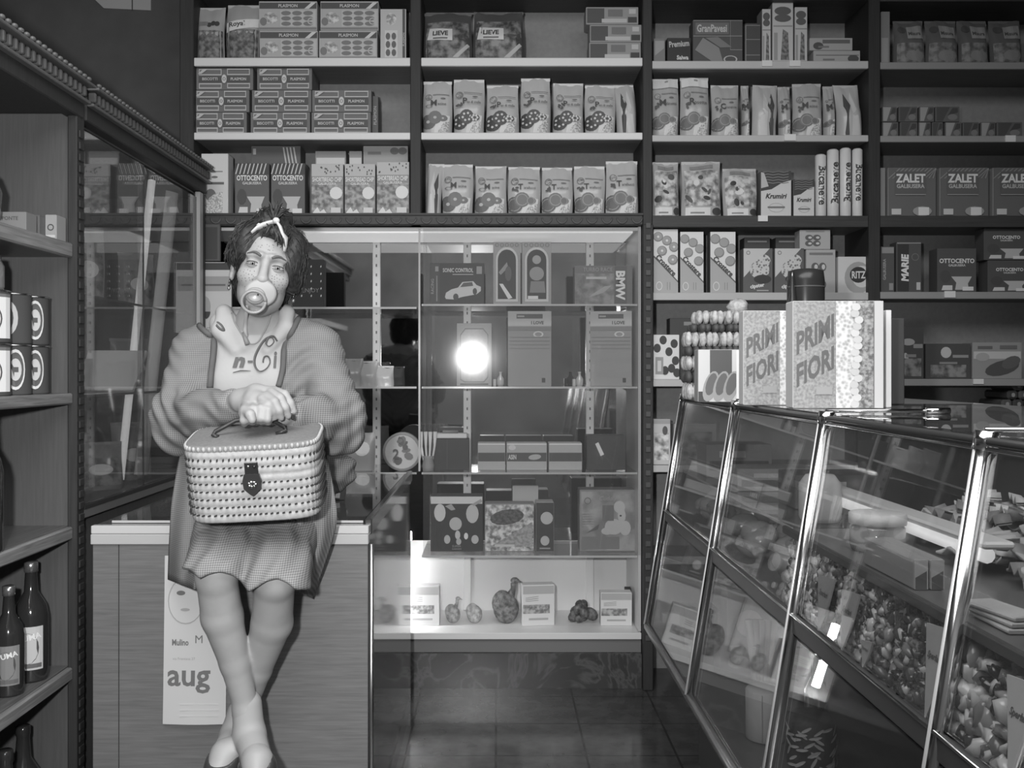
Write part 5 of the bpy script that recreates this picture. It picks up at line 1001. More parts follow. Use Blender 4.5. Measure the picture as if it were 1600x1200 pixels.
# slightly lower candy section
M_pal = [mat('sweet_wrap_%d' % k, [.03, .07, .13, .22, .36, .68][k], .18, spec=.8) for k in range(6)]
bins = [(2.04, 1.75, 24, (2, 5), 'pale mixed wrapped sweets'), (1.74, 1.50, 22, (1, 5), 'grey wrapped sweets'), (1.49, 1.30, 20, (0, 3), 'dark shiny wrapped sweets'), (1.29, 1.08, 18, (2, 6), 'light wrapped sweets'), (1.07, .80, 14, (1, 6), 'large dark and white wrapped sweets')]
for bi, (y1, y0, n, rng, nm) in enumerate(bins):
    rn = random.Random(50+bi); mb = MB(); big = 1+.35*(bi > 2)
    for r in range(int(9/big)):
        for c in range(int(n/big)):
            for q in range(2):
                z_ = .812+.005+r*.0142*big+rn.uniform(-.003, .003); y = y0+.01+(y1-y0-.02)*(c+rn.random()*.7)/int(n/big); x = xf(z_)+.0235+q*.018+rn.uniform(0, .004)
                m = M_pal[min(5, rn.randint(*rng) if rn.random() > .25 else rn.choice([0, 0, 5]))]
                e = rn.uniform(.6, 1.25)*big; mb.blob((x, y, min(z_, .932)), (.008*e, .013*e, .006*e), m, 6, 5, Matrix.Rotation(rn.uniform(0, 3), 3, 'X') @ Matrix.Rotation(rn.uniform(-.5, .5), 3, 'Z'), .3, rn)
    tag(mb.build('wrapped_sweets', None), '%s heaped behind the slanted glass, section %s from far end' % (nm, ordn[bi]), 'sweets', kind='stuff')
    b = MB(); b.box((.72, y0-.003, .807), (.725, y1-.004, .94), G(110)); b.box((.60, y0-.0045, .807), (.72, y0-.0025, .94), glassmat('bin_divider', .15, .9)); b.box((.585, y0, .807), (.718, y1-.006, .8095), G(70))
    tag(b.build('sweet_bin', None), 'open clear bin holding %s in the glass counter' % nm, 'bin')
for i, (y, zt2, zb2, w_, L) in enumerate([(1.76, .915, .816, .085, 118), (1.64, .915, .812, .08, 122), (1.545, .86, .812, .045, 118), (1.32, .940, .811, .075, 135), (1.105, .935, .811, .075, 150), (1.02, .92, .811, .065, 150)]):
    mb = MB(); xo = -.004
    pts = [(y-w_/2, zt2), (y+w_/2, zt2-.008), (y+w_*.25, (zt2+zb2)/2), (y, zb2), (y-w_*.35, (zt2+zb2)/2)]
    vs = [(xf(z_)+.0055, yy, z_) for yy, z_ in pts]+[(xf(z_)+.0085, yy, z_) for yy, z_ in pts]; n = len(pts)
    fs = [tuple(range(n))[::-1], tuple(range(n, 2*n))]+[(k, (k+1) % n, (k+1) % n+n, k+n) for k in range(n)]
    mb.add(vs, fs, G(L)); d2 = Deco(mb, lambda u, v, k: (xf(v)+.0052-k*.0003, u, v)); tv, tf, tw = text2d('Sperlari', .3, .03)
    d2.n += 1; hh = w_*.16; sx = min(hh, w_*.8/tw); mb.add([d2.fn(y-a*sx, (zt2*.65+zb2*.35)+b_*hh, 1) for a, b_ in tv], [f[::-1] for f in tf], G(70))
    tag(mb.build('paper_cone', None), 'pale paper cone among the sweets, %s from the far end' % ordn[i], 'cone', 'paper cones among the sweets')
# far upper part: cellophane bags, boxes
for i, (x, y, w_, h, L, nm) in enumerate([(.70, 3.05, .16, .11, 112, 'lumpy cellophane bread bag at the far end of the glass counter'), (.72, 2.78, .2, .10, 95, 'dim cellophane bag in the far bay of the glass counter'), (.70, 2.45, .22, .12, 108, 'large cellophane bag of rolls beyond the third post'), (.70, 2.2, .2, .11, 100, 'cellophane bag of rolls just beyond the sweets')]):
    rn = random.Random(400+i); mb = MB()
    for q in range(9): mb.blob((rn.uniform(-.4, .4)*w_, rn.uniform(-.06, .06), .03+rn.random()*(h-.05)), (.045, .04, .03), mat('bread_wrap_%d' % L, lin(L)/FAC, .25, spec=.8, bump=.4, nscale=30), 12, 8, Matrix.Rotation(rn.uniform(-.5, .5), 3, 'Y'), .06, rn)
    mb.v = [(v[0], v[1], max(v[2], .001)) for v in mb.v]; place(mb, 'bread_bag', nm, 'bag', x, y, .807, rotz=.1)
for i, (x, y, w_, h, L, nm) in enumerate([(.74, 3.1, .2, .10, 100, 'grey box on the glass shelf at the far end of the counter'), (.76, 2.75, .22, .06, 118, 'flat pale box on the glass shelf in the second bay'), (.80, 2.4, .2, .08, 72, 'dark box on the glass shelf beyond the strip lamp')]):
    mb, dc = carton(w_, h, .14, L); dc.rect(-w_*.45, h*.2, w_*.45, h*.5, G(max(60, L-40))); dc.rect(-w_*.3, h*.6, w_*.1, h*.8, G(150)); place(mb, 'biscuit_box', nm, 'box', x, y, .952)
mb = MB(); mb.lathe([(.045, 0), (.048, .01), (.048, .042), (.042, .048)], (0, 0, 0), mat('jar_glass_pale', .25, .1, spec=1), 20); mb.lathe([(.05, .048), (.05, .066), (.046, .068)], (0, 0, 0), G(165), 20); place(mb, 'glass_jar', 'glass jar with pale lid behind the third pane of the counter', 'jar', .69, 1.80, .952)
mb = MB(); mb.lathe([(.04, 0), (.045, .01), (.045, .08), (.03, .1)], (0, 0, 0), G(150), 16); place(mb, 'paper_tub', 'pale tub just right of the second chrome post in the counter', 'tub', .70, 2.15, .952)
# front right: cup and pale packets
mb = MB(); mb.lathe([(.03, 0), (.036, .05), (.04, .085), (.041, .09)], (0, 0, 0), G(165), 18); d2 = Deco(mb, lambda u, v, k: (math.sin(u/.04-.3)*(.0375+.05*v+k*.0003), -math.cos(u/.04-.3)*(.0375+.05*v+k*.0003), v)); d2.ell(0, .05, .022, .028, G(80), 16); d2.ring(0, .05, .014, .002, G(130), 14); place(mb, 'paper_cup', 'pale cup with a dark oval printed at the right edge of the counter', 'cup', .655, 1.155, .952)
for i in range(3):
    mb, dc = carton(.045, .006, .10, 140, side=G(140)); place(mb, 'small_packet', 'white flat packet, %s of a stack of three by the cup' % ['lowest', 'middle', 'topmost'][i], 'packet', .65, 1.27-.0+i*.004, .952+i*.007, 'flat white packets by the cup', rotz=.1*i)
# lower case
mb = MB(); mb.lathe([(.042, 0), (.045, .004), (.045, .11), (.042, .114)], (0, 0, 0), G(135), 20); d2 = Deco(mb, lambda u, v, k: (math.sin(u/.045)*(.0455+k*.0003), -math.cos(u/.045)*(.0455+k*.0003), v)); d2.rect(-.02, .005, -.018, .11, G(100)); d2.rect(.012, .005, .014, .11, G(100)); place(mb, 'ribbed_canister', 'pale round canister on the floor of the glass counter', 'canister', .615, 2.27, .438)
mb = MB(); rn = random.Random(9)
mb.lathe([(.045, 0), (.05, .01), (.05, .1), (.04, .115)], (0, 0, 0), G(58), 20)
d2 = Deco(mb, lambda u, v, k: (math.sin(u/.05)*(.0506+k*.0001), -math.cos(u/.05)*(.0506+k*.0001), v))
for q in range(46): d2.ell(rn.uniform(-.075, .075), rn.uniform(.01, .1), .013, .0032, G(150), 8, rot=rn.choice([.6, -.6, .2, 1.1]))
place(mb, 'patterned_jar', 'dark jar with pale squiggle pattern on the floor of the glass counter', 'jar', .665, 2.1, .438)
mb = MB(); mb.lathe([(.024, 0), (.026, .01), (.026, .12), (.012, .15), (.011, .19), (.015, .195), (.015, .21)], (0, 0, 0), mat('steel_flask', .7, .15, .9), 16); place(mb, 'steel_flask', 'shiny slim flask standing behind the patterned jar', 'flask', .72, 2.24, .438)
mb = MB()
for q in range(5): mb.tube([((q-2)*.006, 0, 0), ((q-2)*.016, 0, .2)], [.008, .012], G(112), 6)
place(mb, 'spaghetti_bundle', 'fanned pale bundle in the middle of the lower glass counter', 'bundle', .68, 2.55, .438)
for i, (x, y, w_, h, L) in enumerate([(.62, 3.05, .1, .12, 84), (.74, 2.95, .13, .2, 92), (.78, 2.6, .14, .18, 78), (.66, 2.75, .1, .09, 70)]):
    mb, dc = carton(w_, h, .08, L); dc.ell(0, h*.5, w_*.3, h*.2, G(L+35)); place(mb, 'dim_box', 'dim box low in the glass counter, %s' % ['smallest upright one at the far end', 'tall one at the far end', 'tall one in the second bay', 'flat dark one in the second bay'][i], 'box', x, y, .438)
mb = MB(); mb.box((XB+.03, 3.18, .47), (1.19, 3.2, .50), mat('pale_ledge', .35, .4)); mb.build('inner_ledge', dcn)
# ------------------------------------------------------------------ on the counter top
ZG = ZT+.0085
def primi(w_, h, d, full):
    mb, dc = carton(w_, h, d, 130, side=G(155)); W = w_
    dc.rect(-W/2+.001, .001, -W*.02, h-.001, mottle('printed_sandy', 104, 128, 160))
    a = .52; M_t = G(78)
    def slant(s, u0, v0, hh, wd):
        tv, tf, tw = text2d(s, 0, .035); dc.n += 1; sx = wd/tw
        dc.mb.add([dc.fn(u0+(x+tw/2)*sx, v0+y*hh+(x+tw/2)*sx*a, dc.n) for x, y in tv], tf, M_t)
    slant('PRIMI', -W*.46, h*.60, h*.21, W*.42); slant('FIORI', -W*.46, h*.30, h*.22, W*.42)
    dc.rect(-W*.24, h*.13, -W*.06, h*.2, G(125)); dc.rect(-W*.26, h*.12, -W*.06, h*.125, G(95))
    dc.rect(-W*.02, .001, W*.22, h-.001, mottle('printed_blossom', 125, 172, 120, 'voronoi', contrast=.25)); dc.rect(W*.2, .001, W*.40, h-.001, mottle('printed_stems', 80, 135, 130))
    rn = random.Random(4)
    for q in range(16): dc.ell(W*.2+rn.uniform(-.02, .03)*W, h*(.04+.06*q), W*.05, W*.045, G(rn.choice([160, 166, 154])), 9)
    dc.rect(W*.40, .001, W*.498, h-.001, G(158)); return mb
place(primi(138*2.16/F, PZ(470, 2.16)-ZG, .06, 1), 'cereal_box', 'nearer, taller flower-printed box standing on the glass counter', 'box', PX(1309, 2.16), 2.19, ZG, rotz=-.03)
w1 = 118*2.36/F; place(primi(w1, PZ(485, 2.36)-ZG, .05, 0), 'cereal_box', 'farther flower-printed box, partly hidden behind the nearer one', 'box', PX(1222, 2.36), 2.39, ZG, rotz=-.03)
mb = MB(); mb.box((-.006, -.05, 0), (.006, .05, PZ(485, 2.22)-ZG), G(175), .001); place(mb, 'white_board', 'narrow white board edge standing right of the flower-printed boxes', 'board', PX(1386, 2.22), 2.26, ZG)
mb = MB(); mb.box((-.022, -.04, 0), (.022, .04, PZ(497, 2.4)-ZG), G(55), .002); place(mb, 'black_case', 'tall black case behind the white board on the glass counter', 'case', PX(1402, 2.4), 2.45, ZG)
# stacked meringues in cellophane
mg = thing('meringue_stack', 'layered white meringues in a cellophane box on the glass counter', 'sweets', (PX(1112, 2.8), 2.84, ZG))
mb = MB(); rn = random.Random(6); bx, by = PX(1112, 2.8), 2.84
rows_z = [(625, 600, 0), (598, 580, 1), (578, 556, 0), (556, 541, 1), (541, 519, 0), (519, 506, 1), (506, 486, 0)]
for k, (yb, yt, dk) in enumerate(rows_z):
    z0 = PZ(yb, 2.8); z1 = PZ(yt, 2.8); x0 = 1072+max(0, k-4)*8; n = 9-max(0, k-4)
    for q in range(n):
        for s in range(3):
            X0 = PX(x0+(1166-x0)*(q+.5)/n, 2.8); m = G(60) if dk else mat('meringue_white', .5, .7, noise=.35, nscale=90)
            mb.blob((X0+rn.uniform(-.003, .003), 2.8+s*.035+rn.uniform(-.003, .003), (z0+z1)/2), (.011, .017, (z1-z0)*.55), m, 8, 6, None, .1, rn)
mb.v = [(v[0], v[1], max(v[2], ZG+.001)) for v in mb.v]
mb.build('meringues', mg)['kind'] = 'stuff'
mb = MB(); mb.blob((PX(1158, 2.8), 2.84, PZ(478, 2.8)), (.03, .03, .024), mat('meringue_white', .8), 12, 8, None, .1); mb.build('wrapping_knot', mg)
mb = MB(); a, b = PX(1090, 2.6), PX(1156, 2.6); w_ = b-a; h = PZ(546, 2.6)-ZG; mb, dc = carton(w_, h, .05, 155, side=G(120))
dc.rect(-w_*.22, h*.4, w_*.3, h*.99, G(72)); dc.rect(-w_*.49, .001, -w_*.24, h*.2, G(60))
for q in range(3): dc.ell(-w_*.2+q*w_*.24, h*.3, w_*.17, h*.3, G(120), 16, rot=-.3); dc.ell(-w_*.19+q*w_*.24, h*.34, w_*.12, h*.22, G(82), 14, rot=-.3)
dc.rect(w_*.40, .001, w_*.46, h*.98, G(190)); place(mb, 'glassware_box', 'box printed with dark drinking glasses in front of the meringues', 'box', (a+b)/2, 2.62, ZG)
mb = MB(); mb.lathe([(.011, 0), (.012, .1), (.012, .2), (.0085, .25), (.003, .30), (.001, .315)], (0, 0, 0), mat('metal_cone', .30, .18, .9), 14); mb.lathe([(.013, 0), (.013, .001)], (0, 0, 0), G(90), 12); place(mb, 'pointed_metal_bottle', 'slim pointed metal bottle between the two flower-printed boxes', 'bottle', PX(1238, 2.54), 2.54, ZG)
bpy.context.view_layer.update(); ob = bpy.data.objects['pointed_metal_bottle']; ob.scale = (1, 1, (PZ(422, 2.54)-ZG)/.315)
mb = MB(); hh = PZ(421, 2.62)-ZG; mb.lathe([(.046, 0), (.048, .005), (.048, hh-.03), (.045, hh-.005), (.03, hh)], (0, 0, 0), mat('black_canister', .035, .25), 24); mb.lathe([(.0487, hh*.86), (.0487, hh*.87)], (0, 0, 0), G(70), 24); place(mb, 'black_canister', 'tall black canister rising behind the flower-printed boxes', 'canister', PX(1259, 2.62), 2.62, ZG)
print('part4')
# ================================================================== the woman: signed distance surfaces
class SDF:
    def __init__(s, lo, hi, h):
        s.lo = np.array(lo, float); s.h = h; s.n = np.ceil((np.array(hi)-s.lo)/h).astype(int)+1
        s.f = np.full(s.n, .2, np.float32)
    def _sub(s, lo, hi):
        a = np.clip(np.floor((np.array(lo)-s.lo)/s.h).astype(int), 0, s.n-1); b = np.clip(np.ceil((np.array(hi)-s.lo)/s.h).astype(int)+1, 1, s.n)
        if np.any(b <= a): return None
        ax = [s.lo[k]+s.h*np.arange(a[k], b[k]) for k in range(3)]
        return (slice(a[0], b[0]), slice(a[1], b[1]), slice(a[2], b[2])), np.meshgrid(*ax, indexing='ij')
    def apply(s, fn, lo, hi, k=.01, op='add'):
        pad = k+4*s.h; r = s._sub(np.array(lo)-pad, np.array(hi)+pad)
        if r is None: return
        sl, (x, y, z) = r; d = fn(x, y, z).astype(np.float32); f = s.f[sl]
        if op == 'add':
            h = np.clip(.5+.5*(f-d)/k, 0, 1); s.f[sl] = f*(1-h)+d*h-k*h*(1-h)
        elif op == 'sub':
            h = np.clip(.5-.5*(f+d)/k, 0, 1); s.f[sl] = f*(1-h)-d*h+k*h*(1-h)
    def cap(s, a, b, ra, rb=None, k=.01, op='add', sq=None):
        rb = ra if rb is None else rb; a = np.array(a, float); b = np.array(b, float); R_ = max(ra, rb)
        def fn(x, y, z):
            d = b-a; L = max(float(d@d), 1e-12)
            t = np.clip(((x-a[0])*d[0]+(y-a[1])*d[1]+(z-a[2])*d[2])/L, 0, 1)
            dx, dy, dz = x-a[0]-t*d[0], y-a[1]-t*d[1], z-a[2]-t*d[2]
            if sq is not None: dx, dy, dz = dx/sq[0], dy/sq[1], dz/sq[2]
            return (np.sqrt(dx*dx+dy*dy+dz*dz)-(ra+(rb-ra)*t))*(1 if sq is None else min(sq))
        m = R_*(max(sq) if sq else 1)
        s.apply(fn, np.minimum(a, b)-m, np.maximum(a, b)+m, k, op)
    def ell(s, c, r, k=.01, op='add', M=None):
        c = np.array(c, float); r = np.array(r, float); Mi = None if M is None else np.array(M.transposed())
        def fn(x, y, z):
            x, y, z = x-c[0], y-c[1], z-c[2]
            if Mi is not None: x, y, z = (Mi[0, 0]*x+Mi[0, 1]*y+Mi[0, 2]*z, Mi[1, 0]*x+Mi[1, 1]*y+Mi[1, 2]*z, Mi[2, 0]*x+Mi[2, 1]*y+Mi[2, 2]*z)
            k0 = np.sqrt((x/r[0])**2+(y/r[1])**2+(z/r[2])**2); k1 = np.sqrt((x/r[0]**2)**2+(y/r[1]**2)**2+(z/r[2]**2)**2)
            return np.where(k1 > 1e-9, k0*(k0-1)/np.maximum(k1, 1e-9), -r.min())
        m = r.max() if M is not None else r
        s.apply(fn, c-m, c+m, k, op)
    def wrinkle(s, amp, fn):
        ax = [s.lo[k]+s.h*np.arange(s.n[k]) for k in range(3)]; x, y, z = np.meshgrid(*ax, indexing='ij', sparse=True)
        s.f += (amp*fn(x, y, z)).astype(np.float32)*(np.abs(s.f) < .05)
    def mesh(s, name, m, parent, smooth=2):
        f = s.f; ins = f < 0; n = np.array(f.shape)
        cnt = sum(ins[i:n[0]-1+i, j:n[1]-1+j, k:n[2]-1+k].astype(np.int8) for i in (0, 1) for j in (0, 1) for k in (0, 1))
        act = (cnt > 0) & (cnt < 8); idx = np.argwhere(act); vid = np.full(act.shape, -1, np.int64); vid[act] = np.arange(len(idx))
        acc = np.zeros((len(idx), 3)); w_ = np.zeros(len(idx))
        cs = [(i, j, k) for i in (0, 1) for j in (0, 1) for k in (0, 1)]
        for a in cs:
            for ax in range(3):
                if a[ax]: continue
                b = list(a); b[ax] = 1
                fa = f[idx[:, 0]+a[0], idx[:, 1]+a[1], idx[:, 2]+a[2]]; fb = f[idx[:, 0]+b[0], idx[:, 1]+b[1], idx[:, 2]+b[2]]
                c = (fa < 0) != (fb < 0); t = np.where(c, fa/np.where(c, fa-fb, 1), 0)
                p = np.tile(np.array(a, float), (len(idx), 1)); p[:, ax] = t; acc += p*c[:, None]; w_ += c
        V = s.lo+s.h*(idx+acc/w_[:, None]); F_ = []
        for ax in range(3):
            o1, o2 = [(1, 2), (2, 0), (0, 1)][ax]
            lo_ = [slice(1, n[q]-1) for q in range(3)]; lo_[ax] = slice(0, n[ax]-1); hi_ = list(lo_); hi_[ax] = slice(1, n[ax])
            A = ins[tuple(lo_)]; B = ins[tuple(hi_)]; e = np.argwhere(A != B); 
            if not len(e): continue
            flip = A[e[:, 0], e[:, 1], e[:, 2]]; off = np.ones(3, int); off[ax] = 0; e = e+off
            def g(d1, d2): q = e.copy(); q[:, o1] += d1; q[:, o2] += d2; return vid[q[:, 0], q[:, 1], q[:, 2]]
            q = np.stack([g(-1, -1), g(0, -1), g(0, 0), g(-1, 0)], 1); q[~flip] = q[~flip][:, ::-1]; F_.append(q)
        F_ = np.concatenate(F_); F_ = F_[(F_ >= 0).all(1)]
        for _ in range(smooth):
            S = np.zeros_like(V); c = np.zeros(len(V))
            for a, b in ((0, 1), (1, 2), (2, 3), (3, 0)):
                for p, q in ((a, b), (b, a)): np.add.at(S, F_[:, p], V[F_[:, q]]); np.add.at(c, F_[:, p], 1)
            V = V*.45+.55*S/np.maximum(c, 1)[:, None]
        off = np.array(woff(parent)) if parent is not None else 0
        me = bpy.data.meshes.new(name); me.vertices.add(len(V)); me.vertices.foreach_set('co', (V-off).astype(np.float32).ravel())
        me.loops.add(F_.size); me.loops.foreach_set('vertex_index', F_.astype(np.int32).ravel()); me.polygons.add(len(F_))
        me.polygons.foreach_set('loop_start', np.arange(0, F_.size, 4, dtype=np.int32)); me.update(calc_edges=True)
        me.polygons.foreach_set('use_smooth', np.ones(len(F_), bool)); me.materials.append(m); me.update()
        o = bpy.data.objects.new(name, me); COL.objects.link(o); o.parent = parent; return o
def A(p): return np.array(p, float)
pw = thing('person', 'woman in a checked smock and pacifier sitting on the counter, holding a basket', 'person', (-.64, 2.62, ZC+.008))
M_skin = mat('skin', .36, .5, noise=.05, nscale=25); M_skin.node_tree.nodes['Principled BSDF'].inputs['Subsurface Weight'].default_value = .0
M_hair = mat('dark_brown_hair', .035, .45, noise=.5, nscale=120)
M_check = checkmat('fine_checked_cotton', .14, .31, .0046)
M_shirt = mat('white_sweatshirt', .45, .9, bump=.2, nscale=60)
M_trim = mat('dark_piping', .12, .8)
# joints
Hc = A(P(401, 416, 2.38)); Hc[1] += .09          # head centre between the ears
hrot = Matrix.Rotation(math.radians(10.5), 3, 'Y') @ Matrix.Rotation(math.radians(12), 3, 'Z') @ Matrix.Rotation(math.radians(-4), 3, 'X')
def H(x, y, z): return A(Vector(Hc)+hrot @ Vector((x*1.0, y, z)))
neck0 = A(P(398, 505, 2.50)); neck0[1] += .02; 
shL = A(P(312, 556, 2.56)); shR = A(P(490, 551, 2.56)); chest = A(P(402, 590, 2.56)); chest[1] += .02
elL = A(P(278, 655, 2.44)); elR = A(P(527, 656, 2.44)); wrL = A(P(366, 632, 2.27)); wrR = A(P(450, 652, 2.27))
hip = A([-.61, 2.66, 1.0]); 
knL = A(P(337, 893, 2.21)); knR = A(P(430, 900, 2.21)); anL = A(P(386, 1112, 2.30)); anR = A(P(377, 1122, 2.385))
hipL = A([-.70, 2.64, .985]); hipR = A([-.52, 2.64, .985])
# ---- body: one continuous skin surface
S = SDF((-.90, 2.02, .22), (-.26, 2.78, 1.72), .0034)
S.ell(H(0, .01, .035), (.073, .090, .085), .02, M=hrot); S.ell(H(0, -.020, -.035), (.057, .064, .078), .025, M=hrot)
S.ell(H(0, -.030, -.085), (.034, .045, .032), .02, M=hrot); S.ell(H(0, -.074, -.108), (.017, .014, .013), .014)
for sx in (-1, 1):
    S.ell(H(sx*.037, -.056, -.028), (.024, .022, .022), .02); S.cap(H(sx*.012, -.088, .022), H(sx*.042, -.070, .022), .009, .008, .012)
    S.ell(H(sx*.038, -.01, -.068), (.014, .035, .025), .02, M=hrot)
    S.ell(H(sx*.030, -.094, .002), (.017, .011, .010), .008, 'sub'); S.ell(H(sx*.030, -.0725, -.001), (.016, .0115, .0135), .005)
    S.ell(H(sx*.077, .012, -.008), (.009, .018, .030), .006, M=hrot); S.ell(H(sx*.083, .006, -.004), (.005, .010, .018), .003, 'sub', M=hrot); S.ell(H(sx*.077, .004, -.032), (.006, .008, .010), .005)
    S.ell(H(sx*.014, -.091, -.040), (.009, .011, .008), .007)
S.cap(H(0, -.080, .012), H(0, -.100, -.034), .0080, .0125, .010); S.ell(H(0, -.105, -.037), (.012, .009, .009), .008)
S.cap(H(-.018, -.083, -.066), H(.018, -.083, -.066), .0055, .0055, .006); S.cap(H(-.016, -.083, -.076), H(.016, -.083, -.076), .0065, .0065, .005)
S.cap(H(0, .025, -.06), neck0+[0, .02, -.03], .043, .047, .02); S.cap(neck0+[0, .02, -.01], chest+[0, .0, .0], .06, .10, .03)
S.cap(shL, shR, .058, .058, .04); S.ell(chest, (.150, .095, .16), .03); S.ell((chest+hip)/2, (.135, .095, .16), .04); S.ell(hip, (.165, .115, .10), .04)
for a, b, c in ((shL, elL, wrL), (shR, elR, wrR)): S.cap(a, b, .045, .038, .02); S.cap(b, c, .038, .025, .015)
for hp, kn, an, foot in ((hipL, knL, anL, None), (hipR, knR, anR, None)):
    S.cap(hp+[0, -.03, -.01], kn+[0, .03, .0], .064, .042, .02)
    S.ell(kn+[0, .0, -.008], (.046, .043, .048), .02)
    ox = -.012 if kn is knL else .016; kl = .009
    calf = kn*.68+an*.32+[ox, .012, 0]; low = kn*.35+an*.65+[ox*.5, .010, 0]
    S.cap(kn, calf, .044, .0465, kl); S.cap(calf, low, .0465, .034, kl); S.cap(low, an, .034, .027, kl)
    pass
toL = A(P(402, 1190, 2.20)); toR = A(P(352, 1180, 2.28))
S.cap(anL, anL+[.006, -.005, -.055], .031, .033, .02); S.cap(anL+[.006, -.0, -.055], toL, .033, .030, .02); S.cap(toL, toL+[.004, -.045, -.05], .031, .024, .02)
S.cap(anR, anR+[-.012, -.01, -.04], .031, .032, .02); S.cap(anR+[-.012, -.01, -.04], toR, .032, .030, .02); S.cap(toR, toR+[-.015, -.05, -.045], .031, .024, .02)
# hand on top (her right hand, palm down, fingers curling over to the right)
def Q(px, py, Y): return A(P(px, py, Y))
def chain(pts, rs, k=.0035):
    for i in range(len(pts)-1): S.cap(pts[i], pts[i+1], rs[i], rs[i+1], k)
S.cap(wrL, Q(376, 624, 2.245), .025, .024, .012, sq=(1, 1, .85))
S.cap(Q(376, 624, 2.245), Q(400, 616, 2.225), .0235, .0225, .012); S.cap(Q(378, 630, 2.23), Q(398, 630, 2.195), .022, .019, .012); S.cap(Q(400, 614, 2.225), Q(424, 613, 2.215), .020, .014, .01); S.cap(Q(396, 622, 2.205), Q(414, 624, 2.185), .019, .014, .01)
chain([Q(428, 611, 2.222), Q(445, 616, 2.208), Q(454, 630, 2.203), Q(459, 643, 2.206)], [.0115, .0098, .0088, .0078])
chain([Q(424, 614, 2.205), Q(438, 622, 2.188), Q(446, 637, 2.184), Q(450, 650, 2.192)], [.0118, .0100, .0092, .0080])
chain([Q(417, 619, 2.190), Q(429, 628, 2.171), Q(436, 642, 2.168), Q(439, 653, 2.177)], [.0115, .0098, .0090, .0078])
chain([Q(409, 624, 2.178), Q(420, 632, 2.160), Q(426, 643, 2.157), Q(428, 653, 2.166)], [.0108, .0090, .0082, .0072])
# hand below (her left hand, fist round the handle, fingers towards the lens)
S.cap(wrR, Q(440, 648, 2.235), .025, .023, .012); S.cap(Q(440, 646, 2.235), Q(404, 643, 2.215), .024, .024, .012); S.cap(Q(404, 643, 2.215), Q(386, 646, 2.205), .023, .019, .01)
for x0, dy, r in ((382, 2, .0098), (395, -1, .0104), (408, -2, .0104), (419, 0, .0094)):
    chain([Q(x0+2, 636+dy, 2.185), Q(x0, 641+dy, 2.150), Q(x0-1, 655+dy, 2.146), Q(x0, 660+dy, 2.165)], [r*1.08, r, r*.92, r*.85], .003)
chain([Q(386, 634, 2.20), Q(383, 641, 2.155), Q(391, 648, 2.130), Q(394, 656, 2.128)], [.013, .0115, .0108, .0092], .003)
body = S.mesh('body', M_skin, pw, 2)
# nails
# ---- hair
def bvh(o):
    dg = bpy.context.evaluated_depsgraph_get(); off = woff(o.parent)
    return BVHTree.FromPolygons([v.co+off for v in o.data.vertices], [tuple(p.vertices) for p in o.data.polygons])
BT = bvh(body); CAMP = Vector((0, 0, CH))
def hitp(T, px, py):
    d = (P(px, py, 1)-CAMP).normalized(); r = T.ray_cast(CAMP, d); return (r[0], r[1]) if r[0] is not None else (None, None)
S = SDF((-.86, 2.22, 1.38), (-.42, 2.72, 1.74), .0034)
S.ell(H(0, .022, .045), (.088, .094, .089), .02, M=hrot); S.ell(H(0, .055, -.01), (.080, .062, .085), .03, M=hrot)
S.ell(H(-.058, -.012, .050), (.030, .052, .055), .03, M=hrot); S.ell(H(.062, -.010, .035), (.030, .050, .070), .03, M=hrot); S.ell(H(.078, .01, -.005), (.020, .040, .040), .02, M=hrot); S.ell(H(-.078, .018, .018), (.020, .035, .034), .02, M=hrot)
S.ell(H(-.005, .0, .128), (.040, .04, .026), .02, M=hrot); S.ell(H(.02, -.01, .138), (.022, .022, .016), .02, M=hrot)
S.ell(H(.012, -.068, .082), (.030, .020, .020), .02, M=hrot)
# opening for the face
S.ell(H(-.006, -.115, -.012), (.0585, .075, .098), .012, 'sub', M=hrot); S.ell(H(0, -.075, -.08), (.075, .085, .075), .012, 'sub', M=hrot); S.ell(H(-.084, .008, -.016), (.018, .024, .030), .01, 'sub', M=hrot)
S.ell(H(0, .0, -.13), (.11, .11, .06), .02, 'sub', M=hrot)
hair = S.mesh('hair', M_hair, pw, 1); HT = bvh(hair)
mb = MB(); rn = random.Random(21)
hv = [v.co+woff(pw) for v in hair.data.vertices]; hn = [v.normal.copy() for v in hair.data.vertices]
cr = Vector(H(0, .02, .13))
for q in range(900):
    i = rn.randrange(len(hv)); p = hv[i]; n_ = hn[i]
    if (p-Vector(Hc)).dot(n_) < 0: continue
    away = (p-cr); t = (away-n_*away.dot(n_)); 
    if t.length < .004: t = Vector((rn.uniform(-1, 1), rn.uniform(-1, 1), 0))
    t.normalize(); t = (t+n_*rn.uniform(.0, .25)+Vector((rn.uniform(-.3, .3), rn.uniform(-.3, .3), rn.uniform(-.3, .1)))).normalized(); L_ = rn.uniform(.02, .045)
    mb.tube([p-t*L_*.4+n_*.0005, p+n_*.003, p+t*L_*.5+n_*.0015], [.0014, .0013, .0003], M_hair, 4, caps=False)
for q in range(46):         # tuft gathered above the ribbon
    a = rn.uniform(-2.6, 1.2); e = rn.uniform(.02, .05); b0 = Vector(H(.0, -.05, .118))
    d = Vector((math.cos(a)*.8, rn.uniform(-.2, .6), abs(math.sin(a))*.5+.12)).normalized()
    mb.tube([b0, b0+d*e*.6+Vector((0, 0, .008)), b0+d*e], [.004, .003, .0005], M_hair, 5, caps=False)
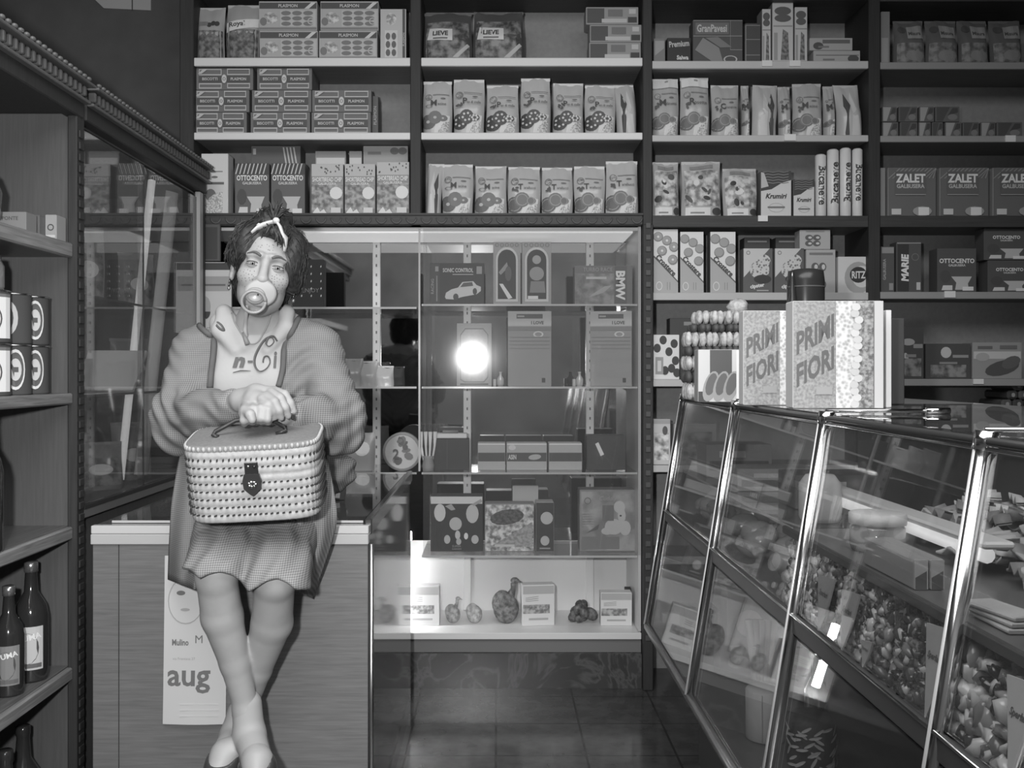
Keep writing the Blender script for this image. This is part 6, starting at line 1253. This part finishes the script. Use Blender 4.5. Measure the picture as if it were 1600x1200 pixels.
for (x0, z0, x1, z1) in ((.0, .10, .022, .060), (.008, .10, .030, .062), (.016, .10, .012, .058), (-.004, .10, -.012, .074), (.02, .098, .038, .052), (.012, .1, .02, .05)):
    mb.tube([H(x0, -.075, z0), H((x0+x1)/2, -.090, (z0+z1)/2), H(x1, -.091, z1)], [.004, .0035, .0005], M_hair, 5, caps=False)
mb.build('hair_strands', hair)
# ribbon
mb = MB(); M_rib = mat('white_ribbon', .6, .6); kn_ = H(.006, -.078, .113)
mb.blob(kn_, (.009, .008, .008), M_rib, 10, 7)
def strip(pts, w0, m):
    mb.tube(pts, w0, m, 8, flat=.5)
def onhead(x, z, lift=.006):
    p0 = Vector(H(x, -.3, z)); d = hrot @ Vector((0, 1, 0)); best = None
    for T in (BT, HT):
        r = T.ray_cast(p0, d)
        if r[0] is not None and (best is None or r[3] < best[1]): best = (r[0], r[3])
    return best[0]-d*lift if best else p0+d*.2
strip([kn_, onhead(-.010, .108), onhead(-.024, .098), onhead(-.036, .088), onhead(-.046, .074)], [.006, .012, .010, .008, .005], M_rib)
strip([onhead(-.022, .100), onhead(-.034, .101), onhead(-.038, .097)], [.004, .005, .002], M_rib)
strip([kn_, onhead(.018, .100), onhead(.026, .084), onhead(.036, .075), onhead(.038, .056), onhead(.038, .044)], [.006, .008, .007, .010, .010, .007], M_rib)
mb.build('hair_ribbon', pw)
# eyes, brows, freckles, earrings
for sx in (-1, 1):
    e = MB(); c = Vector(H(sx*.030, -.0735, .0)); fw = hrot @ Vector((.05, -1, -.10)); fw.normalize()
    e.blob(c, (.0122, .0122, .0122), mat('eye_white', .36, .2), 16, 12)
    u = fw.cross(Vector((0, 0, 1))).normalized(); v = u.cross(fw).normalized()
    for r_, of, L in ((.0056, .0118, .055), (.0027, .0124, .01)):
        cc = c+fw*of; e.add([cc+u*r_*math.cos(a)+v*r_*math.sin(a)-fw*(.001 if r_ > .004 else 0) for a in [2*math.pi*k/14 for k in range(14)]]+[cc+fw*.0006], [(k, (k+1) % 14, 14) for k in range(14)], mat('iris_%d' % int(L*100), L, .1))
    e.build('eye', pw)
def facept(x, z, lift=.0012):
    p0 = Vector(H(x, -.3, z)); d = hrot @ Vector((0, 1, 0)); r = BT.ray_cast(p0, d); return r[0]-d*lift
M_brow = mat('brow_brown', .12, .7)
for sx in (-1, 1):
    mb = MB(); mb.tube([facept(sx*(.013+.034*t), .019+.010*math.sin(min(t*1.25, 1)*math.pi*.62)-(.006*t*t)) for t in [0, .2, .4, .6, .8, 1]], [.0028, .0036, .0036, .003, .0022, .0008], M_brow, 6)
    mb.build('eyebrow', pw)
for sx in (-1, 1):
    c = Vector(H(sx*.030, -.0735, .0)); fw = (hrot @ Vector((.02, -1, 0))).normalized(); up = hrot @ Vector((0, 0, 1)); rt = fw.cross(up)
    for nm, e0, e1 in (('upper_eyelid', 21, 75), ('lower_eyelid', -20, -70)):
        mb = MB(); vs = []; fs = []; nu, nv = 16, 7
        for j in range(nv+1):
            for i in range(nu+1):
                az = math.radians(-78+156*i/nu); t = j/nv; k = math.cos(az*.95); e_ = math.radians(e0*k*1.0+(e1-e0*k)*t) ; r_ = .0134
                vs.append(c+(fw*math.cos(az)*math.cos(e_)+rt*math.sin(az)*math.cos(e_)*1.12+up*math.sin(e_))*r_)
        for j in range(nv):
            for i in range(nu): a = j*(nu+1)+i; fs.append((a, a+1, a+nu+2, a+nu+1))
        mb.add(vs, fs, M_skin, True)
        mb.tube([vs[i]+fw*.0003 for i in range(1, nu)], .0009 if e0 > 0 else .0005, mat('lash_line', .07 if e0 > 0 else .15, .6), 5); mb.build(nm, pw)
mb = MB(); rn = random.Random(31); M_fr = mat('painted_freckle', .15, .8); pts_ = []
def fr(x, z, r):
    p0 = Vector(H(x, -.3, z)); d = hrot @ Vector((0, 1, 0)); rr = BT.ray_cast(p0, d)
    if rr[0] is None: return
    n_ = rr[1]; n_ = n_ if n_.dot(d) < 0 else -n_; u = n_.orthogonal().normalized(); v = n_.cross(u); c = rr[0]+n_*.0004
    mb.add([c+u*r*math.cos(a)+v*r*math.sin(a) for a in [k*math.pi/3.5 for k in range(7)]]+[c+n_*.0003], [(k, (k+1) % 7, 7) for k in range(7)], M_fr)
for q in range(400):
    sx = rn.choice([-1, 1]); x, z = sx*rn.uniform(.020, .062), rn.uniform(-.060, -.016)
    if len(pts_) > 76: break
    if all((x-a)**2+(z-b)**2 > .0054**2 for a, b in pts_): pts_.append((x, z)); fr(x, z, rn.uniform(.0009, .0015))
for q in range(17): fr(rn.uniform(-.045, .04), rn.uniform(.035, .07), rn.uniform(.0009, .0013))
mb.build('painted_freckles', pw)
for sx in (-1, 1):
    mb = MB(); c = Vector(H(sx*.079, .002, -.050)); mb.tube([c+(hrot @ Vector((0, math.sin(a)*.005, math.cos(a)*.011))) for a in [2*math.pi*k/14 for k in range(15)]], .0022, mat('dark_earring', .12, .2, .8), 6); mb.blob(c+Vector((0, -.004, -.012)), (.004, .004, .005), mat('earring_bead', .3, .2, .6), 8, 6); mb.build('earring', pw)
# ---- sweatshirt
S = SDF((-.90, 2.28, .92), (-.36, 2.80, 1.50), .0042)
S.cap(shL+[.01, 0, .0], shR+[-.01, 0, 0], .056, .056, .04); S.ell(chest+[0, 0, 0], (.160, .112, .165), .03); S.ell((chest+hip)/2, (.150, .118, .17), .04)
S.cap(chest+[0, 0, .10], neck0+[0, .015, -.03], .08, .056, .04); S.ell(chest+[-.055, -.075, -.01], (.052, .045, .055), .04); S.ell(chest+[.055, -.075, -.01], (.052, .045, .055), .04)
S.cap(neck0+[0, -.01, .02], neck0+[0, .0, .14], .057, .066, .01, 'sub')
for (a, b, r1, r2) in (((350, 490, 2.53), (343, 516, 2.50), .020, .016), ((343, 516, 2.50), (368, 548, 2.475), .018, .010), ((350, 488, 2.55), (378, 502, 2.60), .020, .02), ((360, 500, 2.52), (382, 540, 2.475), .016, .008), ((448, 490, 2.53), (446, 512, 2.50), .020, .016), ((446, 512, 2.50), (418, 546, 2.475), .016, .009), ((446, 488, 2.55), (425, 500, 2.60), .020, .02)):
    S.cap(Q(*a), Q(*b), r1, r2, .018)
S.cap(Q(345, 506, 2.60), Q(455, 506, 2.60), .03, .03, .02); S.cap(neck0+[0, .01, .03], neck0+[0, .02, .12], .050, .056, .008, 'sub')
S.cap(Q(384, 505, 2.40), Q(425, 505, 2.40), .03, .03, .01, 'sub')
shirt = S.mesh('sweatshirt', M_shirt, pw, 2); ST = bvh(shirt)
# lettering on the sweatshirt
mb = MB(); M_let = mat('shirt_lettering', .13, .8)
def shtext(T, s, px, py, hpx, wpx=None, shear=0, bold=0, rot=0):
    v, f, wd = text2d(s, shear, bold); sx = hpx if not wpx else wpx/wd; c_, s_ = math.cos(rot), math.sin(rot); vs = []
    for x, y in v:
        h_ = hitp(T, px+(x*sx*c_-y*hpx*s_), py-(x*sx*s_+y*hpx*c_)); 
        vs.append(h_[0]-(h_[0]-CAMP).normalized()*.0035 if h_[0] is not None else P(px, py, 2.45))
    mb.add(vs, f, M_let)
def stroke(T, pts, r, m=None, lift=.002, seg=6, flat=.35):
    q = [hitp(T, *p)[0] for p in pts]; q = [p-(p-CAMP).normalized()*lift for p in q if p is not None]
    if len(q) > 1: mb.tube(q, r if not isinstance(r, list) else r[:len(q)], m or M_let, seg, flat=flat)
def spl(pts, n=6):
    out = []; P_ = [pts[0]]+list(pts)+[pts[-1]]
    for i in range(1, len(P_)-2):
        for j in range(n):
            t = j/n; a, b, c, d = [np.array(P_[i+k], float) for k in (-1, 0, 1, 2)]
            out.append(tuple(.5*((2*b)+(-a+c)*t+(2*a-5*b+4*c-d)*t*t+(-a+3*b-3*c+d)*t**3)))
    out.append(tuple(pts[-1])); return out
shtext(ST, 'n', 373, 566, 17, 20, shear=.25, bold=.05)
shtext(ST, '-', 391, 565, 3.5, 8, bold=.03)
stroke(ST, spl([(433, 533), (428, 526), (420, 528), (416, 537), (421, 541), (428, 534), (424, 527), (414, 531), (404, 545), (398, 560), (399, 573), (406, 580), (416, 576), (422, 566), (419, 557), (413, 558), (411, 566)]), .0042, lift=.003)
shtext(ST, 'i', 430, 562, 26, 6, shear=.1, bold=.04)
stroke(ST, [(364, 582), (376, 579), (392, 579)], [.002, .004, .001]); stroke(ST, spl([(340, 503), (346, 508), (350, 516), (344, 514), (338, 508)]), .004)
mb.build('shirt_lettering', shirt)
# ---- smock (open checked coat)
S = SDF((-.96, 2.06, .80), (-.30, 2.86, 1.46), .0046)
S.cap(shL, shR, .066, .066, .05); S.cap(shL+[.05, 0, .02], shR+[-.05, 0, .02], .07, .07, .03); S.ell(chest+[0, .005, -.02], (.172, .150, .17), .04); S.ell((chest+hip)/2+[0, .01, 0], (.185, .135, .18), .05); S.ell(hip+[0, .01, .01], (.235, .150, .10), .05)
rn = random.Random(77)
for a, b, c in ((shL, elL, wrL), (shR, elR, wrR)):
    sx = -1 if a is shL else 1
    S.cap(a, b+[sx*.002, .015, .01], .068, .062, .04); S.cap(b+[sx*.002, .015, .0], b*.5+c*.5, .060, .052, .035); S.cap(b*.5+c*.5, c+(b-c)*.06, .051, .037, .03)
    S.ell(b+[sx*.0, .02, -.045], (.055, .060, .045), .03)
S.wrinkle(.0045, lambda x, y, z: np.sin(95*x*np.where(x > -.62, -1, 1)+55*z+3*np.sin(22*z+9*x)+2*np.sin(30*y))*(.5+.5*np.sin(17*x+13*z)))
S.wrinkle(.0022, lambda x, y, z: np.sin(150*z-60*np.abs(x+.63)+4*np.sin(30*x)))
def opening(x, y, z):
    py = 580-(z-CH)/y*F; px = 775+x/y*F
    le = np.interp(py, [490, 505, 520, 535, 560, 610, 660], [318, 313, 328, 335, 335, 331, 329]); ri = np.interp(py, [490, 500, 520, 545, 575, 605, 660], [468, 461, 452, 441, 438, 433, 428])
    d = np.maximum(le-px, px-ri)*y/F
    d = np.maximum(d, y-(chest[1]+.01)); d = np.maximum(d, 2.41-y); return np.maximum(d, -(z-1.12))
S.apply(opening, (-.80, 2.2, 1.12), (-.44, 2.58, 1.46), .006, 'sub')
S.cap(neck0+[0, -.02, .0], neck0+[0, .03, .12], .088, .098, .012, 'sub')
S.cap(neck0+[-.03, -.06, -.02], neck0+[.03, -.06, -.02], .06, .06, .02, 'sub')
smock = S.mesh('checked_smock', M_check, pw, 2); CT = bvh(smock)
mb = MB()
def near(T, px, py, side):
    for d in range(0, 26):
        h_ = hitp(T, px+side*d, py)
        if h_[0] is not None and h_[0][1] < 2.6: return h_[0]
    return None
for side, pts in ((-1, [(313, 503), (316, 511), (326, 520), (335, 528), (337, 540), (336, 555), (334, 572), (332, 590), (331, 606)]), (1, [(464, 497), (458, 508), (452, 520), (446, 532), (441, 545), (440, 560), (439, 575), (436, 590), (432, 604)])):
    q = [near(CT, x+side*3, y, side) for x, y in spl(pts, 3)]; q = [p-(p-CAMP).normalized()*.004 for p in q if p is not None]
    mb = MB(); mb.tube(q, .0075, M_trim, 8); mb.build('dark_piping', smock)
# ---- lower smock over thighs, hem, side drapes
S = SDF((-.98, 2.06, .62), (-.24, 2.86, 1.06), .0046)
S.cap(hipL+[0, 0, .0], knL+[-.0, .045, .012], .098, .068, .03); S.cap(hipR+[0, 0, 0], knR+[.0, .045, .012], .098, .068, .03)
S.cap(knL+[0, .05, .012], knL+[-.002, .002, -.022], .074, .077, .02); S.cap(knR+[0, .05, .012], knR+[.003, .002, -.035], .074, .077, .02)
S.cap((hipL+hipR)/2, (knL+knR)/2+[0, .06, .0], .08, .05, .04)
S.wrinkle(.0035, lambda x, y, z: np.sin(120*x+14*z+3*np.sin(18*z)+2*np.sin(25*y)))
def hem(x, y, z):
    px = 775+x/y*F; py = 580-(z-CH)/y*F
    h_ = np.interp(px, [296, 312, 326, 344, 362, 376, 388, 402, 418, 434, 448, 462], [890, 905, 898, 894, 899, 908, 926, 918, 908, 905, 911, 922])
    return np.maximum(-(py-h_)*y/F, y-2.46)
S.apply(hem, (-.98, 2.06, .62), (-.24, 2.46, .90), .006, 'sub')
skirt = S.mesh('smock_skirt', M_check, pw, 2)
def drape(outer, inner, Yo, Yi, name, nf, amp):
    """cloth hanging between an outer and an inner edge (lists of px, py from top to bottom)"""
    mb = MB(); n = 22; m_ = 18; vs = []; fs = []
    o_ = spl(outer, 8); i_ = spl(inner, 8)
    for j in range(n+1):
        t = j/n; a = o_[int(t*(len(o_)-1))]; b = i_[int(t*(len(i_)-1))]
        for i in range(m_+1):
            s = i/m_; px = a[0]*(1-s)+b[0]*s; py = a[1]*(1-s)+b[1]*s; Y = Yo(t)*(1-s)+Yi(t)*s+amp*math.sin(s*nf*math.pi+t*1.5)*(.3+.7*t)
            vs.append(P(px, py, Y))
    for j in range(n):
        for i in range(m_): a = j*(m_+1)+i; fs.append((a, a+1, a+m_+2, a+m_+1))
    mb.add(vs, fs, M_check, True); o = mb.build(name, pw); md = o.modifiers.new('thickness', 'SOLIDIFY'); md.thickness = .0035; return o
drape([(284, 700), (270, 780), (266, 840), (264, 905)], [(320, 700), (318, 800), (312, 860), (306, 921)], lambda t: 2.47-.06*math.sin(t*3), lambda t: 2.36-.03*t, 'smock_drape', 3, .012)
drape([(506, 690), (522, 770), (524, 830), (490, 936)], [(470, 700), (462, 800), (452, 870), (446, 915)], lambda t: 2.47-.08*math.sin(t*3), lambda t: 2.30+.02*t, 'smock_drape', 4, .016)
# ---- socks and shoes
S = SDF((-.74, 2.06, .20), (-.46, 2.50, .56), .0036)
S.cap(anL+[0, 0, .018], anL+[.006, -.005, -.055], .0335, .036, .015); S.cap(anL+[.006, 0, -.055], toL, .036, .033, .015)
S.cap(anR+[0, 0, .012], anR+[-.012, -.01, -.04], .0335, .035, .015); S.cap(anR+[-.012, -.01, -.04], toR, .035, .033, .015)
S.mesh('socks', mat('thin_sock', .36, .8), pw, 2)
for an, to, off, d in ((anL, toL, A([.006, -.005, -.055]), A([.004, -.045, -.05])), (anR, toR, A([-.012, -.01, -.04]), A([-.015, -.05, -.045]))):
    S = SDF(np.minimum(an, to)-.16, np.maximum(an, to)+.09, .0036)
    heel = an+off+[0, .035, -.035]; S.cap(heel, to+d*.2+[0, .01, -.02], .038, .038, .02); S.cap(to+[0, .0, -.012], to+d*1.1+[0, 0, -.01], .041, .032, .02)
    S.cap(an+off, to+d*.15+[0, -.02, .028], .031, .034, .008, 'sub'); S.cap(an+[0, 0, .02], an+off+[0, 0, -.01], .036, .036, .008, 'sub')
    s1 = S.mesh('shoe', mat('dark_leather_shoe', .05, .3, spec=.7), pw, 2)
# ================================================================== pacifier
pc = thing('pacifier', 'large pale toy pacifier with a ring in her mouth', 'pacifier', tuple(Q(400, 462, 2.28)))
M_pac = mat('pale_plastic', .36, .3); M_pac2 = mat('grey_plastic', .28, .3)
c0 = Vector(H(-.001, -.110, -.073)); fwd = (hrot @ Vector((0, -1, .05))).normalized(); u = fwd.cross(Vector((0, 0, 1))).normalized()*-1; v = fwd.cross(u)
if v.z < 0: v = -v
def disc(mb, c, r1, r2, th, m, seg=28, dome=.0):
    vs = []; fs = []
    rings = [(0, dome), (.5, dome*.8), (.85, dome*.3), (1, 0), (1, -th), (0, -th)]
    for rr, h_ in rings:
        for k in range(seg): a = 2*math.pi*k/seg; vs.append(c+u*r1*rr*math.cos(a)+v*r2*rr*math.sin(a)+fwd*h_)
    for i in range(len(rings)-1):
        for k in range(seg): k2 = (k+1) % seg; fs.append((i*seg+k, i*seg+k2, (i+1)*seg+k2, (i+1)*seg+k))
    mb.add(vs, fs, m, True)
mb = MB(); disc(mb, c0+u*.004+v*.003, .037, .033, .004, M_pac, dome=.006); mb.build('mouth_shield', pc)
mb = MB(); c1 = c0+fwd*.014-u*.008-v*.006; disc(mb, c1, .023, .020, .012, M_pac2, dome=.004); disc(mb, c1+fwd*.003, .018, .0155, .002, M_pac, dome=.003); mb.blob(c1+fwd*.007+u*.006+v*.001, (.0022, .0022, .0022), mat('pac_hole', .03), 8, 6); mb.build('knob', pc)
mb = MB(); rc = c1-v*.016-u*.004+fwd*.004; mb.tube([rc+u*.027*math.cos(a)+v*.025*math.sin(a)+fwd*(.004+.006*math.sin(a)) for a in [2*math.pi*k/28 for k in range(29)]], .0040, M_pac2, 8); mb.build('ring_handle', pc)
mb = MB(); mb.tube([c0-fwd*.002, c0-fwd*.022], [.010, .008], M_pac2, 10); mb.build('teat', pc)
# cord with pendant
cd = thing('neck_cord', 'thin cord with a small pendant around her neck', 'necklace', tuple(Q(388, 520, 2.42)))
mb = MB()
def onT(px, py, lift=.005):
    best = None
    for T in (BT, ST):
        h_ = hitp(T, px, py)[0]
        if h_ is not None and (best is None or h_.y < best.y): best = h_
    return best-(best-CAMP).normalized()*lift if best is not None else P(px, py, 2.42)
mb.tube([onT(x, y) for x, y in spl([(362, 489), (366, 502), (374, 516), (382, 528), (390, 537), (402, 535), (411, 522), (419, 506), (423, 492)], 3)], .0018, mat('cord_grey', .32, .8), 6); mb.build('cord', cd)
mb = MB(); mb.tube([onT(386, 478, .02), onT(384, 500), onT(383, 516), onT(386, 526)], [.0035, .005, .0055, .003], mat('strap_grey', .40, .5), 8, flat=.5); mb.tube([onT(380, 520), onT(387, 538)], [.005, .007], mat('pendant_grey', .25, .4), 8); mb.build('pendant', cd)
# ring and bracelet
mb = MB(); c = Vector(Q(458, 652, 2.2)); mb.box(c-Vector((.004, .004, .006)), c+Vector((.004, .004, .006)), mat('dark_ring', .03, .2), .002); mb.build('dark_cuff_button', pw)
# ================================================================== wicker basket
bc = Vector(Q(389, 806, 2.13)); bk = thing('wicker_basket', 'pale wicker box basket with dark handle and clasp held on her lap', 'basket', (0, 0, 0))
W, Dp, Hh = .284, .20, .158; M_wick = mat('pale_raffia', .42, .6, noise=.12, nscale=60, bump=.4); M_lid = mat('raffia_lid', .21, .75, noise=.10, nscale=150, bump=.3)
def per(a, w_, d_, n=4.5):
    c, s_ = math.cos(a), math.sin(a); r = (abs(c)**n+abs(s_)**n)**(-1/n); return w_*r*c, d_*r*s_
rows = 9; mb = MB(); seg = 480; lay = 6; vs = []; fs = []
tot = rows*lay
for j in range(tot+1):
    z = Hh*j/tot; ph = (j % lay)/lay; bul = abs(math.sin(math.pi*j/lay)); tap = 1-.03*(1-z/Hh)
    for k in range(seg):
        a = 2*math.pi*k/seg; x, y = per(a, W/2*tap, Dp/2*tap); st = .5+.5*math.cos(k*2*math.pi/seg*80)
        r = 1+(.010+.012*bul)*1.0+(-.006*st*(1-bul*.3)); vs.append((x*r, y*r*(1+.008*bul), z))
for j in range(tot):
    for k in range(seg): k2 = (k+1) % seg; fs.append((j*seg+k, j*seg+k2, (j+1)*seg+k2, (j+1)*seg+k))
fs.append(tuple(range(seg))[::-1]); mb.add(vs, fs, M_wick, True)
body_b = mb; mb2 = MB(); rn = random.Random(2)
for r_ in range(1, rows):
    z = Hh*r_/rows
    for k in range(80):
        a = 2*math.pi*(k+.5)/80; x, y = per(a, W/2, Dp/2); nx, ny = x/W, y/Dp; L_ = math.hypot(nx, ny)
        x2, y2 = per(a+.004, W/2, Dp/2); t = Vector((x2-x, y2-y, 0)).normalized(); n_ = Vector((t.y, -t.x, 0)); c = Vector((x*1.010, y*1.010, z))
        if n_.dot(c) < 0: n_ = -n_
        wd = .0027 if r_ < rows-1 else .0016; hh = .0017+.0006*rn.random()+(.002 if r_ == rows-1 else 0)
        if r_ == rows-3 and 0 < x and y < 0: continue
        p = [c-t*wd-Vector((0, 0, hh)), c+t*wd-Vector((0, 0, hh*.4)), c+t*wd+Vector((0, 0, hh)), c-t*wd+Vector((0, 0, hh*.4))]
        mb2.add([q+n_*.0030 for q in p]+[q-n_*.002 for q in p], [(0, 1, 2, 3), (4, 7, 6, 5), (0, 4, 5, 1), (1, 5, 6, 2), (2, 6, 7, 3), (3, 7, 4, 0)], mat('stitch_gap_dark', .04, .9))
lidm = MB(); vs = []; fs = []
prof = [(1.006, Hh-.001), (1.008, Hh+.006), (.985, Hh+.012), (.95, Hh+.0125), (.5, Hh+.016), (.0, Hh+.017)]
for s_, z in prof:
    for k in range(seg//2): a = 2*math.pi*k/(seg//2); x, y = per(a, W/2*s_, Dp/2*s_); vs.append((x, y, z))
n2 = seg//2
for i in range(len(prof)-1):
    for k in range(n2): k2 = (k+1) % n2; fs.append((i*n2+k, i*n2+k2, (i+1)*n2+k2, (i+1)*n2+k))
lidm.add(vs, fs, M_lid, True)
rim = MB()
for k in range(90):
    a = 2*math.pi*k/90; x, y = per(a, W/2, Dp/2); rim.blob((x*1.004, y*1.004, Hh+.006), (.0042, .0042, .006), M_wick, 6, 5)
cl = MB(); yf = -Dp/2-.008; cx = .006
cl.box((cx-.014, yf-.004, .108), (cx+.014, yf, .136), mat('clasp_metal', .10, .25, .8), .003); cl.blob((cx-.006, yf-.004, .126), (.0035, .002, .0035), mat('clasp_rivet', .8, .1, 1), 8, 6); cl.blob((cx+.007, yf-.004, .126), (.0035, .002, .0035), mat('clasp_rivet2', .05, .2, .6), 8, 6)
pts = [(-.016, .110), (.016, .110), (.020, .095), (.018, .078), (.006, .066), (0, .062), (-.006, .066), (-.018, .078), (-.020, .095)]
cl.add([(cx+x, yf-.007, z) for x, z in pts]+[(cx+x, yf-.001, z) for x, z in pts], [tuple(range(9)), tuple(range(9, 18))[::-1]]+[(k, k+9, (k+1) % 9+9, (k+1) % 9) for k in range(9)], mat('clasp_leather', .035, .3))
for q in range(7): a = q*.9; cl.blob((cx+.007*math.cos(a), yf-.0075, .088+.005*math.sin(a)), (.0045, .0025, .0035), mat('clasp_rivet', .8, .1, 1), 8, 6)
hd = MB(); M_hand = mat('dark_leather_handle', .035, .4)
hd.tube([(-.075, -.03, Hh+.017), (-.086, -.026, Hh+.020), (-.082, -.018, Hh+.026), (-.04, -.005, Hh+.045), (0, -.002, Hh+.050), (.035, -.006, Hh+.046), (.066, -.018, Hh+.030), (.072, -.026, Hh+.022), (.05, -.03, Hh+.017)], [.0055]*9, M_hand, 8, flat=.8)
MB_ = Matrix.Translation(bc+Vector((0, Dp/2+.01, .004))) @ Matrix.Rotation(math.radians(11), 4, 'X') @ Matrix.Rotation(math.radians(-1.8), 4, 'Y') @ Matrix.Rotation(math.radians(4), 4, 'Z')
bk.location = MB_.translation; bpy.context.view_layer.update()
for m_, nm in ((body_b, 'basket_body'), (lidm, 'lid'), (rim, 'rim_binding'), (cl, 'clasp'), (hd, 'handle')):
    m_.xf(MB_); o = m_.build(nm, bk)
    if nm == 'basket_body': mb2.xf(MB_); mb2.build('stitch_gaps', o)
print('part5')
